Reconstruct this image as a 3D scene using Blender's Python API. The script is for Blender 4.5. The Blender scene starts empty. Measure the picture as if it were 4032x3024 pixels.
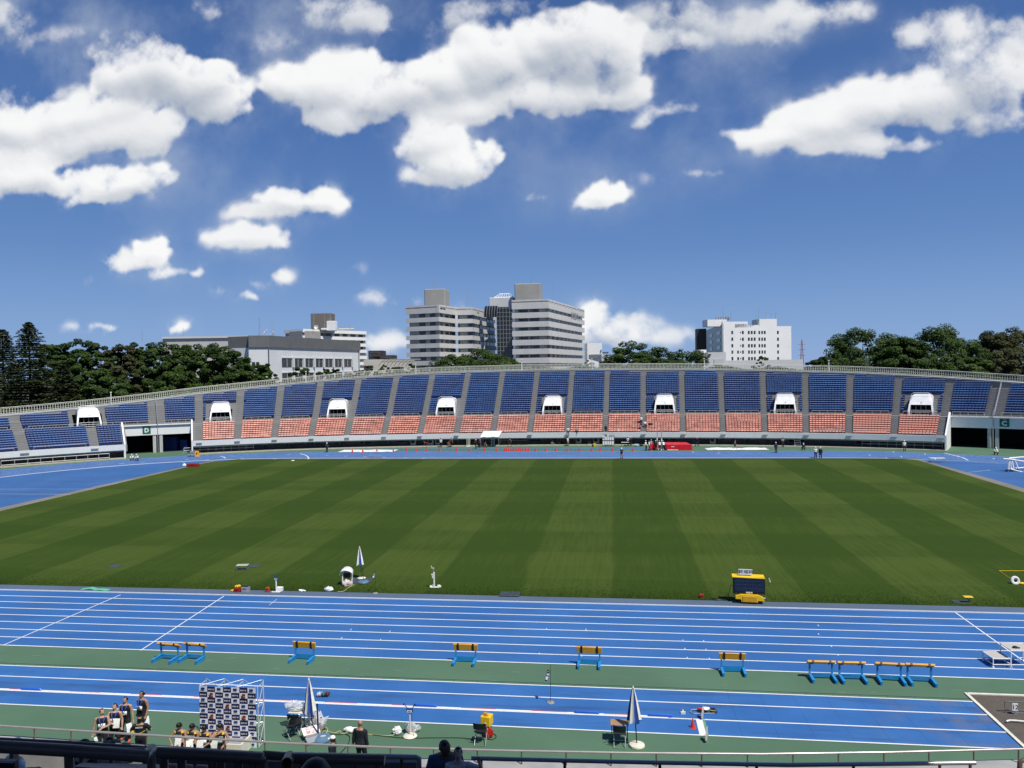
import bpy, bmesh, math, random
import numpy as np
from mathutils import Vector, Matrix, noise
random.seed(7); RNG=np.random.default_rng(7)
C=bpy.context.scene.collection
rad=math.radians
# ---------------------------------------------------------------- camera model (photo pixels 4032 x 3024 -> world metres)
F_PX=3020.12; PITCH,YAW,ROLL,CAMH=-0.0194812,-0.1303595,-0.0163553,14.5226
_cy,_sy,_cp,_sp=math.cos(YAW),math.sin(YAW),math.cos(PITCH),math.sin(PITCH)
FWD=Vector((_sy*_cp,_cy*_cp,_sp)); _r0=Vector((_cy,-_sy,0)); _u0=_r0.cross(FWD)
RGT=_r0*math.cos(ROLL)+_u0*math.sin(ROLL); UPV=-_r0*math.sin(ROLL)+_u0*math.cos(ROLL)
CAM=Vector((0,0,CAMH))
def ray(u,v): return RGT*((u-2016)/F_PX)-UPV*((v-1512)/F_PX)+FWD
def g(u,v,z=0.0):
    d=ray(u,v); t=(z-CAMH)/d.z; return CAM+d*t
def py(u,v,Y):
    d=ray(u,v); return CAM+d*(Y/d.y)
def pd(u,v,D): return CAM+ray(u,v)*D
# ---------------------------------------------------------------- materials
MATS={}
def mat(name,col,rough=0.6,var=0.12,scale=6.0,metal=0.0,spec=0.4,bump=0.0,alpha=1.0,detail=4.0,trans=0.0):
    if name in MATS: return MATS[name]
    m=bpy.data.materials.new(name); m.use_nodes=True; nt=m.node_tree; b=nt.nodes['Principled BSDF']
    b.inputs['Roughness'].default_value=rough; b.inputs['Metallic'].default_value=metal
    b.inputs['Specular IOR Level'].default_value=spec; b.inputs['Alpha'].default_value=alpha
    if trans: b.inputs['Transmission Weight'].default_value=trans
    tc=nt.nodes.new('ShaderNodeTexCoord'); n=nt.nodes.new('ShaderNodeTexNoise'); n.inputs['Scale'].default_value=scale; n.inputs['Detail'].default_value=detail
    nt.links.new(tc.outputs['Object'],n.inputs['Vector'])
    r=nt.nodes.new('ShaderNodeValToRGB'); lo=[max(0,c*(1-var)) for c in col]; hi=[min(1,c*(1+var)) for c in col]
    r.color_ramp.elements[0].position=.3; r.color_ramp.elements[1].position=.7
    r.color_ramp.elements[0].color=(*lo,1); r.color_ramp.elements[1].color=(*hi,1)
    nt.links.new(n.outputs['Fac'],r.inputs['Fac']); nt.links.new(r.outputs['Color'],b.inputs['Base Color'])
    if bump:
        bp=nt.nodes.new('ShaderNodeBump'); bp.inputs['Strength'].default_value=bump; bp.inputs['Distance'].default_value=.05
        nt.links.new(n.outputs['Fac'],bp.inputs['Height']); nt.links.new(bp.outputs['Normal'],b.inputs['Normal'])
    MATS[name]=m; return m
class NT:
    """tiny node-building helper"""
    def __init__(s,nt): s.nt=nt
    def n(s,t,**k):
        o=s.nt.nodes.new(t)
        for a,b in k.items(): setattr(o,a,b)
        return o
    def put(s,i,v):
        if hasattr(v,'is_output'): s.nt.links.new(v,i)
        else: i.default_value=v
    def m(s,op,a,b=0.0,c=None,clamp=False):
        o=s.n('ShaderNodeMath',operation=op,use_clamp=clamp); s.put(o.inputs[0],a); s.put(o.inputs[1],b)
        if c is not None: s.put(o.inputs[2],c)
        return o.outputs[0]
    def v(s,op,a,b=(0,0,0),c=None):
        o=s.n('ShaderNodeVectorMath',operation=op); s.put(o.inputs[0],a)
        if op not in('LENGTH','NORMALIZE'): s.put(o.inputs[1],b)
        if c is not None: s.put(o.inputs[2],c)
        return o.outputs['Value'] if op in('LENGTH','DOT_PRODUCT','DISTANCE') else o.outputs['Vector']
    def mix(s,f,a,b):
        o=s.n('ShaderNodeMix',data_type='RGBA'); s.put(o.inputs[0],f); s.put(o.inputs[6],a); s.put(o.inputs[7],b); return o.outputs[2]
    def noise(s,vec,scale,detail=4,rough=.5,lac=2.0):
        o=s.n('ShaderNodeTexNoise'); s.put(o.inputs['Vector'],vec); o.inputs['Scale'].default_value=scale; o.inputs['Detail'].default_value=detail; o.inputs['Roughness'].default_value=rough; return o.outputs['Fac']
    def ss(s,x,a,b):
        o=s.n('ShaderNodeMapRange',interpolation_type='SMOOTHSTEP'); s.put(o.inputs['Value'],x); s.put(o.inputs['From Min'],a); s.put(o.inputs['From Max'],b); return o.outputs['Result']
def newmat(name):
    m=bpy.data.materials.new(name); m.use_nodes=True; MATS[name]=m
    return m,NT(m.node_tree),m.node_tree.nodes['Principled BSDF']
# ---------------------------------------------------------------- mesh builder
class MB:
    def __init__(s): s.v=[]; s.f=[]; s.mi=[]; s.cur=0; s.M=None
    def mat(s,i): s.cur=i; return s
    def add(s,vs,fs):
        o=len(s.v)
        if s.M is not None: vs=[s.M@Vector(p) for p in vs]
        s.v.extend([tuple(p) for p in vs]); s.f.extend([tuple(i+o for i in f) for f in fs]); s.mi.extend([s.cur]*len(fs)); return s
    def quad(s,a,b,c,d): return s.add([a,b,c,d],[(0,1,2,3)])
    def box(s,c,sz,rz=0,rx=0,ry=0,bev=0.0):
        x,y,z=[k/2 for k in sz]; R=Matrix.Rotation(rz,4,'Z')@Matrix.Rotation(ry,4,'Y')@Matrix.Rotation(rx,4,'X'); c=Vector(c)
        if bev<=0:
            vs=[(i*x,j*y,k*z) for k in(-1,1) for j in(-1,1) for i in(-1,1)]
            fs=[(0,2,3,1),(4,5,7,6),(0,1,5,4),(2,6,7,3),(0,4,6,2),(1,3,7,5)]
        else:
            e=min(bev,x*.49,y*.49,z*.49); vs=[];fs=[]
            rings=[(z-0,x-e,y-e),(z-e,x,y),(-z+e,x,y),(-z,x-e,y-e)]
            for (zz,xx,yy) in rings:
                q=e if xx==x else e*.5
                vs+=[(-xx+q,-yy,zz),(xx-q,-yy,zz),(xx,-yy+q,zz),(xx,yy-q,zz),(xx-q,yy,zz),(-xx+q,yy,zz),(-xx,yy-q,zz),(-xx,-yy+q,zz)]
            for r in range(3):
                for i in range(8): fs.append((r*8+i,(r+1)*8+i,(r+1)*8+(i+1)%8,r*8+(i+1)%8))
            fs.append(tuple(range(8))); fs.append(tuple(range(31,23,-1)))
        return s.add([c+(R@Vector(p)) for p in vs],fs)
    def cyl(s,a,b,r0,r1=None,n=8,cap=True):
        a,b=Vector(a),Vector(b); r1=r0 if r1 is None else r1; d=(b-a).normalized()
        x=d.cross(Vector((0,0,1)))
        if x.length<1e-4: x=Vector((1,0,0))
        x.normalize(); y=d.cross(x); vs=[]
        for p,r in((a,r0),(b,r1)):
            for i in range(n):
                t=2*math.pi*i/n; vs.append(p+x*(r*math.cos(t))+y*(r*math.sin(t)))
        fs=[(i,(i+1)%n,n+(i+1)%n,n+i) for i in range(n)]
        if cap: fs+= [tuple(range(n-1,-1,-1)),tuple(range(n,2*n))]
        return s.add(vs,fs)
    def tube(s,path,r,n=8,closed=False,flat=1.0,up=Vector((0,0,1))):
        P=[Vector(p) for p in path]; k=len(P); rr=r if isinstance(r,(list,tuple)) else [r]*k; vs=[]
        for i,p in enumerate(P):
            d=(P[(i+1)%k if closed else min(i+1,k-1)]-P[(i-1)%k if closed else max(i-1,0)]).normalized()
            x=d.cross(up)
            if x.length<1e-3: x=d.cross(Vector((0.3,1,0.2)))
            x.normalize(); y=x.cross(d)
            for j in range(n):
                t=2*math.pi*j/n; vs.append(p+x*(rr[i]*math.cos(t))+y*(rr[i]*flat*math.sin(t)))
        fs=[]
        for i in range(k if closed else k-1):
            a,b=i*n,((i+1)%k)*n
            for j in range(n): fs.append((a+j,a+(j+1)%n,b+(j+1)%n,b+j))
        if not closed: fs+=[tuple(range(n-1,-1,-1)),tuple(range((k-1)*n,k*n))]
        return s.add(vs,fs)
    def lathe(s,c,prof,n=16,sx=1,sy=1):
        c=Vector(c); vs=[];k=len(prof)
        for (r,z) in prof:
            for i in range(n):
                t=2*math.pi*i/n; vs.append(c+Vector((r*sx*math.cos(t),r*sy*math.sin(t),z)))
        fs=[(a*n+i,a*n+(i+1)%n,(a+1)*n+(i+1)%n,(a+1)*n+i) for a in range(k-1) for i in range(n)]
        fs+=[tuple(range(n-1,-1,-1)),tuple(range((k-1)*n,k*n))]
        return s.add(vs,fs)
    def ell(s,c,r,n=12,m=8,jit=0,R=None):
        c=Vector(c); rx,ry,rz=(r,r,r) if not isinstance(r,(tuple,list)) else r; vs=[Vector((0,0,-rz))]
        for j in range(1,m):
            ph=-math.pi/2+math.pi*j/m
            for i in range(n):
                t=2*math.pi*i/n; vs.append(Vector((rx*math.cos(ph)*math.cos(t),ry*math.cos(ph)*math.sin(t),rz*math.sin(ph))))
        vs.append(Vector((0,0,rz)))
        if jit: vs=[p*(1+jit*noise.noise(Vector(p)*(2.2/max(rx,ry,rz))+c*3)) for p in vs]
        if R is not None: vs=[R@p for p in vs]
        vs=[c+p for p in vs]; L=len(vs)-1
        fs=[(0,1+(i+1)%n,1+i) for i in range(n)]+[(1+(j*n)+i,1+j*n+(i+1)%n,1+(j+1)*n+(i+1)%n,1+(j+1)*n+i) for j in range(m-2) for i in range(n)]
        fs+=[(L,1+(m-2)*n+i,1+(m-2)*n+(i+1)%n) for i in range(n)]
        return s.add(vs,fs)
    def prism(s,poly,z0,z1):
        n=len(poly); vs=[(x,y,z0) for x,y in poly]+[(x,y,z1) for x,y in poly]
        return s.add(vs,[tuple(range(n-1,-1,-1)),tuple(range(n,2*n))]+[(i,(i+1)%n,n+(i+1)%n,n+i) for i in range(n)])
    def extr(s,poly,d):
        """planar polygon (3d points) thickened along vector d"""
        P=[Vector(p) for p in poly]; d=Vector(d); n=len(P)
        return s.add(P+[p+d for p in P],[tuple(range(n)),tuple(range(2*n-1,n-1,-1))]+[(i,n+i,n+(i+1)%n,(i+1)%n) for i in range(n)])
    def build(s,name,mats,parent=None,loc=None,smooth=False,recalc=True):
        me=bpy.data.meshes.new(name); me.from_pydata(s.v,[],s.f)
        mats=mats if isinstance(mats,(list,tuple)) else [mats]
        for m in mats: me.materials.append(m)
        if len(mats)>1: me.polygons.foreach_set('material_index',s.mi)
        if recalc:
            bm=bmesh.new(); bm.from_mesh(me); bmesh.ops.recalc_face_normals(bm,faces=bm.faces); bm.to_mesh(me); bm.free()
        if smooth:
            me.polygons.foreach_set('use_smooth',[True]*len(me.polygons))
            if smooth!=True: me.set_sharp_from_angle(angle=smooth)
        me.update(); return link(name,me,parent,loc)
def link(name,me,parent=None,loc=None):
    o=bpy.data.objects.new(name,me); C.objects.link(o)
    if parent is not None: o.parent=parent
    if loc is not None: o.location=loc
    return o
def fastmesh(name,V,F,mats,parent=None,mi=None):
    """numpy verts and quads"""
    me=bpy.data.meshes.new(name); V=np.asarray(V,np.float32); F=np.asarray(F,np.int32); k=F.shape[1]
    me.vertices.add(len(V)); me.vertices.foreach_set('co',V.ravel()); me.loops.add(F.size); me.loops.foreach_set('vertex_index',F.ravel())
    me.polygons.add(len(F)); me.polygons.foreach_set('loop_start',np.arange(0,F.size,k,dtype=np.int32)); me.polygons.foreach_set('loop_total',np.full(len(F),k,np.int32))
    for m in (mats if isinstance(mats,(list,tuple)) else [mats]): me.materials.append(m)
    if mi is not None: me.polygons.foreach_set('material_index',np.asarray(mi,np.int32))
    me.update(calc_edges=True); return link(name,me,parent)
def thing(name,label,cat,loc=(0,0,0),rz=0,group=None):
    o=bpy.data.objects.new(name,None); C.objects.link(o); o.location=loc; o.rotation_euler=(0,0,rz); return tag(o,label,cat,group)
def tag(o,label,cat,group=None,kind=None):
    o['label']=label; o['category']=cat
    if group: o['group']=group
    if kind: o['kind']=kind
    return o
def struct(o): o['kind']='structure'; return o
def dup(o,loc=None,rz=None,label=None,scale=None):
    def rec(x,par):
        c=x.copy(); C.objects.link(c)
        if par is not None: c.parent=par
        for ch in KIDS(x): rec(ch,c)
        return c
    c=rec(o,None)
    if loc is not None: c.location=loc
    if rz is not None: c.rotation_euler=(0,0,rz)
    if scale is not None: c.scale=(scale,)*3
    if label: c['label']=label
    return c
def KIDS(o): return [c for c in o.children]
_TX={}
def textmesh(s,size=1.0,bold=0.0):
    key=(s,bold)
    if key not in _TX:
        cu=bpy.data.curves.new('t','FONT'); cu.body=s; cu.size=1; cu.align_x='CENTER'; cu.align_y='CENTER'; cu.offset=bold; cu.resolution_u=2
        o=bpy.data.objects.new('t',cu); C.objects.link(o); dg=bpy.context.evaluated_depsgraph_get(); dg.update()
        me=bpy.data.meshes.new_from_object(o.evaluated_get(dg)); _TX[key]=([tuple(v.co) for v in me.vertices],[tuple(p.vertices) for p in me.polygons])
        bpy.data.meshes.remove(me); bpy.data.objects.remove(o); bpy.data.curves.remove(cu)
    vs,fs=_TX[key]; return [(x*size,y*size,z*size) for x,y,z in vs],fs
def text(mb,s,c,size,right=(1,0,0),up=(0,0,1),bold=0.0,sx=1.0):
    vs,fs=textmesh(s,size,bold); c,r,u=Vector(c),Vector(right).normalized(),Vector(up).normalized()
    mb.add([c+r*(x*sx)+u*y for x,y,z in vs],fs)
# common materials
WHITE=mat('white_paint',(.80,.80,.78),.5,.05); WHITEM=mat('white_enamel',(.82,.82,.8),.35,.04)
BLACK=mat('black_plastic',(.012,.012,.014),.45,.3); DARK=mat('dark_metal',(.03,.03,.032),.4,.2,metal=.3)
STEEL=mat('brushed_steel',(.55,.56,.57),.32,.1,metal=.9); GALV=mat('galvanised_steel',(.42,.44,.45),.5,.12,metal=.4)
RED=mat('red_plastic',(.55,.02,.02),.5,.15); YEL=mat('yellow_paint',(.80,.52,.01),.4,.08); NAVY=mat('navy_cloth',(.012,.018,.075),.8,.2)
GREYB=mat('grey_plastic',(.30,.32,.35),.5,.1); CREAM=mat('cream_paint',(.72,.69,.56),.55,.06)
# ================================================================= camera, sun, sky
cam=bpy.data.cameras.new('camera'); cam.sensor_width=36; cam.sensor_fit='HORIZONTAL'; cam.lens=36*F_PX/4032; cam.clip_start=.1; cam.clip_end=6000
co=bpy.data.objects.new('camera',cam); C.objects.link(co)
co.matrix_world=Matrix(((RGT.x,UPV.x,-FWD.x,0),(RGT.y,UPV.y,-FWD.y,0),(RGT.z,UPV.z,-FWD.z,CAMH),(0,0,0,1)))
S=bpy.context.scene; S.camera=co
S.view_settings.view_transform='Standard'; S.view_settings.look='None'; S.view_settings.exposure=0; S.view_settings.gamma=1; S.view_settings.use_curve_mapping=False
S.cycles.max_bounces=6; S.cycles.transparent_max_bounces=12; S.cycles.diffuse_bounces=3
SUN=Vector((.45,-.42,1.0)).normalized()
sl=bpy.data.lights.new('sun','SUN'); sl.energy=4.8; sl.angle=rad(.53); sl.color=(1,.95,.87)
so=bpy.data.objects.new('sun',sl); C.objects.link(so); so.rotation_euler=SUN.to_track_quat('Z','Y').to_euler(); so.location=(60,-40,120)
w=bpy.data.worlds.new('World'); S.world=w; w.use_nodes=True; nt=w.node_tree; N=NT(nt); bg=nt.nodes['Background']
sky=N.n('ShaderNodeTexSky',sky_type='NISHITA'); sky.sun_disc=False; sky.sun_elevation=math.asin(SUN.z); sky.sun_rotation=math.atan2(SUN.x,SUN.y)
sky.air_density=1.0; sky.dust_density=.35; sky.ozone_density=2.2; sky.altitude=50
# clouds: a density field over the sphere of directions (a = east/north, b = up/north); each cumulus is a union of puffs
geo=N.n('ShaderNodeTexCoord'); dirv=N.v('NORMALIZE',geo.outputs['Generated'])
sp=N.n('ShaderNodeSeparateXYZ'); N.put(sp.inputs[0],dirv); yy=N.m('MAXIMUM',sp.outputs[1],.05)
cb=N.n('ShaderNodeCombineXYZ'); N.put(cb.inputs[0],N.m('DIVIDE',sp.outputs[0],yy)); N.put(cb.inputs[1],N.m('DIVIDE',sp.outputs[2],yy)); P0=cb.outputs[0]
# (u, v, ru, rv, thickness, greyness) in units of the photo seen 2212 wide; turned into directions below
PUFF=[(245,112,70,34,.6,.2),(330,175,115,75,1,.1),(430,195,95,75,1,0),(478,238,58,52,1,0),(170,258,180,58,.9,.1),(40,270,110,52,.9,.1),(210,300,150,50,1,.25),(330,298,90,48,1,.2),(60,330,130,38,1,.3),(120,195,110,16,.35,.2),(20,200,60,22,.5,.2),(25,55,45,70,.5,.5),(110,75,110,26,.25,.4),
 (40,372,110,46,1,.1),(170,385,110,32,1,.1),(285,395,105,42,1,0),(230,420,80,24,1,.3),
 (620,188,62,46,1,0),(700,190,110,64,1,.05),(790,150,70,40,1,0),(850,205,130,68,1,.1),(960,170,110,68,1,0),(1060,135,110,80,1,0),(1150,105,90,70,1,0),(1240,115,110,95,1,0),(1325,125,72,80,1,.1),(1200,210,180,58,1,.25),(1000,238,170,42,1,.25),(750,245,100,40,1,.25),(1340,210,58,42,1,.3),
 (930,300,75,52,1,.1),(985,345,98,48,1,.05),(950,375,85,28,1,.3),(1040,325,38,30,1,0),(700,272,36,14,.5,.2),
 (640,438,110,38,1,.05),(560,466,85,20,.9,.3),(705,425,66,34,1,0),(748,440,28,18,1,0),(525,522,82,26,1,.1),(575,532,34,16,1,.1),(300,560,80,20,.8,.2),(335,532,44,26,1,0),(262,572,46,16,.9,.1),(422,586,22,10,.9,.1),(370,582,40,16,.8,.1),
 (545,620,36,9,.4,.2),(613,607,20,13,.8,.1),(530,645,36,13,.9,0),(235,705,34,7,.8,0),(375,713,20,8,.9,0),(160,706,22,6,.6,.1),(840,740,30,14,.5,.1),(780,590,22,9,.25,.2),(470,633,16,7,.3,.2),(810,645,22,12,.45,.2),(870,645,26,12,.3,.2),(640,660,18,6,.3,.2),(60,608,14,5,.3,.2),(185,608,14,6,.3,.2),
 (2070,75,80,60,.7,.4),(1985,80,58,38,.6,.4),(2120,175,120,92,.85,.2),(2000,220,140,76,1,.15),(1900,235,130,66,1,.1),(1800,265,130,52,1,.05),(1700,294,120,42,1,.05),(1620,290,60,20,.8,.1),(1850,315,130,30,1,.3),(2190,90,55,65,.6,.45),(1950,326,90,20,.8,.3),(2110,270,110,48,.8,.25),
 (1500,50,170,44,.75,.85),(1600,60,100,40,.7,.9),(1470,108,80,30,.8,.55),(1760,20,140,40,.7,.5),(1700,70,50,22,.4,.5),(740,28,110,44,.6,.45),(800,50,70,22,.6,.3),(480,8,60,22,.4,.5),(1000,22,70,40,.45,.6),(920,45,40,36,.3,.5),(1120,20,70,30,.4,.6),(600,90,70,30,.18,.3),(480,80,90,30,.22,.4),
 (1435,266,76,20,.6,.2),(1505,256,26,12,.35,.2),(1400,256,30,12,.5,.2),(1318,412,50,26,1,0),(1288,432,34,14,.9,.1),(1175,424,22,15,.6,.1),(1535,379,48,11,.6,.1),(1412,382,24,6,.35,.1),(1250,208,12,6,.3,.2),(960,405,30,16,.3,.1),(660,360,40,22,.15,.2),(1430,300,20,8,.2,.1),(1460,318,16,8,.15,.1),
 (1275,695,36,30,1,0),(1310,735,75,34,.8,.1),(1385,712,45,18,.6,.1),(1400,745,80,22,.6,.15),(1490,730,30,10,.35,.1),(835,745,40,18,.6,.1),(1240,720,40,40,1,0),(1000,700,60,20,.4,.1)]
def dv(u,v):
    d=ray(u*1.8228,v*1.8228); return d.x/d.y,d.z/d.y

CW,CH=2600,980; CA0,CA1,CB0,CB1=-1.08,.86,0.0,.73
def cpx(a,bb): return (a-CA0)/(CA1-CA0)*CW,(bb-CB0)/(CB1-CB0)*CH
rg=np.random.default_rng(11)
def vnoise(w_,h_,cell,oct_,gain=.5):
    out=np.zeros((h_,w_),np.float32); amp=1;tot=0
    for o_ in range(oct_):
        gx,gy=int(w_/cell)+3,int(h_/cell)+3; gr=rg.random((gy,gx),dtype=np.float32)
        x=np.arange(w_)/cell; y=np.arange(h_)/cell; xi=x.astype(int); yi=y.astype(int); fx=(x-xi); fy=(y-yi); fx=(fx*fx*(3-2*fx))[None,:].astype(np.float32); fy=(fy*fy*(3-2*fy))[:,None].astype(np.float32)
        A=gr[yi][:,xi]; B_=gr[yi][:,xi+1]; Cn=gr[yi+1][:,xi]; Dn=gr[yi+1][:,xi+1]
        out+=amp*((A*(1-fx)+B_*fx)*(1-fy)+(Cn*(1-fx)+Dn*fx)*fy); tot+=amp; amp*=gain; cell=max(1.2,cell/2)
    return out/tot
def blur(A,k):
    for ax in (0,1):
        c=np.cumsum(np.pad(A,[(k+1,k) if i==ax else (0,0) for i in (0,1)],mode='edge'),axis=ax,dtype=np.float64)
        A=((c[2*k+1:]-c[:-2*k-1]) if ax==0 else (c[:,2*k+1:]-c[:,:-2*k-1]))/(2*k+1)
    return A.astype(np.float32)
HT=np.zeros((CH,CW),np.float32); GR=np.zeros((CH,CW),np.float32); GW=np.full((CH,CW),1e-4,np.float32); TH=np.zeros((CH,CW),np.float32)
def splat(x,y,rx,ry,th,gy,hs):
    x0,x1,y0,y1=int(max(0,x-rx)),int(min(CW,x+rx+1)),int(max(0,y-ry)),int(min(CH,y+ry+1))
    if x1<=x0 or y1<=y0: return
    q=1-((np.arange(x0,x1)-x)[None,:]/rx)**2-((np.arange(y0,y1)-y)[:,None]/ry)**2; q=np.maximum(q,0).astype(np.float32); h_=np.sqrt(q)*ry*hs
    s_=(slice(y0,y1),slice(x0,x1)); HT[s_]=np.maximum(HT[s_],h_); GR[s_]+=q*gy; GW[s_]+=q; TH[s_]=np.maximum(TH[s_],np.sqrt(q)*th)
for (u,v,ru,rv,th,gy) in PUFF:
    (x,y),(x2,y2)=cpx(*dv(u,v)),cpx(*dv(u+ru,v-rv)); rx,ry=abs(x2-x)*1.08+2.5,abs(y2-y)*1.10+2.5
    splat(x,y,rx*.92,ry*.85,th,gy,1.0)
    for k_ in range(int(26+rx*.25)):
        a=rg.uniform(0,6.283); rr=rg.uniform(.1,1)**.5; px_,py_=x+rx*.86*rr*math.cos(a),y+ry*.80*rr*math.sin(a)
        up=max(0,math.sin(a)); s_=rg.uniform(.12,.34)*min(ry*1.4,rx)*(.75+.5*up); splat(px_,py_-(0 if math.sin(a)>-.3 else -ry*.12),s_*1.25,s_,th*rg.uniform(.75,1),gy,1.0+1.2*rr*0)
        if s_>0: HT[max(0,int(py_)):1,0:0]
n1,n2=vnoise(CW,CH,120,7,.55),vnoise(CW,CH,120,7,.55); n3=vnoise(CW,CH,60,6,.6); n4=vnoise(CW,CH,330,9,.58)
yy_,xx_=np.mgrid[0:CH,0:CW]; wx=np.clip(xx_+(n1-.5)*86,0,CW-1).astype(int); wy=np.clip(yy_+(n2-.5)*62,0,CH-1).astype(int)
HT,TH,GR=HT[wy,wx],TH[wy,wx],(GR/GW)[wy,wx]; HT=blur(HT,1); TH=blur(TH,2)
THs=blur(TH,7); er=.45*TH+.62*THs+(n3-.5)*2.3*np.clip(1.45-THs,0.25,1)+(n1-.5)*.55; al=np.clip((er-.03)/.95,0,1); al=al*al*(3-2*al); al*=np.clip(blur(TH,12)*7,0,1)
al*=np.clip(.30+THs*1.05,0,1)
Hs=blur(HT,7)+(n3-.5)*7+(n1-.5)*22; gy1,gx1=np.gradient(Hs); Hb=blur(HT,14); gy2,gx2=np.gradient(blur(HT,16))
def lam(gx,gy,k_):
    L=1/np.sqrt(1+(gx*k_)**2+(gy*k_)**2); return (-gx*k_*.40-gy*k_*.78+.48)*L
sh=.5*lam(gx1,gy1,.55)+.5*lam(gx2,gy2,1.2); up_=np.zeros_like(Hb); hb=blur(HT,10)
for s_ in (14,30,52): up_[:-s_]+=hb[s_:]
occ=np.exp(-up_/210)            # cloud stacked above shades the underside
lt=np.clip(.38+.55*sh,0,1)*.55+.45*occ; lt=np.clip((lt-.34)/.42,0,1); lt=lt*lt*(3-2*lt)
thin=np.clip(1.1-TH*1.1,0,1); lt=lt*(1-thin*.5)+thin*.5*.75; lt*=1-.62*np.clip(GR,0,1); lt=np.clip(lt,0,1)
hal=np.clip(blur(blur(TH,26),26)*1.5,0,1)*np.clip((n3*.6+n4*.7-.55)/.3,0,1)*.38; wsp=hal+np.clip((n4-.53)/.22,0,1)**1.5*.42*np.clip((yy_/CH*(CB1-CB0)+CB0-.16)/.25,0,1); al=np.clip(al,0,.97); al2=al+wsp*(1-al)
dk,wh=np.array([.44,.49,.57]),np.array([.97,.97,.965]); lt=blur(np.clip(lt+(n3-.5)*.10+(n2-.5)*.28,0,1),2); rgb=dk+(wh-dk)*(lt[...,None]); wfr=(wsp*(1-al)/(al2+1e-5))[...,None]; rgb=rgb*(1-wfr)+wfr*np.array([.55,.62,.72])
im=bpy.data.images.new('cloud_map',CW,CH,alpha=True,float_buffer=True); im.colorspace_settings.name='Non-Color'; im.alpha_mode='CHANNEL_PACKED'
im.pixels.foreach_set(np.concatenate([rgb,al2[...,None]],2).astype(np.float32).ravel()); im.update(); im.pack()
it=N.n('ShaderNodeTexImage'); it.image=im; it.extension='CLIP'; it.interpolation='Cubic'
N.put(it.inputs[0],N.v('MULTIPLY_ADD',P0,(1/(CA1-CA0),1/(CB1-CB0),0),(-CA0/(CA1-CA0),-CB0/(CB1-CB0),0)))
alpha=N.m('MULTIPLY',it.outputs['Alpha'],N.ss(sp.outputs[1],.05,.2)); ccol=it.outputs['Color']
# clear-sky colour: the Nishita sky, pulled towards the photographed day's bluer horizon
el=sp.outputs[2]; ramp=N.n('ShaderNodeValToRGB'); N.put(ramp.inputs['Fac'],el); cr=ramp.color_ramp
for i_,(p_,c_) in enumerate([(0.0,(.255,.41,.70)),(.06,(.20,.352,.66)),(.15,(.120,.25,.55)),(.28,(.078,.178,.452)),(.45,(.050,.122,.335)),(1.0,(.02,.07,.25))]):
    e=cr.elements[i_] if i_<2 else cr.elements.new(p_); e.position=p_; e.color=(*c_,1)
skyc=N.mix(.9,N.v('MULTIPLY',sky.outputs[0],(.075,.075,.075)),ramp.outputs[0])
N.put(bg.inputs['Color'],N.mix(alpha,skyc,ccol)); bg.inputs['Strength'].default_value=1.0
# ================================================================= ground, lawn, track
Y0,DW=47.09,76.62; CYT=Y0+DW/2; RC=DW/2; XL,XR=-53.0,31.5; LANE=1.22
GX0,GX1,GY0,GY1=-66.0,44.7,48.35,122.25
def stadium(r,n=40):
    P=[(XR+r*math.cos(t),CYT+r*math.sin(t)) for t in [(-.5+i/n)*math.pi for i in range(n+1)]]
    return P+[(XL+r*math.cos(t),CYT+r*math.sin(t)) for t in [(.5+i/n)*math.pi for i in range(n+1)]]
def sheet(name,poly,z,m):
    b=MB(); b.add([(x,y,z) for x,y in poly],[tuple(range(len(poly)))]); o=b.build(name,m); return struct(o)
def ringband(b,r0,r1,z):
    A,B=stadium(r0,48),stadium(r1,48); n=len(A)
    b.add([(x,y,z) for x,y in A]+[(x,y,z) for x,y in B],[(i,(i+1)%n,n+(i+1)%n,n+i) for i in range(n)])
m,n,p=newmat('town_ground'); t=n.n('ShaderNodeTexCoord'); c=n.mix(n.noise(t.outputs['Object'],.02,6),(.10,.10,.09,1),(.06,.09,.04,1)); n.put(p.inputs['Base Color'],c); p.inputs['Roughness'].default_value=.9
sheet('ground',[(-3000,-300),(3000,-300),(3000,4000),(-3000,4000)],-.06,m)
def rubber(name,c0,c1,c2,stain):
    m,n,p=newmat(name); t=n.n('ShaderNodeTexCoord').outputs['Object']
    f=n.noise(t,.16,7,.6); f2=n.noise(n.v('MULTIPLY',t,(.06,1.2,1)),.8,5,.6); f3=n.noise(t,30,2,.5)
    c=n.mix(n.ss(f,.35,.7),(*c0,1),(*c1,1)); c=n.mix(n.m('MULTIPLY',n.ss(f2,.5,.8),stain),c,(*c2,1))
    c=n.mix(n.m('MULTIPLY',n.ss(n.noise(n.v('MULTIPLY',t,(.5,1,1)),.35,6,.65),.58,.75),stain*.6),c,(*c2,1))
    c=n.mix(n.m('MULTIPLY',f3,.18),c,(c0[0]*.5,c0[1]*.5,c0[2]*.5,1))
    n.put(p.inputs['Base Color'],c); p.inputs['Roughness'].default_value=.82; p.inputs['Specular IOR Level'].default_value=.3
    bp=n.n('ShaderNodeBump'); bp.inputs['Strength'].default_value=.25; bp.inputs['Distance'].default_value=.01; n.put(bp.inputs['Height'],n.noise(t,160,2)); n.put(p.inputs['Normal'],bp.outputs[0]); return m
BLUE=rubber('blue_track_rubber',(.028,.125,.360),(.040,.152,.410),(.034,.088,.21),.75)
BLUED=rubber('worn_blue_rubber',(.036,.125,.33),(.055,.150,.37),(.055,.080,.125),1.0)
GREYR=rubber('faded_grey_blue_rubber',(.085,.13,.20),(.105,.155,.24),(.10,.12,.13),.8)
GREEN=rubber('green_rubber',(.078,.158,.098),(.096,.190,.118),(.105,.160,.110),.7)
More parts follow.
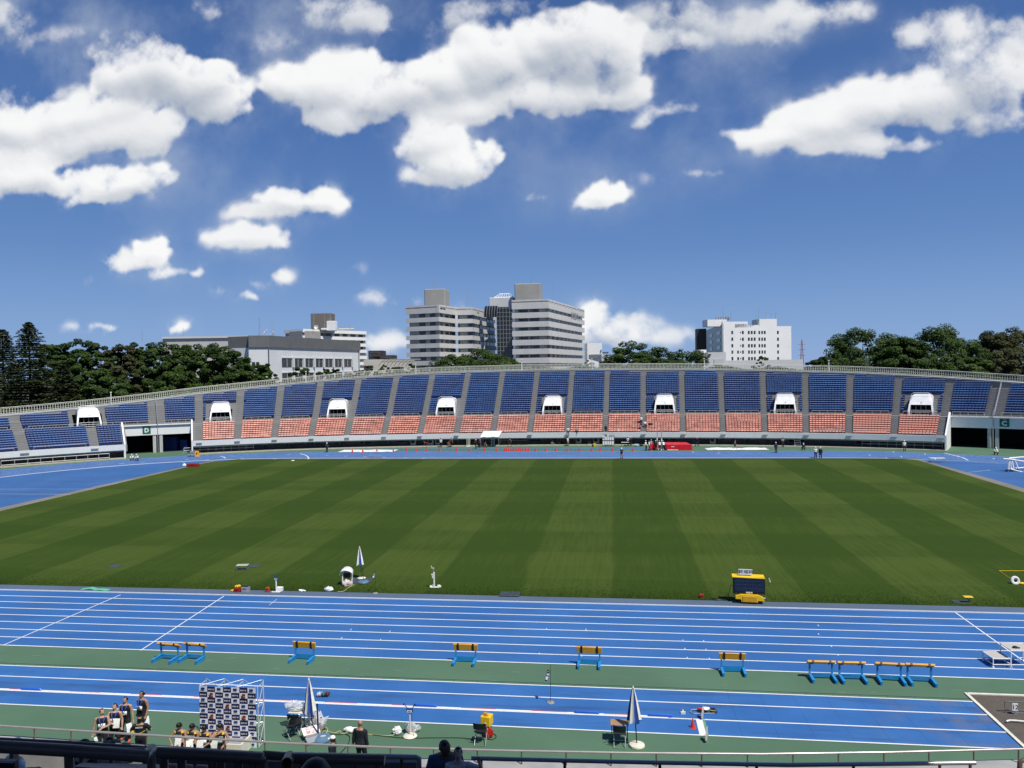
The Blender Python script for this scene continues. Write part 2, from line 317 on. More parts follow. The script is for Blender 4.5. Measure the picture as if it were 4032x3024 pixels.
SANDG=rubber('sand_dusted_rubber',(.19,.18,.15),(.25,.23,.19),(.11,.12,.14),.7)
LINE=mat('track_line_paint',(.78,.80,.80),.6,.06,.6)
apron=[(-140,8),(95,8),(95,160),(-140,160)]
sheet('rubber_apron',apron,0.0,GREEN)
sheet('running_track',stadium(RC+8*LANE),.004,BLUE)
sheet('infield_apron',stadium(RC-.05),.008,BLUED)
sheet('inner_verge',[(GX0-2,Y0+.06),(GX1+1,Y0+.06),(GX1+1,GY0+.3),(GX0-2,GY0+.3)],.012,GREYR)
sheet('far_verge',[(GX0-2,GY1-.3),(GX1+1,GY1-.3),(GX1+1,Y0+DW-.06),(GX0-2,Y0+DW-.06)],.012,GREYR)
sheet('sandy_verge',[(GX1-.2,GY0),(GX1+2.3,GY0+2),(GX1+1.4,GY1-20),(GX1+.7,GY1),(GX1-.2,GY1)],.016,SANDG)
sheet('sandy_verge.001',[(GX0-.9,GY0),(GX0+.2,GY0),(GX0+.2,GY1),(GX0-.7,GY1),(GX0-1.8,GY0+30)],.016,SANDG)
# lawn with mowing stripes (the grass lies over in alternate directions)
m,n,p=newmat('mown_turf'); t=n.n('ShaderNodeTexCoord').outputs['Object']; sx=n.n('ShaderNodeSeparateXYZ'); n.put(sx.inputs[0],t)
wob=n.m('MULTIPLY',n.m('SUBTRACT',n.noise(t,.25,4),.5),.3)
def band(x,off,per): # soft square wave
    s=n.m('SINE',n.m('MULTIPLY',n.m('ADD',n.m('ADD',x,wob),-off),2*math.pi/per)); return n.ss(s,-.12,.12)
sA=band(sx.outputs[0],STRIPE_OFF:=g(2262,1809).x,12.05); sB=band(sx.outputs[1],52.6,15.0); sB2=band(sx.outputs[1],50.0,6.1)
fine=n.noise(n.v('MULTIPLY',t,(2.2,.12,1)),1.4,6,.65); blot=n.noise(t,.12,6,.6); grain=n.noise(t,9,5,.7)
k=n.m('ADD',n.m('MULTIPLY',sA,.36),n.m('ADD',n.m('MULTIPLY',sB,.18),n.m('MULTIPLY',sB2,.06)))
k=n.m('ADD',k,n.m('ADD',n.m('MULTIPLY',n.m('SUBTRACT',fine,.5),.95),n.m('MULTIPLY',n.m('SUBTRACT',blot,.5),.5)))
c=n.mix(n.ss(k,0,.85),(.030,.060,.0035,1),(.066,.100,.0135,1)); c=n.mix(n.m('MULTIPLY',n.ss(grain,.3,.8),.35),c,(.022,.045,.006,1))
n.put(p.inputs['Base Color'],c); p.inputs['Roughness'].default_value=.9; p.inputs['Specular IOR Level'].default_value=.15
bp=n.n('ShaderNodeBump'); bp.inputs['Strength'].default_value=.5; bp.inputs['Distance'].default_value=.03; n.put(bp.inputs['Height'],n.noise(t,28,4)); n.put(p.inputs['Normal'],bp.outputs[0])
b=MB(); b.add([(GX0,GY0,.05),(GX1,GY0,.05),(GX1,GY1-2.2,.05),(GX1-1.6,GY1,.05),(GX0+3,GY1,.05),(GX0,GY1-5,.05)],[(0,1,2,3,4,5)])
P=[(GX0,GY0),(GX1,GY0),(GX1,GY1-2.2),(GX1-1.6,GY1),(GX0+3,GY1),(GX0,GY1-5)]
for i in range(6): a,d=P[i],P[(i+1)%6]; b.quad((*a,.0),(*d,.0),(*d,.05),(*a,.05))
struct(b.build('lawn',m)); TURF=m
# short grass blades along the near edge of the lawn: uncountable
k=26000; xs=RNG.uniform(-50,32,k); ys=GY0+RNG.exponential(1.0,k).clip(0,7); h=RNG.uniform(.03,.085,k); an=RNG.uniform(0,6.28,k); ln=RNG.normal(0,.03,(k,2)); wd=.012
V=np.zeros((k,4,3)); V[:,0]=np.c_[xs-wd*np.cos(an),ys-wd*np.sin(an),np.full(k,.05)]; V[:,1]=np.c_[xs+wd*np.cos(an),ys+wd*np.sin(an),np.full(k,.05)]
V[:,2]=np.c_[xs+ln[:,0],ys+ln[:,1],.05+h]; V[:,3]=V[:,2]-np.array([.004,0,0])
o=fastmesh('grass',V.reshape(-1,3),np.arange(k*4).reshape(-1,4),TURF); tag(o,'short mown grass along the near edge of the football pitch','grass',kind='stuff')
# ---- painted markings
b=MB()
for k in range(1,9): r=RC+LANE*k; ringband(b,r-.075,r+.015,.012)
def seg(p,q,wd=.05,z=.016):
    p,q=Vector(p[:2]),Vector(q[:2]); d=(q-p).normalized(); nn=Vector((-d.y,d.x))*wd/2
    b.quad((*(p-nn),z),(*(q-nn),z),(*(q+nn),z),(*(p+nn),z))
b_y=lambda k:Y0-LANE*k
seg((19.5,Y0-.03),(19.5,b_y(8)),.07); seg(g(881.2,2348.4),g(553,2562.2),.07); seg(g(475,2342.4),g(10,2542.3),.07)
seg(g(1090,2360),g(1060,2384),.03)
for i,(u,v) in enumerate([(1345,2513),(1498,2520),(1382,2480),(1535,2487)]+[(2123,2575),(2290,2583),(2152,2478),(2307,2480),(2689,2523),(2771,2525),(2697,2556),(2780,2559),(2706,2592),(2793,2595),(3223,2498),(3273,2546),(3299,2580),(3222,2464),(3325,2616)]):
    q=g(u,v); seg((q.x,q.y-.11),(q.x,q.y+.11),.04,.02)
# long-jump runway lines
LJ=[35.44+dy for dy in (0,)]
def yl(u,v): return g(u,v).y
LJY=[yl(1200,2664.5),yl(1200,2709.5),yl(1200,2768),yl(1200,2826)]
JX0,JX1=-60,g(3905,2767).x
for i,y in enumerate(LJY): b_=(y,)
PITX=[g(3830,2764).x,g(3895,2815).x,g(3960,2882).x,g(4022,2945).x]
for y,x in zip(LJY,PITX): seg((JX0,y),(x,y),.08,.016)
# far runway beside the back straight
FR0,FR1=g(2100,1772).y,g(2100,1766.5).y
for y in (FR0,FR1): seg((-46,y),(12.5,y),.05,.012)
# curved break and start lines on the back straight, zone ticks
def poly(pts,wd=.07,z=.018):
    for a,d in zip(pts,pts[1:]): seg(a,d,wd,z)
poly([g(*q) for q in [(1182,1786),(1202,1792),(1212,1798),(1216,1805),(1208,1811)]],.2); poly([g(*q) for q in [(868,1797),(880,1800),(889,1805)]],.2)
poly([g(*q) for q in [(3718,1784),(3755,1793),(3790,1802),(3812,1813)]],.2)
for (u,v) in [(3427,1792),(3520,1780),(3552,1799),(3493,1804),(3645,1788),(3776,1796),(3685,1807),(3915,1806),(2731,1781),(2832,1784),(1140,1789),(1290,1793),(1365,1796),(1440,1798),(1514,1801),(1596,1803),(1672,1805),(1085,1807),(955,1806),(818,1811),(741,1809),(645,1822),(563,1823),(480,1826),(395,1828),(727,1820)]:
    q=g(u,v); seg((q.x-.25,q.y-.45),(q.x+.05,q.y+.45),.16,.018)
# D-area markings
poly([(q.x,q.y) for q in [g(0,1945),g(290,1947)]],.07); poly([g(0,1926),g(385,1926)],.05); poly([g(365,1918),g(540,1893)],.06); poly([g(280,1948),g(395,1924)],.06)
poly([g(3815,1860),g(3900,1851)],.07)
struct(b.build('track_markings',LINE))
# faint lane numbers and chalk scuffs on the green strips
m,n,p=newmat('chalk_scuff'); p.inputs['Base Color'].default_value=(.135,.225,.155,1); p.inputs['Roughness'].default_value=.9
b=MB()
for i in range(46):
    u,v=random.uniform(60,3950),0; x=g(random.uniform(0,4032),2600).x; y=random.uniform(LJY[0]+.3,b_y(8)-.25)
    b.box((x,y,.004),(random.uniform(.1,.5),random.uniform(.02,.06),.004),random.uniform(-.3,.3))
for i in range(14):
    x=random.uniform(-20,20); y=Y0+random.uniform(.35,.8); b.box((x,y,.016),(random.uniform(.08,.3),.04,.004),random.uniform(-.5,.5))
struct(b.build('chalk_marks',m))
# runways
def runmat():
    m,n,p=newmat('runway_rubber'); t=n.n('ShaderNodeTexCoord').outputs['Object']; sx=n.n('ShaderNodeSeparateXYZ'); n.put(sx.inputs[0],t)
    f=n.noise(t,.3,7,.6); c=n.mix(n.ss(f,.35,.7),(.028,.125,.360,1),(.040,.152,.410,1)); sm=n.noise(n.v('MULTIPLY',t,(.16,1.3,1)),1.0,6,.6); c=n.mix(n.m('MULTIPLY',n.ss(sm,.50,.72),.62),c,(.030,.062,.150,1))
    du=n.m('MULTIPLY',n.ss(sx.outputs[0],PITX[0]-7,PITX[0]+1.5),n.ss(n.noise(t,.9,7,.65),.42,.68)); c=n.mix(n.m('MULTIPLY',du,.75),c,(.135,.150,.20,1))
    se=n.m('LESS_THAN',n.m('ABSOLUTE',n.m('SUBTRACT',n.m('FRACT',n.m('MULTIPLY',sx.outputs[0],.72)),.5)),.006); se=n.m('MULTIPLY',se,n.m('GREATER_THAN',sx.outputs[0],4.5)); c=n.mix(n.m('MULTIPLY',se,.5),c,(.012,.035,.11,1))
    n.put(p.inputs['Base Color'],c); p.inputs['Roughness'].default_value=.8; p.inputs['Specular IOR Level'].default_value=.3; return m
RUN=runmat()
sheet('jump_runway',[(JX0,LJY[3]),(PITX[3],LJY[3]),(PITX[0],LJY[0]),(JX0,LJY[0])],.010,RUN)
sheet('vault_runway',[(-46,FR0),(12.5,FR0),(12.5,FR1),(-46,FR1)],.008,BLUE)
# drain edge between green strip and runway
b=MB(); b.box((-15,LJY[0]+.28,.004),(90,.03,.01))
for i in range(70): b.box((-55+i*1.13,LJY[0]+.16,.004),(.06,.03,.012))
struct(b.build('drain_channel',mat('drain_slot',(.03,.05,.04),.8)))
# raised white kerb of lane one
b=MB(); A,B=stadium(RC-.05,64),stadium(RC+.0,64); nn_=len(A)
b.add([(x,y,.0) for x,y in A]+[(x,y,.0) for x,y in B]+[(x,y,.065) for x,y in A]+[(x,y,.065) for x,y in B],[q for i in range(nn_) for j in [(i+1)%nn_] for q in ((i,j,2*nn_+j,2*nn_+i),(nn_+i,3*nn_+i,3*nn_+j,nn_+j),(2*nn_+i,2*nn_+j,3*nn_+j,3*nn_+i))])
struct(b.build('track_kerb',mat('kerb_aluminium',(.78,.78,.77),.4,.05)))
# ================================================================= far grandstand
FC=[-1.761377982586913,-1.3546159883170328,-5.013814436540411,-1.1759894649855909,143.4122177939544]
def fq(x): s=x/50; return (((FC[0]*s+FC[1])*s+FC[2])*s+FC[3])*s+FC[4]
def fdq(x): s=x/50; return ((4*FC[0]*s+3*FC[1])*s*s+2*FC[2]*s+FC[3])/50
def SP(x,d,z=0.0):
    q=fdq(x); L=math.hypot(q,1); return Vector((x-q/L*d,fq(x)+d/L,z))
def SN(x): return math.atan(fdq(x))
RIMT=[(-118,11.0),(-106,12.2),(-95.96,13.98),(-89.08,15.33),(-80.3,17.73),(-74.75,19.6),(-68.42,21.26),(-63.14,22.5),(-56.8,23.92),(-49.86,25.3),(-43.56,26.1),(-36.76,26.76),(-29.93,27.09),(-23.1,27.25),(-16,27.45),(-1.24,27.2),(13.25,26.65),(27.45,25.6),(33.39,24.9),(39.77,24.24),(46.14,23.2),(52.26,21.9),(57.98,20.5),(64,19.0),(78,15)]
def DR(x):
    for (a,p_),(c_,q_) in zip(RIMT,RIMT[1:]):
        if a<=x<=c_: return p_+(q_-p_)*(x-a)/(c_-a)
    return RIMT[0][1] if x<RIMT[0][0] else RIMT[-1][1]
TR=.8; ZR=lambda i:2.25+.32*i; DRW=lambda i:.5+TR*i; DBL=10.0; ZB=lambda j:5.5+.38*j; DB=lambda j:DBL+TR*j; NB=22
XA,XB=-116,76
AIS=[-110,-103,-95.3,-87.9,-79.9,-74.3,-68.5,-62.5,-56.2,-49.85,-43.1,-36.4,-29.5,-22.6,-15.6,-8.55,-1.5,5.5,12.7,19.7,26.8,33.5,40.1,46.6,52.85,58.5,64.5,70.5]
AWID=lambda a:.95 if a in(-79.9,58.5) else .44
GD0,GD1=-84.2,-75.4; GC0,GC1=53.6,66.0
# portals: centre pixel of the threshold
PORT=[]
for (u,v) in [(356,1678),(865,1664),(1317,1648),(1749,1638),(2174,1631),(2615,1628),(3091,1627),(3627,1628)]:
    q=g(u,v,5.5); best=min(((SP(x/10,9.0).xy-q.xy).length,x/10) for x in range(-1100,700,2)); PORT.append(best[1])
m,n,p=newmat('weathered_concrete'); t=n.n('ShaderNodeTexCoord').outputs['Object']
c=n.mix(n.noise(t,.35,8,.65),(.20,.205,.205,1),(.28,.285,.28,1)); c=n.mix(n.m('MULTIPLY',n.ss(n.noise(n.v('MULTIPLY',t,(1,1,.15)),1.6,6,.7),.55,.8),.5),c,(.17,.175,.175,1))
n.put(p.inputs['Base Color'],c); p.inputs['Roughness'].default_value=.85; CONC=m
m,n,p=newmat('white_concrete'); t=n.n('ShaderNodeTexCoord').outputs['Object']
c=n.mix(n.noise(t,.5,8,.65),(.66,.675,.66,1),(.84,.84,.82,1)); st=n.ss(n.noise(n.v('MULTIPLY',t,(1.2,1.2,.12)),2.2,7,.7),.56,.78)
c=n.mix(n.m('MULTIPLY',st,.55),c,(.33,.35,.34,1)); n.put(p.inputs['Base Color'],c); p.inputs['Roughness'].default_value=.8; WCON=m
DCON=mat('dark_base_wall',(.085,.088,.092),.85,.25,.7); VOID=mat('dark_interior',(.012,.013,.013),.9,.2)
stand=thing('grandstand','long curved concrete back-straight grandstand with red and blue seats and green gate signs','grandstand',(0,0,0))
XS=[XA+i*.8 for i in range(int((XB-XA)/.8)+1)]
def inport(x,d):
    return any(abs(x-px_)<1.5 for px_ in PORT) and 8.5<d<15.2
def ingate(x): return GD0<x<GD1 or GC0<x<GC1
rows=[('r',i) for i in range(9)]+[('b',j) for j in range(NB)]
NBX={}
def nblue(x): return max(0,min(NB,int((DR(x)-DBL-.25)/TR)))
b=MB()
for x0,x1 in zip(XS,XS[1:]):
    xm=(x0+x1)/2; gate=ingate(xm)
    if not gate:
        for i in range(9):
            z=ZR(i); zp=z-.32 if i else z-1.0
            b.quad(SP(x0,DRW(i),z),SP(x1,DRW(i),z),SP(x1,DRW(i+1),z),SP(x0,DRW(i+1),z)); b.quad(SP(x0,DRW(i),zp),SP(x1,DRW(i),zp),SP(x1,DRW(i),z),SP(x0,DRW(i),z))
        b.quad(SP(x0,DRW(9),ZR(8)),SP(x1,DRW(9),ZR(8)),SP(x1,DRW(9),5.12),SP(x0,DRW(9),5.12))
    b.quad(SP(x0,DRW(9),5.12),SP(x1,DRW(9),5.12),SP(x1,DBL,5.12),SP(x0,DBL,5.12))
    k=nblue(xm)
    for j in range(k):
        if inport(xm,DB(j)+.4): continue
        z=ZB(j); b.quad(SP(x0,DB(j),z-.38),SP(x1,DB(j),z-.38),SP(x1,DB(j),z),SP(x0,DB(j),z)); b.quad(SP(x0,DB(j),z),SP(x1,DB(j),z),SP(x1,DB(j+1),z),SP(x0,DB(j+1),z))
    zl=ZB(k)-.38; r0,r1=DR(x0),DR(x1)
    zr0,zr1=[5.55+.475*(r-DBL)+.32 for r in (r0,r1)]
    b.quad(SP(x0,DB(k),zl),SP(x1,DB(k),zl),SP(x1,max(r1,DB(k)),zl),SP(x0,max(r0,DB(k)),zl))
    r0,r1=max(r0,DB(k)),max(r1,DB(k)); b.quad(SP(x0,r0,zl),SP(x1,r1,zl) if 0 else SP(x1,r1,zl),SP(x1,r1,zr1),SP(x0,r0,zr0))
terr=b.build('terraces',CONC,stand,recalc=False)
# aisle steps: half-height treads
b=MB()
for a in AIS:
    wdt=AWID(a)
    for k_,(dd,zz,rise,nn) in enumerate([(.5,2.25,.32,9),(DBL,5.5,.38,nblue(a))]):
        if k_==0 and ingate(a): continue
        for i in range(nn):
            d0=dd+TR*i; z0=zz+rise*i
            if inport(a,d0+.4): continue
            A_=[SP(a-wdt,d0+.02,z0),SP(a+wdt,d0+.02,z0),SP(a+wdt,d0+TR*.5,z0),SP(a-wdt,d0+TR*.5,z0)]
            # lower half step in front of each tread
            f=[SP(a-wdt,d0-TR*.5,z0-rise),SP(a+wdt,d0-TR*.5,z0-rise),SP(a+wdt,d0,z0-rise),SP(a-wdt,d0,z0-rise)]; hh=Vector((0,0,rise*.5))
            b.quad(f[0]+hh,f[1]+hh,f[2]+hh,f[3]+hh); b.quad(f[0],f[1],f[1]+hh,f[0]+hh)
b.build('aisle_steps',mat('step_concrete',(.20,.20,.20),.85,.15,2),stand,recalc=False)
# white front fascia, base wall, plinth
def strip(b,x0,x1,fn,step=1.0):
    n_=max(1,int((x1-x0)/step)); xs=[x0+(x1-x0)*i/n_ for i in range(n_+1)]
    for p_,q_ in zip(xs,xs[1:]):
        A,B=fn(p_),fn(q_)
        for i in range(len(A)-1): b.quad(A[i],B[i],B[i+1],A[i+1])
spans=[(XA,GD0),(GD1,GC0),(GC1,XB)]
for s0,s1 in spans:
    b=MB(); strip(b,s0,s1,lambda x:[SP(x,.62,1.5),SP(x,.3,1.5),SP(x,.22,2.46),SP(x,.62,2.46),SP(x,.62,1.5)])
    for x in (s0,s1): b.add([SP(x,.62,1.5),SP(x,.3,1.5),SP(x,.22,2.46),SP(x,.62,2.46)],[(0,1,2,3)])
    b.build('fascia',WCON,stand,recalc=False)
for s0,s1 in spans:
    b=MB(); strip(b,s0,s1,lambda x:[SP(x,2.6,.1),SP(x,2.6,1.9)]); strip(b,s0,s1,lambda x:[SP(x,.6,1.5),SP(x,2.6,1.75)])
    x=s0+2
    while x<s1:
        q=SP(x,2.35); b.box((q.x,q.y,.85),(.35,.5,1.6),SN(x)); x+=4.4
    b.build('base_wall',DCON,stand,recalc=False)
for s0,s1 in spans:
    b=MB(); strip(b,s0,s1,lambda x:[SP(x,-.15,.0),SP(x,-.15,.16),SP(x,2.6,.16)]); b.build('plinth',mat('buff_concrete',(.42,.40,.31),.85,.15,1.5),stand,recalc=False)
# dark slots, doors and small windows in the base wall
b=MB(); 
x=GD1+3
while x<GC0-3:
    wdd=random.choice([1.6,2.4,3.2,2.0]); q=SP(x,2.57); b=MB(); b.box((q.x,q.y,random.choice([1.15,1.2])),(wdd,.04,random.choice([.5,.55,.95])),SN(x)); b.build('vent_opening',VOID,stand); x+=wdd+random.uniform(.8,2.6)
# gates
for s,(x0,x1,xm) in enumerate([(GD0,GD1,-79.9),(GC0,GC1,58.5)]):
    b=MB(); strip(b,x0,x1,lambda x:[SP(x,8.6,3.35),SP(x,8.0,3.35),SP(x,8.0,5.3),SP(x,8.6,5.3)]); b.build('gate_beam',WCON,stand,recalc=False)
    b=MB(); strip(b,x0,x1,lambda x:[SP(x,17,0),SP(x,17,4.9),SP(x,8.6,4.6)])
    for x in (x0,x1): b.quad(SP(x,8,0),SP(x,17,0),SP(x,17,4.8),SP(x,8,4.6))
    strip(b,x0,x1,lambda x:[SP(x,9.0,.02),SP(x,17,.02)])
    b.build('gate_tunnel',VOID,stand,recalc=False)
    b=MB()
    for dx in (-.42,.42): q=SP(xm+dx,8.4); b.box((q.x,q.y,1.72),(.55,.6,3.44),SN(xm))
    b.build('gate_pier',mat('pier_concrete',(.46,.46,.44),.8,.12,2),stand)
    # stepped side walls of the lower tier
    b=MB()
    for x,sgn in ((x0,-1),(x1,1)):
        if x>65: continue
        A=[SP(x,.25,0),SP(x,8.0,0),SP(x,8.0,5.95),SP(x,.25,2.6)]; B=[SP(x+sgn*.22,.25,0),SP(x+sgn*.22,8.0,0),SP(x+sgn*.22,8.0,5.95),SP(x+sgn*.22,.25,2.6)]
        b=MB(); b.add(A+B,[(0,1,2,3),(7,6,5,4),(0,3,7,4),(1,5,6,2),(2,6,7,3)]); b.build('side_wall',WCON,stand)
    b=MB(); q=[SP(xm,8.3,4.9)]; 
    for i in range(0,13):
        d=8.2+i*.98
        if d>DR(xm)-.3: break
        z=5.2+.475*max(0,d-DBL); p_=SP(xm,d); b.cyl((p_.x,p_.y,z-.1),(p_.x,p_.y,z+.95),.035,n=5)
    for hz in (.5,.95): b.tube([SP(xm,8.2,5.2+hz),SP(xm,DBL,5.25+hz),SP(xm,DR(xm)-.4,5.2+.475*(DR(xm)-.4-DBL)+hz)],.045,n=5)
    b.cyl(SP(xm,7.92,.1),SP(xm,7.92,6.1),.07,n=6)
    b.build('aisle_railing',GALV,stand)
# portals
HOODM=mat('white_hood_paint',(.74,.75,.75),.5,.10,1.2)
for i,x in enumerate(PORT):
    a=SN(x); o=SP(x,8.75); R=Matrix.Translation((o.x,o.y,5.12))@Matrix.Rotation(a,4,'Z'); hw=1.95
    b=MB(); b.M=R
    # side profile (local y = depth back into the stand, z up): swept over the width with rounded top corners
    def prof(t):
        k=abs(t); e=max(0,(k-.72)/.28); top=3.55-.55*e*e; return top
    ts=[-1,-.95,-.88,-.78,-.6,-.3,0,.3,.6,.78,.88,.95,1]
    for t0,t1 in zip(ts,ts[1:]):
        for (t,u_) in ((t0,t1),):
            f=lambda t:[Vector((t*hw*.95,.75,1.95)),Vector((t*hw*.9,1.15,2.4)),Vector((t*hw*.90,1.9,prof(t)-.12)),Vector((t*hw*.90,2.3,prof(t))),Vector((t*hw*.90,6.6,prof(t)+.1))]
            A,B=f(t0),f(t1)
            for j in range(4): b.quad(A[j],B[j],B[j+1],A[j+1])
    for sg in (-1,1):
        T=sg*hw
        A=[Vector((T*1.03,.0,0)),Vector((T*1.03,0,.7)),Vector((T*.95,.75,1.95)),Vector((T*.9,1.15,2.4)),Vector((T*.90,1.9,prof(1)-.12)),Vector((T*.90,2.3,prof(1))),Vector((T*.90,6.6,prof(1)+.1)),Vector((T*.9,6.6,0))]
        I=[Vector((p_.x-sg*.26,p_.y,p_.z)) for p_ in A]
        b.add(A+I,[(0,1,2,3,4,5,6,7),(15,14,13,12,11,10,9,8),(0,8,9,1),(1,9,10,2)])
    ho=b.build('portal_hood',HOODM,stand)
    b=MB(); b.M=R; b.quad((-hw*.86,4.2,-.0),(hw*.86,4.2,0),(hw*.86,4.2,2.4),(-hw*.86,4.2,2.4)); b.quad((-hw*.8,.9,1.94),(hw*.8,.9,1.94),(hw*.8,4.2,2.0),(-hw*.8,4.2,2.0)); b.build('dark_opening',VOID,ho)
    b=MB(); b.M=R
    for z in (.25,.62,1.0): b.cyl((-hw*.78,.35,z),(hw*.78,.35,z),.035,n=5)
    for t in (-.78,-.26,.26,.78): b.cyl((t*hw,.36,0),(t*hw,.36,1.02),.035,n=5)
    for t in (-.4,0,.4): b.cyl((t*hw,1.2,0),(t*hw,1.2,1.75),.04,n=5)
    b.build('barrier_rail',GALV,ho)
    b=MB(); b.M=R; b.box((.1,1.02,2.2),(.22,.1,.3)); b.build('number_plate',mat('plate_grey',(.30,.31,.30),.6),ho)
    b=MB(); b.M=R; zt=3.55; b.tube([(-hw*.86,6.0,3.35),(-hw*.86,2.3,3.3),(-hw*.8,1.95,3.72),(-hw*.6,1.8,4.0),(hw*.6,1.8,4.0),(hw*.8,1.95,3.72),(hw*.86,2.3,3.3),(hw*.86,6.0,3.35)],.05,n=5); b.build('top_rail',WHITEM,ho)
# crosswalk railings, front rail, ramp rails
RAILM=mat('rail_grey',(.50,.51,.50),.45,.1)
for a0,a1 in zip(AIS,AIS[1:]):
    x0,x1=a0+.95,a1-.95
    if x0<XA+1 or x1>XB-1: continue
    xs=[x0+(x1-x0)*i/4 for i in range(5)]
    b=MB(); b.tube([SP(x,8.05,6.0) for x in xs],.035,n=5)
    for x in xs: b.cyl(SP(x,8.05,5.1),SP(x,8.05,6.0),.03,n=5)
    b.build('guard_rail',RAILM,stand)
    if not ingate((x0+x1)/2):
        b=MB(); b.tube([SP(x,.75,2.95) for x in xs],.03,n=5); [b.cyl(SP(x,.75,2.3),SP(x,.75,2.95),.02,n=4) for x in xs[::4]]; b.build('front_rail',RAILM,stand)
for x0,x1,dd,zs,r in ((-97.5,-86.2,.5,(.35,1.05),.06),(-76.5,-66,1.6,(.7,1.15),.05),(42,53,1.6,(.7,1.15),.05)):
    xs=[x0+(x1-x0)*i/9 for i in range(10)]; b=MB()
    for z in zs: b.tube([SP(x,dd,z) for x in xs],r,n=5)
    for x in xs: b.cyl(SP(x,dd,.1),SP(x,dd,zs[1]),.035,n=5)
    b.build('ramp_rail',RAILM,stand)
# rim walkway and perimeter fence
b=MB(); XF=[x for x in XS]
def rimz(x): return 5.55+.475*(DR(x)-DBL)+.32
strip(b,XA,XB,lambda x:[SP(x,DR(x)-.05,rimz(x)-.06),SP(x,DR(x)-.05,rimz(x)+.12),SP(x,DR(x)+3.0,rimz(x)+.16),SP(x,DR(x)+3.1,-.05)])
b.build('rim_walkway',mat('pale_concrete',(.43,.44,.43),.8,.12,1),stand,recalc=False)
b=MB()
xs=[XA+i*2.2 for i in range(int((XB-XA)/2.2))]
for x in xs: b.cyl(SP(x,DR(x)+.1,rimz(x)),SP(x,DR(x)+.1,rimz(x)+.75),.02,n=4)
b.tube([SP(x,DR(x)+.1,rimz(x)+.75) for x in xs],.022,n=4); b.build('rim_rail',mat('rail_grey',(.50,.51,.50),.45),stand)
fence=thing('perimeter_fence','pale metal baluster fence running along the curved rim of the grandstand','fence',(0,0,0))
b=MB()
for h_,r in ((1.18,.05),(.15,.035),(1.0,.028)): b.tube([SP(x,DR(x)+2.7,rimz(x)+.16+h_) for x in xs],r,n=5)
b.build('fence_rail',mat('pale_fence_paint',(.62,.63,.56),.45,.06),fence)
b=MB(); x=XA+1
while x<XB-1: b.cyl(SP(x,DR(x)+2.7,rimz(x)+.2),SP(x,DR(x)+2.7,rimz(x)+1.18),.045,n=4,cap=False); x+=.26
b.build('fence_balusters',mat('pale_fence_paint',(.62,.63,.56),.45),fence,recalc=False)
# lamp posts on the rim
LP=[]
for u,v in [(440,1575),(1203,1505),(1637,1475),(2053,1458),(2331,1453),(2774,1453),(3262,1466)]:
    best=None
    for x in range(-1000,650,2):
        X=x/10; q=SP(X,DR(X)+.3,rimz(X)); d=q-CAM; k=d.dot(FWD); uu=2016+F_PX*d.dot(RGT)/k
        if best is None or abs(uu-u)<best[0]: best=(abs(uu-u),X)
    LP.append(best[1])
def lamp():
    r=thing('lamp_post','x','lamp post'); b=MB(); b.cyl((0,0,0),(0,0,2.35),.09,.075,n=8); b.build('post',WHITEM,r); b=MB(); b.box((0,-.02,2.42),(.34,.3,.14),bev=.04); b.build('lamp_head',WHITEM,r)
    b=MB(); b.box((0,0,-.15),(.7,.5,.5)); b.build('base_block',CONC,r); return r
names=['beside the tall conifers at the far left','on the rim before the round tree by the grey-topped hall','in front of the small shrubs right of the grey-topped hall','under the right end of the wide tree before the hospital','right of the hospital tower in front of a white annex','between the round trees and the white office block','in front of the large trees right of the white office block']
l0=lamp()
for i,x in enumerate(LP):
    o=l0 if i==0 else dup(l0); o.location=SP(x,DR(x)+.25,rimz(x)); o.rotation_euler=(0,0,SN(x)); o['label']='white lamp post '+names[i]; o['group']='lamp posts on the grandstand rim'
# gate signs
GSG=mat('sign_green',(.0,.14,.075),.5,.05)
for ch,xm,dx in (('D',-79.9,-1.4),('C',58.5,1.25)):
    x=xm+dx; a=SN(x); o=SP(x,7.93,4.35); s=thing('gate_sign','green square sign with white letter %s on the concrete beam over gate'%ch,'sign',o,a)
    b=MB(); b.box((0,0,0),(1.35,.06,1.35),bev=.02); b.build('panel',GSG,s)
    b=MB(); text(b,ch,(0,-.036,-.13),1.05,bold=.04); text(b,'GATE',(0,-.036,.5),.2); b.build('lettering',WHITE,s)
# ================================================================= seats
def seatmesh(kind):
    b=MB()
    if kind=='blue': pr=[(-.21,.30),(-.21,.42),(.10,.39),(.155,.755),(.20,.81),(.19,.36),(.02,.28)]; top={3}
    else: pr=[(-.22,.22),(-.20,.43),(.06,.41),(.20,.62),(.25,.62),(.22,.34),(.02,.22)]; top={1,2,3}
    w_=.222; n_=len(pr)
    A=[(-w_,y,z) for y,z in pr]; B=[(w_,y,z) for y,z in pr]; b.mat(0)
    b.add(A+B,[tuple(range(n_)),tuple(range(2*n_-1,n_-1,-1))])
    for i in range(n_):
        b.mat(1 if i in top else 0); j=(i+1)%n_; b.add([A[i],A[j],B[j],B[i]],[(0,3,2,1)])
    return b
BL0=mat('shaded_blue_plastic',(.004,.016,.095),.5,.25,.4); BL1=mat('sunlit_blue_plastic',(.13,.28,.60),.5,.25,.5)  # pale sunlit tops, dark shaded fronts: light and shade painted into seat colours
RD0=mat('shaded_red_plastic',(.075,.005,.005),.5,.25,.4); RD1=mat('sunlit_red_plastic',(.66,.29,.22),.5,.35,.8)
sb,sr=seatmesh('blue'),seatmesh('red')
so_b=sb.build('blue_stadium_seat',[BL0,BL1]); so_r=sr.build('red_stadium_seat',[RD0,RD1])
seats={'blue':[],'red':[]}
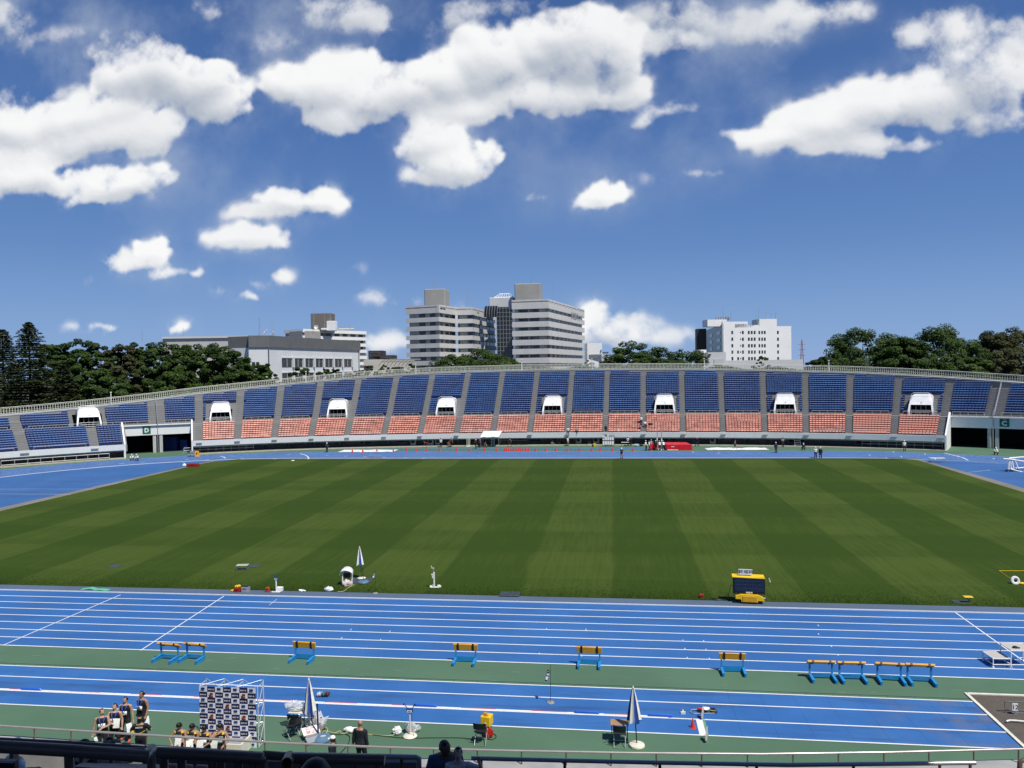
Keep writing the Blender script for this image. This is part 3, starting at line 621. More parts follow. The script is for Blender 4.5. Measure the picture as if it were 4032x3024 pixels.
for a0,a1 in zip(AIS,AIS[1:]):
    x0,x1=a0+AWID(a0)+.12,a1-AWID(a1)-.12; xm=(x0+x1)/2
    for kind,i in rows:
        d=(DRW(i) if kind=='r' else DB(i))+.52; z=ZR(i) if kind=='r' else ZB(i)
        X0b,X1b=x0,x1
        if kind=='r':
            for ga,gb in ((GD0,GD1),(GC0,GC1)):
                if ga<x0 and x1<gb: X0b=X1b=0
                elif x0<ga<x1 and not x0<gb<x1: X1b=ga-.35
                elif x0<gb<x1 and not x0<ga<x1: X0b=gb+.35
                elif x0<ga and gb<x1: X1b=ga-.35
            if X1b-X0b<1.2: continue
        x0_,x1_=x0,x1; x0,x1=X0b,X1b; L=(SP(x1,d)-SP(x0,d)).length; n_=int(L/.48)
        for k in range(n_):
            x=x0+(k+.5)*(x1-x0)/n_
            if kind=='b' and (DB(i)+TR>DR(x)-.25 or any(abs(x-p_)<2.15 for p_ in PORT) and 8.5<d<16.2): continue
            col='red' if kind=='r' and x>GD1 else 'blue'
            if kind=='b' and any(p_-3.6<x<p_+3.6 for p_ in PORT) and i==7: continue
            seats[col].append((x,d,z,kind,i))
        x0,x1=x0_,x1_
def place(col,pred,lab,src,first):
    pick=[s_ for s_ in seats[col] if pred(s_)]; seats[col]=[s_ for s_ in seats[col] if not pred(s_)]
    for s_ in pick:
        if first: o=src; first=False
        else: o=src.copy(); C.objects.link(o)
        o.location=SP(*s_[:3]); o.rotation_euler=(0,0,SN(s_[0])+random.uniform(-.03,.03)); tag(o,lab,'seat',col+' stadium seats')
    print('seats',col,lab,len(pick))
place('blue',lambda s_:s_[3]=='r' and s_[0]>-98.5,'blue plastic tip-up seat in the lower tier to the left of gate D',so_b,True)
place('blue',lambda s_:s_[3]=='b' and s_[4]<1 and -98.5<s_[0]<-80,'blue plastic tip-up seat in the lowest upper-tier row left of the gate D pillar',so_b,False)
place('red',lambda s_:s_[0]>40.1,'red pale-topped seat in one of the two red blocks nearest gate C',so_r,True)
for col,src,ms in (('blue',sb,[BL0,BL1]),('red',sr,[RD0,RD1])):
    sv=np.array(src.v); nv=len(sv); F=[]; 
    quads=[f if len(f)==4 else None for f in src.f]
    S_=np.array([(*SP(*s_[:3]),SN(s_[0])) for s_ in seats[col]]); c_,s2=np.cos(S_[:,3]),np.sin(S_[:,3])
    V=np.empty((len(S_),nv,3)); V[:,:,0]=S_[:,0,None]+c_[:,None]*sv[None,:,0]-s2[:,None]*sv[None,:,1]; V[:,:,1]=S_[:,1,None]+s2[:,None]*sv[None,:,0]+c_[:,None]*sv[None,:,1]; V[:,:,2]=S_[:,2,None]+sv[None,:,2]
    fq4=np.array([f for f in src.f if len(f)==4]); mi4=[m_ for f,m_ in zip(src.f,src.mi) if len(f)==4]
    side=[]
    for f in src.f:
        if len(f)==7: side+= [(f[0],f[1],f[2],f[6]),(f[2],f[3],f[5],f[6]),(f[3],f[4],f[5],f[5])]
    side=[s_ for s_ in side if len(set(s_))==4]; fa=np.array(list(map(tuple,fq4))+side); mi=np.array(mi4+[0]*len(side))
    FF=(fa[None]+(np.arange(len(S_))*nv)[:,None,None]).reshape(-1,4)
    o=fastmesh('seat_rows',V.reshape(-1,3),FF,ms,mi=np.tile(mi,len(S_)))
    tag(o,{'blue':'mass of dark blue seats filling the upper tier of the far grandstand','red':'mass of pale-topped red seats filling the lower tier of the far grandstand'}[col],'seats',kind='stuff'); print('mass',col,len(S_))
# ================================================================= buildings behind the stand
def horizon(u): return 1483.07-.016355*(u-186.6)
GLASS=mat('dark_window_glass',(.025,.03,.035),.15,.3,2,spec=.6); GLASSC=mat('curtained_window_glass',(.09,.10,.105),.25,.3,1.2,spec=.6)
HBAND=mat('pale_grey_cladding',(.60,.595,.58),.7,.06,.3,detail=8); HCORE=mat('grey_wall_cladding',(.33,.325,.32),.7,.08,.3); HTOWER=mat('grey_tower_cladding',(.33,.325,.30),.7,.06,.25)
WBLD=mat('white_render_wall',(.86,.86,.85),.7,.04,.15,detail=8); WBLD2=mat('off_white_wall',(.58,.59,.60),.7,.05,.2); MULL=mat('steel_mullion',(.22,.23,.23),.4,.1)
def facade(b,A,B,z0,z1,inset=0.0,th=1.0,ext=0.0):
    """slab along A->B (outer line, building on the far side), from z0 to z1"""
    A,B=Vector(A[:2]),Vector(B[:2]); d=(B-A).normalized(); nrm=Vector((-d.y,d.x))
    if nrm.dot(A)<0: nrm=-nrm
    A=A-d*ext+nrm*inset; B=B+d*ext+nrm*inset; C_,D_=B+nrm*th,A+nrm*th
    b.prism([tuple(A),tuple(B),tuple(C_),tuple(D_)],z0,z1); return d,nrm
def on(A,B,t,off,z):
    A,B=Vector(A[:2]),Vector(B[:2]); d=(B-A).normalized(); nrm=Vector((-d.y,d.x))
    if nrm.dot(A)<0: nrm=-nrm
    p_=A+(B-A)*t+nrm*off; return Vector((p_.x,p_.y,z)),math.atan2(d.y,d.x)
def window(par,A,B,t,off,z,wd,h,m=None,frame=True):
    q,a=on(A,B,t,off,z); b=MB(); b.box((0,0,0),(wd,.12,h)); o=b.build('window',m or random.choice([GLASS,GLASS,GLASSC]),par,q); o.rotation_euler=(0,0,a)
    return o
def hospital(name,label,roof,pts,par_h,rec,bandh,nfl,win):
    P=[g(u,v,roof) for u,v in pts]; r=thing(name,label,'building',(P[1].x,P[1].y,0)); inv=Vector((-P[1].x,-P[1].y,0)); P0_=[p_+inv for p_ in P]
    for b_name,mm in (('wall',HCORE),('balcony_band',HBAND)):
        b=MB()
        for k,(A,B) in enumerate(zip(P,P[1:])):
            A2,B2=A,B
            if b_name=='wall': 
                b.M=Matrix.Translation(inv); facade(b,A,B,0,roof-par_h,inset=1.1,th=6,ext=-1.15)
            else:
                b.M=Matrix.Translation(inv); facade(b,A,B,roof-par_h,roof,th=1.05,ext=.02*k)
                z=roof-par_h
                for f in range(nfl):
                    z-=rec; facade(b,A,B,z-bandh,z,th=1.05,ext=.01*k)
                    z-=bandh
        b.build(b_name,mm,r)
    b=MB(); b.M=Matrix.Translation(inv); Q=[tuple(p_[:2]) for p_ in P]; bk=[(P[-1].x-9,P[-1].y+6),(P[0].x+14,P[0].y+45)]; b.prism(Q+bk,roof-1.2,roof-.7); b.build('roof',HCORE,r)
    z=roof-par_h
    for f in range(nfl+1):
        for k,ts,wd,h in win:
            if k>=len(P)-1: continue
            for t in ts:
                q,a=on(P[k],P[k+1],t,1.02,z-rec/2); q+=inv; b=MB(); b.box((0,0,0),(wd,.14,rec*.96)); o=b.build('window',random.choice([GLASS,GLASS,GLASSC]),r,q); o.rotation_euler=(0,0,a)
        z-=rec+bandh
    return r,P,inv
r,P,inv=hospital('hospital_block','left stepped wing of the big grey hospital with banded balconies and one roof tower',42.1,[(1597,1206.6),(1728.5,1199.2),(1798,1210.1),(1860,1208.8),(1956,1236)],3.4,1.75,1.92,7,
  [(0,(.46,.76),3.0,1),(0,(.585,),.8,1),(1,(.3,.52,.82),4,1),(1,(.93,),3,1),(2,(.82,.95),2.2,1),(3,(.12,.26,.40,.54,.68,.82,.94),5,1)])
def roofbox(par,inv,u0,u1,v0,z0,mm,name,deep=9,ang=0.0):
    A=pd(u0,v0,z0); B=pd(u1,v0,z0); w_=(B-A).length; zt_=A.z; c=(A+B)/2+Vector((0,deep/2,0)); b=MB(); b.box((c.x+inv.x,c.y+inv.y,zt_-5.5),(w_*.96,deep,11),bev=.3); return b.build(name,mm,par)
roofbox(r,inv,1667,1754,1138,352,HTOWER,'roof_tower',10)
def mast(par,inv,u,v0,v1,D,rr=.12,name='antenna'):
    b=MB(); p_,q=pd(u,v1,D)+inv,pd(u,v0,D)+inv; b.cyl(p_,q,rr,rr*.5,n=5); return b.build(name,GALV,par)
mast(r,inv,1710.5,1081,1142,338); mast(r,inv,1843,1127,1200,350); 
b=MB(); 
for t in (.12,.28): 
    q,a=on(P[1],P[2],t,-.04,40.6); q+=inv; b.box(q,(2.2,.1,.5),a)
for t in (.35,.75): 
    q,a=on(P[3],P[4],t*.6,-.04,40.2); q+=inv; b.box(q,(2.4,.1,.55),a)
b.build('parapet_slot',GLASS,r)
r2,P2,inv2=hospital('hospital_block','right wing of the grey hospital with parapet lettering and the taller roof tower',44.3,[(2014.5,1181.8),(2159,1176.8),(2301,1219)],4.0,1.55,2.35,7,
  [(0,(.33,.63),3.2,1),(0,(.22,.52),1.6,1),(1,(.05,.16,.27,.38,.49,.60,.71,.82,.92),3.6,1)])
roofbox(r2,inv2,2023,2130,1116.5,353,HTOWER,'roof_tower',10); mast(r2,inv2,2093.5,1053,1118,342); mast(r2,inv2,2179,1104,1180,345)
b=MB()
for t in (.05,.14,.24,.33,.43,.53,.63,.73,.84,.94): q,a=on(P2[1],P2[2],t,-.05,43.2); b.box(q+inv2,(2.6,.1,.55),a)
b.build('parapet_slot',mat('pale_opening',(.5,.55,.62),.5),r2)
b=MB(); q,a=on(P2[1],P2[2],.78,-.25,39.6); text(b,'東京医療センター',q+inv2,3.4,(math.cos(a),math.sin(a),0),(0,0,1),bold=.02,sx=1.0); b.extr_done=1; b.build('lettering',mat('sign_letters',(.33,.34,.36),.5),r2)
# glazed lift core between the wings
A,B=g(1955,1222,43),g(2016,1205,43); q=(A+B)/2; gl=thing('glass_tower','dark gridded glass stair tower between the two grey hospital wings','building',(q.x,q.y,0)); iv=Vector((-q.x,-q.y,0))
D_=345; L0,L1=pd(1955,1200,D_+6)+iv,pd(2018,1200,D_+6)+iv
b=MB(); b.prism([(L0.x,L0.y),(L1.x,L1.y),(L1.x,L1.y+10),(L0.x,L0.y+10)],0,43); b.build('glazing',mat('black_glass',(.01,.012,.014),.1,.2,1,spec=.7),gl)
b=MB(); 
for i in range(6): t=i/5; p_=L0.lerp(L1,t); b.box((p_.x,p_.y-.06,21.5),(.22,.16,43))
for k in range(22): z=1.5+k*1.95; c=(L0+L1)/2; b.box((c.x,c.y-.05,z),((L1-L0).length,.14,.2),math.atan2(L1.y-L0.y,L1.x-L0.x))
b.build('mullions',MULL,gl)
A2,B2=pd(1905,1202,D_)+iv,pd(1957,1202,D_)+iv; b=MB(); n_=6
for i in range(n_): 
    t0,t1=math.pi/2*i/n_,math.pi/2*(i+1)/n_; y0,z0,y1,z1=5-5*math.cos(t0),38+5.5*math.sin(t0),5-5*math.cos(t1),38+5.5*math.sin(t1)
    b.quad((A2.x,A2.y+y0,z0),(B2.x,B2.y+y0,z0),(B2.x,B2.y+y1,z1),(A2.x,A2.y+y1,z1))
b.build('curved_skylight',mat('black_glass',(.01,.012,.014),.1),gl)
b=MB()
for i in range(6): x_=A2.x+(B2.x-A2.x)*i/5; b.tube([(x_,A2.y+5-5*math.cos(t*math.pi/12)-.05,38+5.5*math.sin(t*math.pi/12)+.05) for t in range(7)],.12,n=4)
b.build('skylight_ribs',MULL,gl)
A3,B3=pd(1926,1172,D_+14)+iv,pd(2024,1172,D_+14)+iv; zt=(pd(1926,1172,D_+14)).z; b=MB(); b.box(((A3.x+B3.x)/2,A3.y+6,zt-4),((B3-A3).length,12,8),bev=.2); b.build('penthouse',WBLD2,gl)
b=MB(); c=(A3+B3)/2; c=Vector((c.x+.8,A3.y+5,zt))
for i in range(7): t=i/6; b.cyl(c+Vector((-4.6+9.2*t,-3,.1)),c+Vector((-2.4+4.8*t,1,2.2)),.12,n=5)
b.tube([c+Vector((-2.4,1,2.2)),c+Vector((2.4,1,2.2))],.2,n=5); b.tube([c+Vector((-4.6,-3,.2)),c+Vector((4.6,-3,.2))],.2,n=5); b.build('roof_frame',WHITE,gl)
# white office block
zr=38.4; A,B=g(2845,1266,zr),None; D_=(A-CAM).dot(FWD); B=pd(3115,1268,D_+4); Lg=g(2768,1298.5,zr)
ob=thing('office_block','white research block with small dark windows, green glazed side and rooftop lettering','building',(A.x,A.y,0)); iv=Vector((-A.x,-A.y,0))
def seg_box(par,name,mm,A,B,t0,t1,z0,z1,th=1.6,off=0):
    b=MB(); b.M=Matrix.Translation(iv); a_,b_=A+(B-A)*t0,A+(B-A)*t1; facade(b,a_,b_,z0,z1,inset=off,th=th); return b.build(name,mm,par)
zz=lambda v,u: CAMH+(horizon(u)-v)/F_PX*D_
seg_box(ob,'wall',WBLD,A,B,0,1,0,zz(1283,3080))
seg_box(ob,'parapet',WBLD,A,B,0,.365,zz(1283,3080),zz(1266,2900),th=1.5); seg_box(ob,'parapet',WBLD,A,B,.365,.54,zz(1283,3080),zz(1279,2960),th=1.5); seg_box(ob,'stair_tower',WBLD,A,B,.535,.79,zz(1283,3080),zz(1255,3020),th=10)
seg_box(ob,'plant_room',WBLD,A,B,-.16,.12,zz(1268,2860)-2,zz(1255,2860),th=8,off=6)
b=MB(); b.M=Matrix.Translation(iv); facade(b,Lg,A,0,zr-1.2,th=.4,ext=-.05); b.build('green_glazed_wall',mat('green_glass_cladding',(.030,.085,.062),.3,.15,.4),ob)
for k in range(5):
    for t,wd in ((.14,2.2),(.45,7),(.82,8)):
        q,a=on(Lg,A,t,-.06,zr-5.5-k*4.1); b=MB(); b.box((0,0,0),(wd*1.7,.12,2.0)); o=b.build('window',GLASS,ob,q+iv); o.rotation_euler=(0,0,a)
b=MB(); b.M=Matrix.Translation(iv); q=pd(2750,1296,D_+18); b.box((q.x+1.2,q.y,(q.z)/2),(5.2,9,q.z)); b.build('dark_stair_tower',mat('dark_brown_cladding',(.035,.028,.026),.6),ob)
for k,vv in enumerate((520,573,625,675,727)):
    for x,wd,hh in [(1774,14,24),(1840,7,10),(1858,14,24),(1905,14,24),(1928,14,24),(1951,14,24),(1988,12,24),(2010,12,24),(2031,14,24),(2136,14,24)]+([(1819,14,22)] if k>2 else []):
        u,v=2000+x*.4973,1050+vv*.4973; t=(u-2845)/(3115-2845); q=pd(u,v,D_+4*t); q_,a=on(A,B,t,-.05,q.z); b=MB(); b.box((0,0,0),(wd*.4973*D_/F_PX,.12,hh*.4973*D_/F_PX)); o=b.build('window',GLASS if wd<14 or k!=3 else GLASSC,ob,q_+iv); o.rotation_euler=(0,0,a)
b=MB(); q,a=on(A,B,.32,-.2,zz(1282,2890)); text(b,'臨床研究センター',q+iv,1.9*1.0,(math.cos(a),math.sin(a),0),bold=.02,sx=.72*1.0); b.build('lettering',mat('sign_letters',(.33,.34,.36),.5),ob)
for u,v0,v1 in [(2847,1213,1250),(2878,1222,1262),(2977,1234,1285),(2988,1212,1262),(3017,1231,1256),(3038,1231,1256),(3055,1228,1256)]: mast(ob,iv,u,v0,v1,D_+6,.25 if u>3000 else .15)
b=MB(); b.M=Matrix.Translation(iv)
for i in range(6): q=pd(2822+i*9.5,1252,D_+9); b.lathe((q.x,q.y,q.z-1.2),[(.62,0),(.62,1.7),(.3,1.75)],n=8)
b.build('roof_tank',GREYB,ob)
# grey-topped hall on the left
zr=25.7; K,L_,R_=g(1060,1321,zr),g(978,1321,zr),g(1419,1343.5,zr); hall=thing('hall','white hall with a grey metal parapet and two rows of square windows','building',(K.x,K.y,0)); iv=Vector((-K.x,-K.y,0))
HWALL=mat('white_panel_wall',(.66,.68,.70),.7,.05,.25); HGREY=mat('grey_metal_cladding',(.135,.14,.145),.6,.1,.4)
b=MB(); b.M=Matrix.Translation(iv); facade(b,K,R_,0,zr-3.5,inset=.4,th=14); facade(b,L_,K,0,zr-3.5,inset=.4,th=14); b.build('wall',HWALL,hall)
b=MB(); b.M=Matrix.Translation(iv); facade(b,K,R_,zr-3.5,zr,th=14.5); facade(b,L_,K,zr-3.5,zr-.01,th=14.5); b.build('parapet',HGREY,hall)
b=MB(); b.M=Matrix.Translation(iv); 
for t in (0.0,.985): q,a=on(K,R_,t,.3,11); b.cyl(q,(q.x,q.y,zr-3.5),.16,n=6); b.cyl((q.x,q.y,0),q,.16,n=6)
b.build('drain_pipe',mat('pipe_grey',(.12,.12,.13),.5),hall)
for row,vv in enumerate(((685,745),(790,835))):
    for x0,x1 in [(225,300),(315,385),(402,468),(487,545),(565,622),(640,695),(713,772)]:
        u0,u1=1000+x0*.4973,1000+x1*.4973; 
        def tt(u):
            lo,hi=0,1
            for _ in range(40):
                m_=(lo+hi)/2; p_=K+(R_-K)*m_; d=p_-CAM; uu=2016+F_PX*d.dot(RGT)/d.dot(FWD)
                if uu<u: lo=m_
                else: hi=m_
            return lo
        t0,t1=tt(u0),tt(u1); wd=(R_-K).length*(t1-t0); zc=zr-8.0-row*4.6; q,a=on(K,R_,(t0+t1)/2,.34,zc)
        b=MB(); b.box((0,0,0),(wd,.14,2.7)); o=b.build('window',mat('hall_window_glass',(.05,.055,.06),.2,.3,1.5),hall,q+iv); o.rotation_euler=(0,0,a)
        b=MB(); b.box((wd*.62,-.3,.1),(wd*.14,.6,3.2)); b.box((wd*.1,-.12,1.5),(wd*1.2,.25,.3)); b.box((0,-.08,0),(.12,.1,2.7)); b.build('window_frame',HWALL,o)
for x in (2005,2024): window(hall,L_+iv,K+iv,.22 if x==2005 else .42,.34,17.0,.9,1.7,GLASS)
mast(hall,iv,1022,1250,1321,242,.28); mast(hall,iv,1071,1252,1322,242,.08); mast(hall,iv,1079,1292,1322,242,.1)
for u,v,rr in ((1049,1308,1.0),(1076,1312,.8)):
    q=pd(u,v,242)+iv; b=MB(); b.M=Matrix.Translation(q)@Matrix.Rotation(rad(-60),4,'Y')@Matrix.Rotation(rad(30),4,'X'); b.lathe((0,0,0),[(.1,0),(rr*.6,.2),(rr,.5),(rr*.9,.52),(.1,.08)],n=12); b.M=Matrix.Translation(q); b.cyl((0,0,0),(0,.3,-1.0),.07,n=5); b.build('satellite_dish',WHITE,hall)
# long pale wing behind the left trees
zr=28; A,B=g(640,1334,zr),g(980,1329,zr); lw=thing('long_wing','long pale flat-roofed wing showing above the dark trees at the left','building',(A.x,A.y,0)); iv=Vector((-A.x,-A.y,0))
b=MB(); b.M=Matrix.Translation(iv); facade(b,A,B,0,zr,th=12); b.build('wall',mat('pale_stucco',(.50,.49,.47),.8,.06,.2),lw)
b=MB(); b.M=Matrix.Translation(iv); facade(b,A,B,zr,zr+.7,inset=-.6,th=13); b.build('roof_slab',HBAND,lw)
for t in (.3,.55,.9): window(lw,A+iv,B+iv,t,-.04,zr-3.6,2.2,2.0,GLASS)
mast(lw,iv,559,1296,1345,(A-CAM).dot(FWD),.14); mast(lw,iv,721,1290,1330,(A-CAM).dot(FWD),.1)
# banded white tower block behind the hall
zr=36.4; A,K,B=g(1117,1300,zr),g(1193,1294.7,zr),g(1443,1304.6,zr); tb=thing('banded_tower','white banded office tower behind the grey-topped hall with brown rooftop box','building',(K.x,K.y,0)); iv=Vector((-K.x,-K.y,0))
b=MB(); b.M=Matrix.Translation(iv); facade(b,A,K,0,zr-1,inset=1,th=10); facade(b,K,B,0,zr-1,inset=1,th=10); b.build('wall',HCORE,tb)
b=MB(); b.M=Matrix.Translation(iv)
for f in range(9): z=zr-f*3.35; facade(b,A,K,z-1.7,z,th=1.2); facade(b,K,B,z-1.7,z-.002,th=1.2)
b.build('balcony_band',WBLD,tb)
for f in range(3):
    for t in (.14,.27,.40,.53,.66,.79,.92): window(tb,K+iv,B+iv,t,.92,zr-2.5-f*3.35,3.0,1.6,GLASS)
Dk=(K-CAM).dot(FWD); 
def rb(par,iv,u0,u1,v0,v1,D,mm,name,deep=8):
    a_,b_=pd(u0,v0,D),pd(u1,v0,D); z1=a_.z; z0=pd(u0,v1,D).z; b=MB(); b.M=Matrix.Translation(iv); b.box(((a_.x+b_.x)/2,(a_.y+b_.y)/2+deep/2,(z0+z1)/2),((b_-a_).length,deep,z1-z0),math.atan2(b_.y-a_.y,b_.x-a_.x),bev=.15); return b.build(name,mm,par)
rb(tb,iv,1219,1301,1234,1300,Dk+8,mat('taupe_cladding',(.17,.155,.135),.6,.08,.4),'roof_tower'); rb(tb,iv,1283,1317,1264,1302,Dk+3,WBLD,'plant_room',5); rb(tb,iv,1262,1284,1292,1300,Dk+2,WHITE,'roof_unit',2); rb(tb,iv,1330,1391,1293,1300,Dk+10,CREAM,'parapet_wall',3)
for u,v0 in ((1236,1196),(1279,1225),(1300,1228),(1319,1240),(1379,1274)): mast(tb,iv,u,v0,1300,Dk+4,.13)
q=pd(1246,1289,Dk+1)+iv; b=MB(); b.M=Matrix.Translation(q)@Matrix.Rotation(rad(80),4,'X'); b.lathe((0,0,0),[(.05,0),(.8,.2),(1.1,.5),(1.0,.52),(.05,.1)],n=12); b.build('satellite_dish',WHITE,tb)
# dark stepped block, arcade, annexes
def simple(name,label,boxes,D,mm,wins=()):
    q=pd(boxes[0][0],boxes[0][2],D); r=thing(name,label,'building',(q.x,q.y,0)); iv=Vector((-q.x,-q.y,0))
    for k,(u0,u1,v0,v1,m2,nm,deep) in enumerate(boxes):
        a_,b_=pd(u0,v0,D+k*.6),pd(u1,v0,D+k*.6); z1=a_.z; b=MB(); b.M=Matrix.Translation(iv); b.box(((a_.x+b_.x)/2,(a_.y+b_.y)/2+deep/2,z1/2),((b_-a_).length,deep,z1),math.atan2(b_.y-a_.y,b_.x-a_.x)); b.build(nm,m2 or mm,r)
    for (u0,u1,v0,v1,m2) in wins:
        a_,b_=pd(u0,v0,D-.3),pd(u1,v1,D-.3); b=MB(); b.M=Matrix.Translation(iv); b.box(((a_.x+b_.x)/2,(a_.y+b_.y)/2,(a_.z+b_.z)/2),(abs(b_.x-a_.x),.3,abs(a_.z-b_.z)),YAW*0); b.build('window',m2,r)
    return r,iv
BRN=mat('dark_brown_brick',(.05,.04,.04),.7,.1,.5); BRN2=mat('slate_band',(.11,.10,.11),.6)
r,iv=simple('brown_block','dark brown stepped apartment block far behind the arcade left of the hospital',[(1445,1501,1381,1420,None,'wall',14),(1495,1546,1399,1420,None,'low_wing',14)],520,BRN,[(1449,1499,1386,1389,BRN2),(1449,1499,1393,1396,BRN2),(1449,1499,1400,1403,BRN2),(1503,1543,1404,1408,BRN2)])
mast(r,iv,1537,1370,1400,520,.12)
r,iv=simple('low_annex','low cream annex with a flat roof between hall and hospital',[(1425,1612,1416,1460,None,'wall',10)],285,mat('cream_wall',(.52,.50,.45),.8,.06,.3),[(1432,1470,1440,1450,GLASS),(1552,1590,1446,1456,GLASS)])
b=MB(); p_=[pd(1490,1442,281),pd(1612,1442,281)]
for i in range(9): q=p_[0].lerp(p_[1],i/8)+iv; b.tube([q+Vector((0,0,0)),q+Vector((1.2,0,1.6)),q+Vector((2.6,0,2.3)),q+Vector((4.2,1,2.5))],.1,n=4)
b.tube([p_[0]+iv+Vector((1.2,0,1.6)),p_[1]+iv+Vector((1.2,0,1.6))],.1,n=4); b.tube([p_[0]+iv+Vector((4.2,1,2.5)),p_[1]+iv+Vector((4.2,1,2.5))],.12,n=4); b.build('canopy_ribs',MULL,r)
simple('white_annex','bright white windowless annex just right of the hospital',[(2305,2363,1351,1440,None,'wall',12),(2319,2371,1394,1440,WBLD2,'low_wing',6)],330,WBLD,[(2319,2370,1396,1410,mat('louvre_grey',(.2,.21,.22),.6)),(2365,2369,1377,1384,GLASS)])
simple('low_shed','low white shed beside the round trees, right of the annex',[(2362,2440,1400,1440,None,'wall',10)],300,WBLD2,[(2371,2396,1386,1392,HGREY)])
simple('white_garage','low white garage with a pale shutter in front of the office block',[(2745,2852,1388,1440,None,'wall',10),(2748,2778,1377,1390,WBLD,'roof_box',6),(2852,3160,1420,1440,WBLD2,'yard_wall',3)],330,WBLD2,[(2812,2848,1414,1436,mat('pale_shutter',(.6,.6,.58),.6)),(2792,2800,1394,1398,GLASS)])
q=pd(3158,1440,620); r=thing('lattice_mast','thin red and white lattice mast beside the large right-hand trees','mast',(q.x,q.y,0)); b=MB(); zt=pd(3158,1334,620).z
for sx in (-1,1): b.cyl((sx*2.2,0,0),(sx*.3,0,zt-2),.18,n=4)
for k in range(12): z=zt*.45+k*(zt*.52/12); w_=2.2-(1.9*z/zt); b.cyl((-w_,0,z),(w_,0,z+1.5),.12,n=4); b.cyl((w_,0,z),(-w_,0,z+1.5),.12,n=4)
for z in (zt*.62,zt*.75,zt*.87): b.cyl((-3,0,z),(3,0,z),.15,n=4)
b.cyl((0,0,zt-3),(0,0,zt),.12,n=4); b.build('lattice',mat('mast_red',(.35,.10,.07),.6,.3),r)
# ================================================================= trees
LEAF=[mat('leaf_dark_green',(.030,.066,.010),.75,.35,.7),mat('leaf_mid_green',(.052,.100,.015),.75,.3,.7),mat('leaf_light_green',(.090,.145,.022),.7,.3,.7)]
LEAFO=[mat('leaf_olive',(.045,.070,.020),.75,.35,.7),mat('leaf_russet',(.080,.078,.030),.75,.3,.7),mat('leaf_olive_light',(.085,.105,.030),.7,.3,.7)]
LEAFC=[mat('needle_dark',(.018,.034,.013),.8,.3,.7),mat('needle_mid',(.036,.060,.021),.8,.3,.7),mat('needle_tip',(.080,.098,.038),.8,.3,.7)]
BARK=mat('tree_bark',(.06,.045,.035),.9,.3,3)
def leafy(m,k=.38):
    nt=m.node_tree; n=NT(nt); p=nt.nodes['Principled BSDF']; tr=n.n('ShaderNodeBsdfTranslucent'); src=p.inputs['Base Color'].links[0].from_socket; hs_=n.n('ShaderNodeHueSaturation'); n.put(hs_.inputs['Color'],src); hs_.inputs['Value'].default_value=1.3; hs_.inputs['Hue'].default_value=.485; n.put(tr.inputs[0],hs_.outputs[0]); mx=n.n('ShaderNodeMixShader'); mx.inputs[0].default_value=k; n.put(mx.inputs[1],p.outputs[0]); n.put(mx.inputs[2],tr.outputs[0]); out=[q for q in nt.nodes if q.type=='OUTPUT_MATERIAL'][0]; n.put(out.inputs[0],mx.outputs[0])
for m_ in set(LEAF+LEAFO+LEAFC): leafy(m_)
def leaves(Pts,Nrm,size,aspect=1.0):
    """quads around points, facing roughly Nrm"""
    k=len(Pts); a=RNG.normal(size=(k,3)); nn=Nrm*1.5+.55*RNG.normal(size=(k,3)); nn/=np.linalg.norm(nn,axis=1)[:,None]; x=np.cross(nn,a); x/=np.linalg.norm(x,axis=1)[:,None]; y=np.cross(nn,x)
    s=size*RNG.uniform(.6,1.4,k)[:,None]; x*=s; y*=s*aspect; V=np.stack([Pts-x-y*.6,Pts+x*.7-y,Pts+x+y*.6,Pts-x*.7+y],1); return V
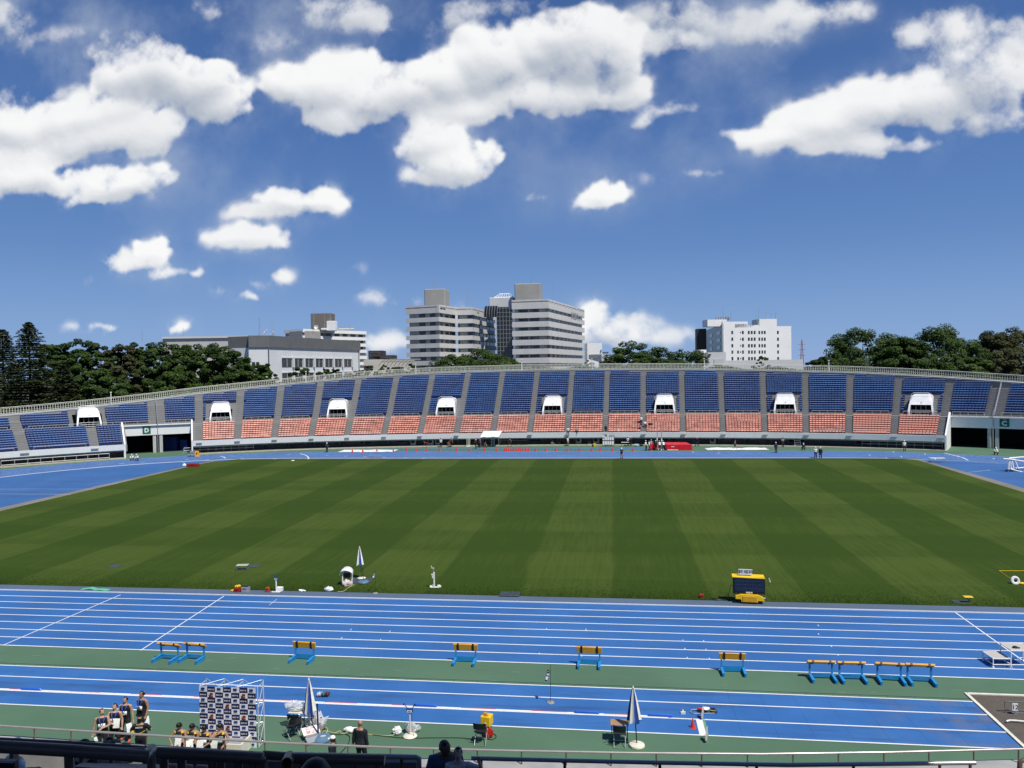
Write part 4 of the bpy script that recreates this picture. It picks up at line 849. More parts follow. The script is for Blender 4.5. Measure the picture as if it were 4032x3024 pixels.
def broadleaf(loc,top,rad_,label,group,pal=LEAF,base=2.5,squash=1.0,nl=9000,size=.30,seed=0,nclump=70,name='broadleaf_tree',lean=0):
    global RNG; RNG=np.random.default_rng(100+seed); rnd=random.Random(seed)
    r=thing(name,label,'tree',loc,0,group); H_=top; b=MB(); b.tube([(0,0,-.3),(.1,0,H_*.25),(lean*.3,.1,H_*.5),(lean*.5,0,H_*.8)],[H_*.035+.08,H_*.027+.06,H_*.018+.04,.05],n=8)
    for i in range(7):
        a=i*.9+rnd.random(); z=H_*(.22+.06*i); L=rad_*(.75-.05*i); b.tube([(0,0,z),(math.cos(a)*L*.5,math.sin(a)*L*.5,z+L*.35),(math.cos(a)*L,math.sin(a)*L,z+L*.6)],[.16,.1,.03],n=5)
    b.build('trunk',BARK,r)
    # clumps on and inside an ovoid with lumpy outline
    zc=(base+top)/2; hz=(top-base)/2; U=RNG.normal(size=(nclump,3)); U/=np.linalg.norm(U,axis=1)[:,None]; rr=RNG.uniform(.55,1.0,nclump)**.6
    lump=1+.22*np.sin(U[:,0]*5+seed)*np.cos(U[:,1]*4+seed*2)+.12*np.sin(U[:,2]*7+seed)
    flat=np.where(U[:,2]>0,1.0,.85)
    Cc=np.c_[U[:,0]*rad_*rr*lump*.92+lean*.4,U[:,1]*rad_*rr*lump*.92,zc+U[:,2]*hz*rr*flat*.95]
    cr=RNG.uniform(.10,.21,nclump)*rad_; per=np.maximum(20,(nl*(cr**2)/(cr**2).sum()).astype(int)); Vs=[];Ms=[]
    for c,q,n_,u_ in zip(Cc,cr,per,U):
        U_out=u_[None,:]; w_=RNG.normal(size=(n_,3)); w_/=np.linalg.norm(w_,axis=1)[:,None]; rad2=q*RNG.uniform(.35,1.08,n_)[:,None]**.5; pts=c+w_*rad2*np.array([1,1,.62])
        Vs.append(leaves(pts,w_*.45+U_out*.55+np.array([0,0,.45]),size)); tone=RNG.random(); lt=(w_[:,2]>.15)&(RNG.random(n_)<.55)
        rr_=RNG.random(n_); mi=np.where(rr_<.12+.5*max(0,tone-.5),2,np.where(rr_<.75,1,0)) if tone>.35 else np.where(rr_<.45,0,1); Ms.append(mi)
    V=np.concatenate(Vs); fastmesh('crown',V.reshape(-1,3),np.arange(len(V)*4).reshape(-1,4),pal,r,mi=np.concatenate(Ms)); return r
def conifer(loc,top,rad_,label,group,seed=0):
    global RNG; RNG=np.random.default_rng(500+seed); r=thing('conifer',label,'tree',loc,0,group); b=MB(); b.tube([(0,0,-.3),(0,0,top*.5),(0,0,top*.97)],[.42,.28,.05],n=8); b.build('trunk',BARK,r)
    Vs=[];Ms=[]; z=1.5
    while z<top*.985:
        f=1-z/top; R_=rad_*(f**.72)*RNG.uniform(.85,1.12)+.25; nb=int(7+6*f); a0=RNG.uniform(0,6.28)
        for k in range(nb):
            a=a0+k*6.283/nb+RNG.normal(0,.16); L=R_*RNG.uniform(.65,1.12); n_=int(34+95*f*L/rad_*1.4); t=RNG.uniform(.12,1,n_)**.75; droop=-.10*L*t**2-.05*t+RNG.normal(0,.09,n_)+.16*L*t*(1 if z>top*.7 else .35)
            lat=RNG.normal(0,.17,n_)*L*(.35+.9*t*(1-t*.45)); x=np.cos(a)*L*t-np.sin(a)*lat; y=np.sin(a)*L*t+np.cos(a)*lat
            pts=np.c_[x,y,z+droop]; Vs.append(leaves(pts,np.tile(np.array([0,0,1.3]),(n_,1)),.20,.75)); Ms.append(np.where(t>.78,np.where(RNG.random(n_)<.5,2,1),np.where(RNG.random(n_)<.6,0,1)))
        z+=max(.42,.62*(f+.35))
    V=np.concatenate(Vs); fastmesh('crown',V.reshape(-1,3),np.arange(len(V)*4).reshape(-1,4),LEAFC,r,mi=np.concatenate(Ms)); return r
def tpos(u,v,D): q=pd(u,v,D); return (q.x,q.y,0),q.z
G1='trees behind the left end of the stand'; G2='trees behind the right end of the stand'; G3='small trees behind the stand rim'; G4='park trees behind the middle of the stand'
for i,(u,v,D,rd,lb) in enumerate([(112,1264,158,9.0,'tallest dark conifer with layered drooping boughs at the left edge'),(8,1290,164,8.0,'dark conifer cut by the left picture edge, second in height'),(250,1420,150,5.5,'shorter conifer leaning against the tallest conifer from its right')]):
    l,t=tpos(u,v,D); conifer(l,t,rd,lb,G1,i)
LB=[(214,1330,172,5.2,'round dark tree next to the tallest conifer'),(300,1325,176,6.0,'broad dark tree second from the conifers'),(395,1337,180,5.6,'dark tree with a level top third from the conifers'),(480,1347,180,5.5,'olive tree in the middle of the left tree belt, lowest in the belt'),(545,1342,184,5.2,'dark tree just left of the white gap in the left tree belt'),(625,1333,184,6.3,'broad tree right of the white gap in the left tree belt'),(710,1340,182,6.5,'spreading tree below the long pale wing'),(812,1336,182,6.6,'tall round tree below the right half of the long pale wing'),(890,1356,178,6.2,'round tree touching the left corner of the grey-topped hall'),(968,1404,174,5.2,'lower rounded tree in front of the hall corner'),(1035,1418,172,3.4,'last small tree of the left belt, in front of the hall wall'),(420,1440,165,5.5,'low bushy tree in front of the left tree belt, beneath its middle'),(700,1440,168,6.0,'low bushy tree in front of the left tree belt, beneath its right half')]
for i,(u,v,D,rd,lb) in enumerate(LB):
    l,t=tpos(u,v,D); broadleaf(l,t,rd,lb,G1,LEAF if i!=3 else LEAFO,1.5,nl=26000,size=.165,seed=i+1,nclump=170)
for i,(u,v,D,rd,lb,pal) in enumerate([(3397,1272,186,9.8,'big domed dark green tree, first right of the white office block',LEAF),(3560,1325,178,8.0,'lower dark tree filling the dip between the two big right domes',LEAF),(3690,1281,184,9.6,'big domed tree with yellow-green right side, second right of the office block',LEAF),(3900,1300,186,7.5,'olive brown tree with thin top near the right edge',LEAFO),(4005,1276,192,8.5,'tall olive tree cut by the right picture edge',LEAFO),(3240,1400,180,5.0,'low skirt of the first big dome, nearest the lattice mast',LEAF),(3800,1400,172,6.5,'low bright green tree in front of the second big dome',[LEAF[1],LEAF[1],LEAF[2]])]):
    l,t=tpos(u,v,D); broadleaf(l,t,rd,lb if 'skirt' not in lb else 'low rounded dark tree at the left foot of the first big dome',G2,pal,1.5,nl=42000,size=.165,seed=i+40,nclump=240)
for i,(u,v,D,rd,lb) in enumerate([(1800,1388,205,9.0,'left half of the wide low canopy before the hospital'),(1905,1372,210,10.5,'wide low spreading tree in front of the hospital wing gap'),(1985,1392,208,7.0,'lower right end of the low canopy, under the right hospital wing'),(2480,1336,222,8.0,'round dark tree left of a pair between annex and office block'),(2590,1362,226,8.0,'middle lobe tree of the dark group between annex and office block'),(2690,1372,224,8.5,'right-hand lower tree of the dark group beside the white garage')]):
    l,t=tpos(u,v,D); broadleaf(l,t,rd,lb if 'half' not in lb else 'low spreading tree under the left hospital wing, joined to the wide one',G4,LEAF,2.0,nl=34000,size=.165,seed=i+60,nclump=190)
for i,(u,v,D,rd,lb) in enumerate([(1174,1428,192,4.2,'round shrub-like tree directly under the hall windows, widest of the small trees'),(1279,1440,190,2.3,'small oval tree second right of the round hall tree'),(1323,1446,190,2.6,'small bushy tree third right of the round hall tree'),(1393,1452,190,1.6,'tiny thin tree at the right corner of the hall'),(1452,1436,196,3.0,'small square-topped tree before the cream annex'),(1512,1432,196,2.1,'small upright tree below the arched canopy'),(1562,1438,196,2.0,'small pale upright tree right of the arched canopy middle'),(1619,1426,196,2.3,'small upright tree at the left hospital corner'),(1672,1430,196,2.0,'small feathery tree left of the wide low tree'),(2318,1414,200,2.2,'small spiky tree before the white annex'),(2385,1428,200,2.6,'low loose shrub tree before the low white shed'),(3000,1388,240,3.0,'small dark conical tree in front of the white office block')]):
    l,t=tpos(u,v,D); broadleaf(l,t,rd,lb,G3,[LEAF[1],LEAF[1],LEAF[2]] if i in (3,6,8) else LEAF,max(1.0,t-(2.6*rd if i!=11 else 9)),nl=3000 if i else 6000,size=.16,seed=i+80,nclump=26,name='small_tree')
# clipped hedge on the embankment behind the rim
b=MB(); Vs=[]; RNG=np.random.default_rng(3)
xs_=RNG.uniform(-100,70,16000); PP=[]
for x in xs_: q=SP(x,DR(x)+5.2+RNG.uniform(-.9,.9)); PP.append((q.x,q.y,rimz(x)-.4+RNG.uniform(0,1.25)*(0.75+.25*math.sin(x*.7))))
V=leaves(np.array(PP),np.tile(np.array([0,-.4,1.0]),(len(PP),1)),.24); o=fastmesh('hedge',V.reshape(-1,3),np.arange(len(V)*4).reshape(-1,4),LEAF,mi=RNG.integers(0,3,len(V))); tag(o,'low green hedge seen through the balusters along the stand rim','hedge',kind='stuff')
b=MB(); strip(b,XA,XB,lambda x:[SP(x,DR(x)+3.2,rimz(x)-.1),SP(x,DR(x)+6.5,rimz(x)-.4),SP(x,DR(x)+26,-.05)]); struct(b.build('embankment',mat('bank_soil',(.05,.06,.03),.9,.3,.3),recalc=False))
# ================================================================= equipment
def D_(p): return (Vector(p)-CAM).dot(FWD)
def mpp(u,v): return D_(g(u,v))/F_PX      # metres per photo pixel at the ground point under (u,v)
def at(u,v): q=g(u,v); return (q.x,q.y,q.z)
def one(name,label,cat,mb,m,loc,rz=0,group=None,smooth=False):
    o=mb.build(name,m,None,loc,smooth=smooth); o.rotation_euler=(0,0,rz); return tag(o,label,cat,group)
AZ=0.0
# ---- hurdles
ORANGE=mat('orange_bar_paint',(.70,.34,.03),.45,.12,3); HBLUE=mat('hurdle_blue_paint',(.02,.24,.56),.4,.12,3)
def hurdle(tilt,board):
    r=thing('hurdle','x','hurdle'); H_=.74
    b=MB(); R=Matrix.Translation((0,0,H_))@Matrix.Rotation(tilt,4,'X'); b.M=R; b.box((0,0,0),(1.24,.06,.31),bev=.012); b.box((0,.015,.14),(1.25,.09,.05),bev=.01); b.build('bar',ORANGE,r)
    b=MB(); b.M=R
    for x in (-.38,.38): b.box((x,0,.008),(.095,.10,.335))
    b.build('stripe',BLACK,r)
    for x in (-.5,.5):
        b=MB(); b.box((x,.03,.40),(.075,.065,.68)); b.build('upright',HBLUE,r)
        b=MB(); b.box((x,-.28,.095),(.085,.72,.17),rx=rad(4)); b.box((x,-.28,.19),(.12,.74,.025),rx=rad(4)); b.build('foot',HBLUE,r)
    b=MB(); 
    if board:
        for k in range(4): b.box((0,.02,.07+k*.062),(.96,.03,.060))
    else: b.box((0,.02,.10),(.96,.06,.09)); b.box((0,.02,.21),(.96,.055,.07))
    b.build('base_board' if board else 'base_tube',HBLUE,r); return r
HP=[(667,2596,'left one of the first pair of hurdles, nearest the start line',0),(769,2596,'right one of the first pair of hurdles, touching its left neighbour',0),(1199,2597,'single hurdle above the folded parasol by the checked banner, third from the left',1),(1834,2607,'single hurdle in the middle of the row, fourth from the left',1),(2321,2619,'single hurdle standing right of the windsock pole',1),(2884,2646,'single hurdle above the take-off board',1),(3233,2671,'leftmost of the four hurdles at the right end of the row',0),(3351,2675,'second of the four hurdles at the right end of the row',0),(3502,2680,'third of the four hurdles at the right end, first of the last pair',0),(3621,2684,'last hurdle of the row at its right end',0)]
h0,h1=hurdle(rad(56),False),hurdle(rad(12),True); used={0:0,1:0}
for u,v,lb,k in HP:
    src=(h0,h1)[k]; o=src if not used[k] else dup(src); used[k]=1; o.location=at(u,v); o['label']='blue-legged hurdle with orange bar, '+lb if len(lb)<40 else 'orange-barred '+lb; o['group']='orange-barred hurdles on the green strip'
    o.rotation_euler=(0,0,rad({667:-7,769:-7,1199:-5,3502:-3,3621:-2}.get(u,random.uniform(-2,2))))
# ---- parasols
PBLUE=mat('parasol_blue_cloth',(.018,.07,.34),.8,.2); PWHITE=mat('parasol_white_cloth',(.80,.80,.72),.8,.08)
def parasol(label,u,v,utop,vtop,vcan,basem,seed):
    q=g(u,v); s=mpp(u,v); H_=(v-vtop)*s; hc=(v-vcan)*s; lean=(utop-u)*s; r=thing('parasol',label,'parasol',q,0,'folded striped parasols'); rnd=random.Random(seed)
    b=MB(); b.lathe((0,0,0),[(.27,0),(.30,.03),(.29,.09),(.16,.13),(.05,.14)],n=20); b.build('base',basem,r,smooth=rad(40))
    b=MB(); b.tube([(0,0,.1),(lean*.5,0,H_*.5),(lean,0,H_+.06)],.022,n=8); b.build('pole',DARK,r)
    b=MB(); n=16
    def rr(k,t): f=1 if k%2==0 else .62; return (.035+.225*t**.85*f)*(1+.12*math.sin(k*2.3+seed))
    for k in range(n):
        b.mat(k%4//2)
        for j in range(6):
            t0,t1=j/6,(j+1)/6; zz=lambda t,kk:H_-(H_-hc)*t+(.07*math.sin(kk*2.1+seed) if t>.99 else 0); P_=lambda t,kk:(lean*(1-.25*t)+rr(kk%n,t)*math.cos(2*math.pi*kk/n),rr(kk%n,t)*math.sin(2*math.pi*kk/n),zz(t,kk%n))
            b.quad(P_(t0,k),P_(t0,k+1),P_(t1,k+1),P_(t1,k))
    b.build('canopy',[PBLUE,PWHITE],r,recalc=False); b=MB(); b.lathe((lean,0,H_),[(.03,-.02),(.035,.02),(.012,.09)],n=8); b.build('finial',WHITEM,r); return r
BASEC=mat('chalky_base_concrete',(.70,.66,.55),.8,.12,4); BASEB=mat('blue_grey_base_plastic',(.10,.19,.30),.5,.15,3)
parasol('folded blue and white striped parasol beside the white-clothed table and folding chairs',1232,2886,1220,2676,2803,BASEC,1)
parasol('folded blue and white parasol with chalk-white base beside the wooden desk',2508,2939,2496,2708,2838,BASEC,2)
parasol('folded striped parasol standing on the grass behind the white-hooded camera',1424,2280,1418,2155,2223,BASEC,3)
# ---- folding chairs
CHF=mat('chair_frame_steel',(.62,.62,.58),.35,.1,metal=.6); CHB=mat('black_vinyl',(.010,.011,.016),.5,.25,4)
def chair(label,u,v,rz):
    r=thing('folding_chair',label,'chair',at(u,v),rz,'black folding chairs'); r.scale=(1.14,1.14,1.1)   # sits facing local -y
    for x in (-.21,.21):
        b=MB(); b.tube([(x,-.24,.02),(x,.24,.80),(x*.8,.25,.83)],.013,n=6); b.build('frame',CHF,r)
    b=MB(); b.tube([(-.19,-.16,.42),(-.19,.30,.02),(.19,.30,.02),(.19,-.16,.42)],.013,n=6); b.build('leg_loop',CHF,r)
    b=MB(); b.tube([(-.21,-.24,.02),(.21,-.24,.02)],.013,n=6); b.build('floor_bar',CHF,r)
    b=MB(); b.box((0,-.03,.43),(.38,.36,.045),rx=rad(4),bev=.02); b.build('seat',CHB,r)
    b=MB(); 
    for i in range(6):
        t0,t1=-1+i/3,-1+(i+1)/3; y=lambda t:.255+.05*(1-t*t); b.quad((t0*.215,y(t0),.60),(t1*.215,y(t1),.60),(t1*.215,y(t1)+.05,.82),(t0*.215,y(t0)+.05,.82)); b.quad((t0*.215,y(t0)+.025,.60),(t0*.215,y(t0)+.075,.82),(t1*.215,y(t1)+.075,.82),(t1*.215,y(t1)+.025,.60))
    b.build('backrest',CHB,r); return r
chair('black folding chair turned sideways, nearest the rail, left of the signboard',1150,2903,rad(230))
chair('black folding chair pushed under the plastic-covered table',1169,2885,rad(180))
chair('black folding chair in front of the yellow box and red bag',1895,2922,rad(180))
chair('black folding chair pushed under the wooden desk',2440,2932,rad(180))
# ---- tables
WOOD=mat('desk_wood',(.38,.22,.11),.5,.12,2.5); FILM=mat('clear_plastic_film',(.75,.77,.80),.25,.25,5,spec=.6,alpha=.55)
def table(name,label,u,v,top,w_,d_,h_,legm=DARK,rz=0,group=None):
    r=thing(name,label,'table',at(u,v),rz,group); b=MB(); b.box((0,0,h_),(w_,d_,.035),bev=.008); b.build('table_top',top,r)
    for x in (-w_/2+.05,w_/2-.05):
        for y in (-d_/2+.05,d_/2-.05): b=MB(); b.cyl((x,y,0),(x,y,h_-.02),.016,n=6); b.build('leg',legm,r)
    b=MB(); 
    for x in (-w_/2+.05,w_/2-.05): b.cyl((x,-d_/2+.05,h_*.35),(x,d_/2-.05,h_*.35),.012,n=5)
    b.build('brace',legm,r); return r
table('desk','small wooden-topped desk beside the chalk-based parasol',2440,2917,WOOD,.70,.50,.72)
table('table','small table wrapped in clear plastic behind two folding chairs',1178,2870,CREAM,.72,.48,.74)
def blob(name,label,cat,u,v,sz,m,jit=.5,rz=0,z=0,n=18,mm=12,group=None,shape=None):
    q=g(u,v); b=MB(); b.ell((0,0,sz[2]*.48),(sz[0]/2,sz[1]/2,sz[2]/2),n,mm,0)
    vs=[]
    for i,p_ in enumerate(b.v):
        p_=Vector(p_); k=noise.noise(p_*(5/max(sz))+Vector((u*.37,v*.21,0)))*jit+noise.noise(p_*(13/max(sz))+Vector((v*.3,u*.1,4)))*jit*.6; w_=p_*(1+k); w_.z=max(0.0,w_.z); vs.append(tuple(w_))
    b.v=vs; return one(name,label,cat,b,m,(q.x,q.y,z),rz,group)
FILMO=mat('milky_plastic_bag',(.72,.73,.74),.35,.2,6,spec=.5); BAGW=mat('white_plastic_bag',(.84,.84,.84),.4,.08,6)
o=blob('plastic_cover','clear plastic sheet bundled over the small table by the folding chairs','plastic sheet',1168,2866,(.86,.60,.34),FILM,.35,z=.74)
blob('plastic_bag','clear plastic bag of equipment on the ground right of the parasol pole','plastic bag',1247,2872,(.95,.6,.62),FILM,.4)
b=MB(); 
for i in range(5): b.cyl((random.uniform(-.22,.2),random.uniform(-.12,.12),.02),(random.uniform(-.2,.2),random.uniform(-.12,.12),.5),.035,n=6)
one('tool_bundle','dark and red tools standing inside the clear plastic bag','tools',b,mat('tool_maroon',(.12,.03,.03),.5,.6,5),at(1247,2872))
blob('plastic_bag','long white plastic bag lying by the dark-suited man','plastic bag',1385,2883,(.62,.32,.2),BAGW,.32); blob('plastic_bag','crumpled white bag just left of the timer stand base','plastic bag',1565,2892,(.36,.3,.3),BAGW,.34)
blob('plastic_bag','milky plastic bag behind the foot of the timer stand','plastic bag',1622,2882,(.62,.3,.34),FILM,.45)
# signboard box, blue base with pole
q=g(1222,2907); r=thing('sign_box','flat white board with red writing lying tilted near the blue disc base','sign board',(q.x,q.y,0),rad(38)); b=MB(); b.box((0,0,.30),(.62,.42,.05),rx=rad(20)); b.build('panel',WHITEM,r)
b=MB(); 
for k,s_ in enumerate(('立入','禁止')): text(b,s_,(-.02+.0*k,.02,.345-.0*k+.07*(.5-k)),.19,(1,0,0),(0,.94,.34)) if 0 else text(b,s_,Vector((0,.09-.2*k,.331+.036*(1-2*k))),.19,(1,0,0),(0,.94,.34))
b.build('lettering',RED,r); b=MB(); b.box((.04,-.42,.12),(.62,.36,.06),rx=rad(12)); b.box((.05,-.26,.2),(.6,.05,.1)); b.build('box_lid',GREYB,r)
q=g(1265,2914); r=thing('pole_stand','blue disc base with a thick dark pole beside the signboard','stand',q); b=MB(); b.lathe((0,0,0),[(.36,0),(.40,.05),(.38,.12),(.15,.17),(.06,.2)],n=24); b.build('base',BASEB,r,smooth=rad(40)); b=MB(); b.cyl((-.14,.05,.05),(-.16,.05,1.42),.035,n=8); b.build('pole',mat('dark_blue_tube',(.01,.03,.09),.4),r); b=MB(); b.box((.1,-.05,.19),(.2,.05,.02),.3); b.build('handle',WHITE,r)
# cables
def cable(label,pts,m,rr=.016,z=.02):
    P_=[g(*p_)+Vector((0,0,z)) for p_ in pts]; Q=[]
    for i in range(len(P_)-1):
        a,b_,c,d=P_[max(i-1,0)],P_[i],P_[i+1],P_[min(i+2,len(P_)-1)]
        for k in range(6): t=k/6; Q.append(.5*((2*b_)+(c-a)*t+(2*a-5*b_+4*c-d)*t*t+(3*b_-a-3*c+d)*t**3))
    Q.append(P_[-1]); o0=Q[0].copy(); mb=MB(); mb.tube([p_-Vector((o0.x,o0.y,0)) for p_ in Q],rr,n=5); return one('cable',label,'cable',mb,m,(o0.x,o0.y,0))
HOSE=mat('yellow_green_hose',(.45,.46,.20),.5,.1); CBL=mat('black_cable',(.012,.02,.012),.6,.1)
cable('pale yellow-green cable coiled between the plastic bag and the timer stand',[(1262,2884),(1275,2866),(1290,2872),(1285,2887),(1270,2892),(1275,2880),(1300,2884),(1320,2888),(1338,2880),(1345,2890),(1380,2887),(1450,2893),(1520,2899),(1553,2895)],HOSE,.018)
cable('long dark cable crossing the green ground from signboard to folding chair',[(1255,2880),(1300,2892),(1340,2894),(1400,2888),(1520,2901),(1600,2908),(1700,2907),(1800,2907),(1862,2911)],CBL); cable('dark cable looping towards the rail by the dark-suited man',[(1360,2892),(1377,2903),(1371,2930),(1352,2955),(1335,2970)],CBL); cable('dark cable loop beside the red bag',[(1905,2900),(1930,2914),(1950,2908),(1953,2898),(1940,2890)],CBL)
# ---- rotating wind timers (V displays)
def vtimer(label,u,v,vtop,basem,cart):
    s=mpp(u,v); H_=(v-vtop)*s; r=thing('timer_stand',label,'timer',at(u,v),0,'timer stands with V-shaped tops')
    if cart:
        b=MB(); b.box((.12,.25,.16),(.42,.3,.28),bev=.02); b.box((0,-.02,.05),(.62,.12,.06)); b.build('cart',WHITEM,r); b=MB(); [b.lathe((x,-.02,0),[(.05,0),(.06,.03),(.05,.06)],n=10) for x in (-.3,.3)]; b.build('wheel',BLACK,r)
    else: b=MB(); b.lathe((0,0,0),[(.26,0),(.28,.03),(.24,.07),(.05,.09)],n=20); b.build('base',basem,r,smooth=rad(40))
    b=MB(); b.cyl((0,0,.05),(0,0,H_-.30),.045 if cart else .028,n=8); b.build('pole',WHITEM if cart else CREAM,r)
    b=MB(); b.box((0,0,H_-.24),(.27,.10,.15),bev=.02); hd=b.build('timer_head',mat('timer_blue',(.012,.05,.20),.4),r); b=MB(); b.box((0,-.055,H_-.26),(.2,.01,.08)); b.build('display',WHITE,hd); b=MB(); text(b,'NISHI',(0,-.064,H_-.26),.055,bold=.02); b.build('lettering',NAVY,hd)
    for sg in (-1,1): b=MB(); b.tube([(sg*.10,0,H_-.17),(sg*.2,0,H_-.02)],.016,n=5); b.box((sg*.225,0,H_-.005),(.06,.06,.05)); b.build('sensor_arm',mat('timer_blue',(.012,.05,.20),.4),r)
    if not cart: b=MB(); b.tube([(.06,-.02,H_-.25),(.1,-.03,H_*.6),(.09,-.04,.3),(.2,-.08,.02)],.01,n=4); b.build('lead',BLACK,r)
vtimer('white-poled blue timer with V-shaped arms on a round white base on the green ground',1615,2900,2772,BASEC,False); vtimer('white wheeled timer post with V-shaped blue head at the grass edge',1088,2333,2264,BASEC,True)
# ---- windsocks
def windsock(label,u,v,vtop,sock,rr=.012):
    s=mpp(u,v); H_=(v-vtop)*s; r=thing('windsock_stand',label,'windsock',at(u,v),0,'small windsocks'); b=MB(); b.lathe((0,0,0),[(.16,0),(.17,.02),(.15,.05),(.03,.06)],n=16); b.build('base',mat('drab_base',(.30,.28,.22),.7),r)
    b=MB(); b.cyl((0,0,.04),(.02,0,H_),rr,rr*.7,n=6); b.build('pole',DARK,r); (x0,z0),(x1,z1)=[((a-u)*s,(v-c)*s) for a,c in sock]
    b=MB(); k=7
    for j in range(k):
        b.mat(0 if j in (1,2,4,5) else 1 if j==0 else 2); t0,t1=j/k,(j+1)/k; p0=Vector((x0+(x1-x0)*t0,.03*math.sin(t0*5),z0+(z1-z0)*t0)); p1=Vector((x0+(x1-x0)*t1,.03*math.sin(t1*5),z0+(z1-z0)*t1)); b.cyl(p0,p1,.075-.03*t0,.075-.03*t1,n=10,cap=False)
    b.build('sock',[WHITE,mat('sock_maroon',(.22,.03,.05),.7),mat('sock_blue',(.02,.05,.3),.7)],r,recalc=False); b=MB(); b.cyl((.01,0,z0),(x0,0,z0),.006,n=4); b.build('swivel_arm',STEEL,r)
windsock('striped windsock hanging from a thin pole on a round base on the jump runway',2168,2768,2617,((2162,2641),(2151,2680)))
windsock('thin windsock pole at the grass edge with a striped sock, right of the hooded camera',1478,2337,2246,((1476,2256),(1470,2277)),.008)
# ---- scoreboard
u,v=2953,2374; s=mpp(u,v); r=thing('scoreboard','yellow wheeled electronic scoreboard with dark screen and 走幅跳 sign at the grass edge','scoreboard',at(u,v),rad(-4))
X=lambda px_:(px_/9.2167-133)*s*1.0; Z=lambda py_:(v-(2220+py_/9.2167))*s
b=MB(); b.box((X(1192),.05,(Z(470)+Z(1085))/2),(X(1750)-X(635),.30,Z(470)-Z(1085)),bev=.015); sc=b.build('cabinet',BLACK,r)
b=MB(); b.box((X(1192),-.108,(Z(490)+Z(990))/2),(X(1700)-X(690),.02,Z(490)-Z(990))); b.build('screen',mat('led_screen',(.010,.016,.045),.25,.4,14,spec=.6),sc)
b=MB(); [b.box((X(1192),-.122,Z(y)),(X(1690)-X(700),.01,.018)) for y in (610,745,880)]; b.build('screen_bar',mat('bar_grey',(.05,.06,.065),.5),sc)
b=MB(); text(b,'NISHI',(X(1197),-.125,Z(1030)),.155,bold=.035); b.build('lettering',WHITE,sc)
b=MB(); xa,xb=X(610),X(1750); b.add([(xa,-.14,Z(470)+.01),(xb,-.14,Z(490)+.01),(xb-.05,.3,Z(430)+.02),(xa-.01,.3,Z(430)+.02),(xa,-.14,Z(470)-.03),(xb,-.14,Z(490)-.03),(xb-.05,.3,Z(470)),(xa,.3,Z(470))],[(0,1,2,3),(4,7,6,5),(0,4,5,1),(1,5,6,2),(2,6,7,3),(3,7,4,0)]); b.build('roof_panel',YEL,r)
b=MB(); b.extr([(X(710),-.28,Z(1240)),(X(720),-.28,Z(1150)),(X(890),-.28,Z(1085)),(X(1500),-.28,Z(1090)),(X(1680),-.28,Z(1180)),(X(1730),-.28,Z(1290)),(X(1490),-.28,Z(1290)),(X(1480),-.28,Z(1350)),(X(930),-.28,Z(1350)),(X(900),-.28,Z(1250))],(0,.6,0)); b.build('cart_body',YEL,r)
b=MB(); b.box((X(1205),-.295,(Z(1140)+Z(1340))/2),(X(1450)-X(960),.03,Z(1140)-Z(1340)),bev=.008); b.build('cart_panel',mat('amber_panel',(.62,.33,.02),.45,.08),r)
for x,yy_ in ((830,-.12),(1610,-.12),(800,.28),(1650,.28)): b=MB(); b.M=Matrix.Translation((X(x),yy_,.10))@Matrix.Rotation(rad(90),4,'Y'); b.lathe((0,0,-.04),[(.07,0),(.10,.01),(.10,.07),(.07,.08)],n=14); b.build('wheel',BLACK,r)
b=MB(); b.tube([(X(620),.1,Z(830)),(X(560),.05,Z(800)),(X(535),.0,Z(900)),(X(470),-.05,Z(1150)),(X(460),-.05,Z(1200))],.02,n=6); b.tube([(X(480),-.05,Z(1215)),(X(640),-.05,Z(1190))],.014,n=5); b.build('tow_handle',DARK,r); b=MB(); b.cyl((X(1690),-.2,Z(1190)),(X(1765),-.2,Z(1190)),.02,n=6); b.build('grip',WHITE,r)
b=MB(); zc=(Z(205)+Z(400))/2; b.box((X(1080),.05,zc),(X(1320)-X(838),.03,Z(205)-Z(405))); sg=b.build('sign_plate',WHITE,r); b=MB(); b.box((X(866),.033,zc+.01),(.06,.005,.23)); text(b,'走幅跳',(X(1100),.030,zc),.245,bold=.01,sx=1.1); b.build('lettering',mat('sign_ink',(.06,.06,.12),.6),sg)
# small items along the grass edge
RB=mat('red_cloth_bag',(.30,.015,.015),.7,.2)
def boxitem(name,label,cat,u,v,sz,m,rz=0,z=0,bev=.02,lid=None):
    r=thing(name,label,cat,(*at(u,v)[:2],z),rz); b=MB(); b.box((0,0,sz[2]/2),sz,bev=bev); b.build('body',m,r); b=MB(); b.box((0,0,sz[2]+.015),(sz[0]*.92,sz[1]*.9,.03),bev=.01); b.build('lid',lid or m,r); b=MB(); b.tube([(-sz[0]*.25,-sz[1]*.5,sz[2]*.75),(-sz[0]*.2,-sz[1]*.6,sz[2]*.85),(sz[0]*.2,-sz[1]*.6,sz[2]*.85),(sz[0]*.25,-sz[1]*.5,sz[2]*.75)],.012,n=5); b.build('handle',DARK,r); return r
boxitem('storage_box','red box with yellow rope on top beside the grey case at the grass edge','box',936,2330,(.44,.34,.26),RB); blob('rope_coil','yellow rope heaped on the red box','rope',937,2330,(.36,.3,.16),YEL,.5,z=.28); blob('rope_coil','small yellow rope heap left of the red box','rope',915,2329,(.24,.2,.13),YEL,.5)
boxitem('storage_box','grey equipment case with black lid right of the red box','case',968,2331,(.48,.36,.36),GREYB,lid=BLACK); boxitem('storage_box','small orange-red case left of the white wheeled timer','case',1054,2331,(.26,.22,.28),mat('orange_red',(.42,.06,.015),.5)); boxitem('storage_box','dark red box left of the scoreboard cable','box',2762,2357,(.28,.24,.26),RB)
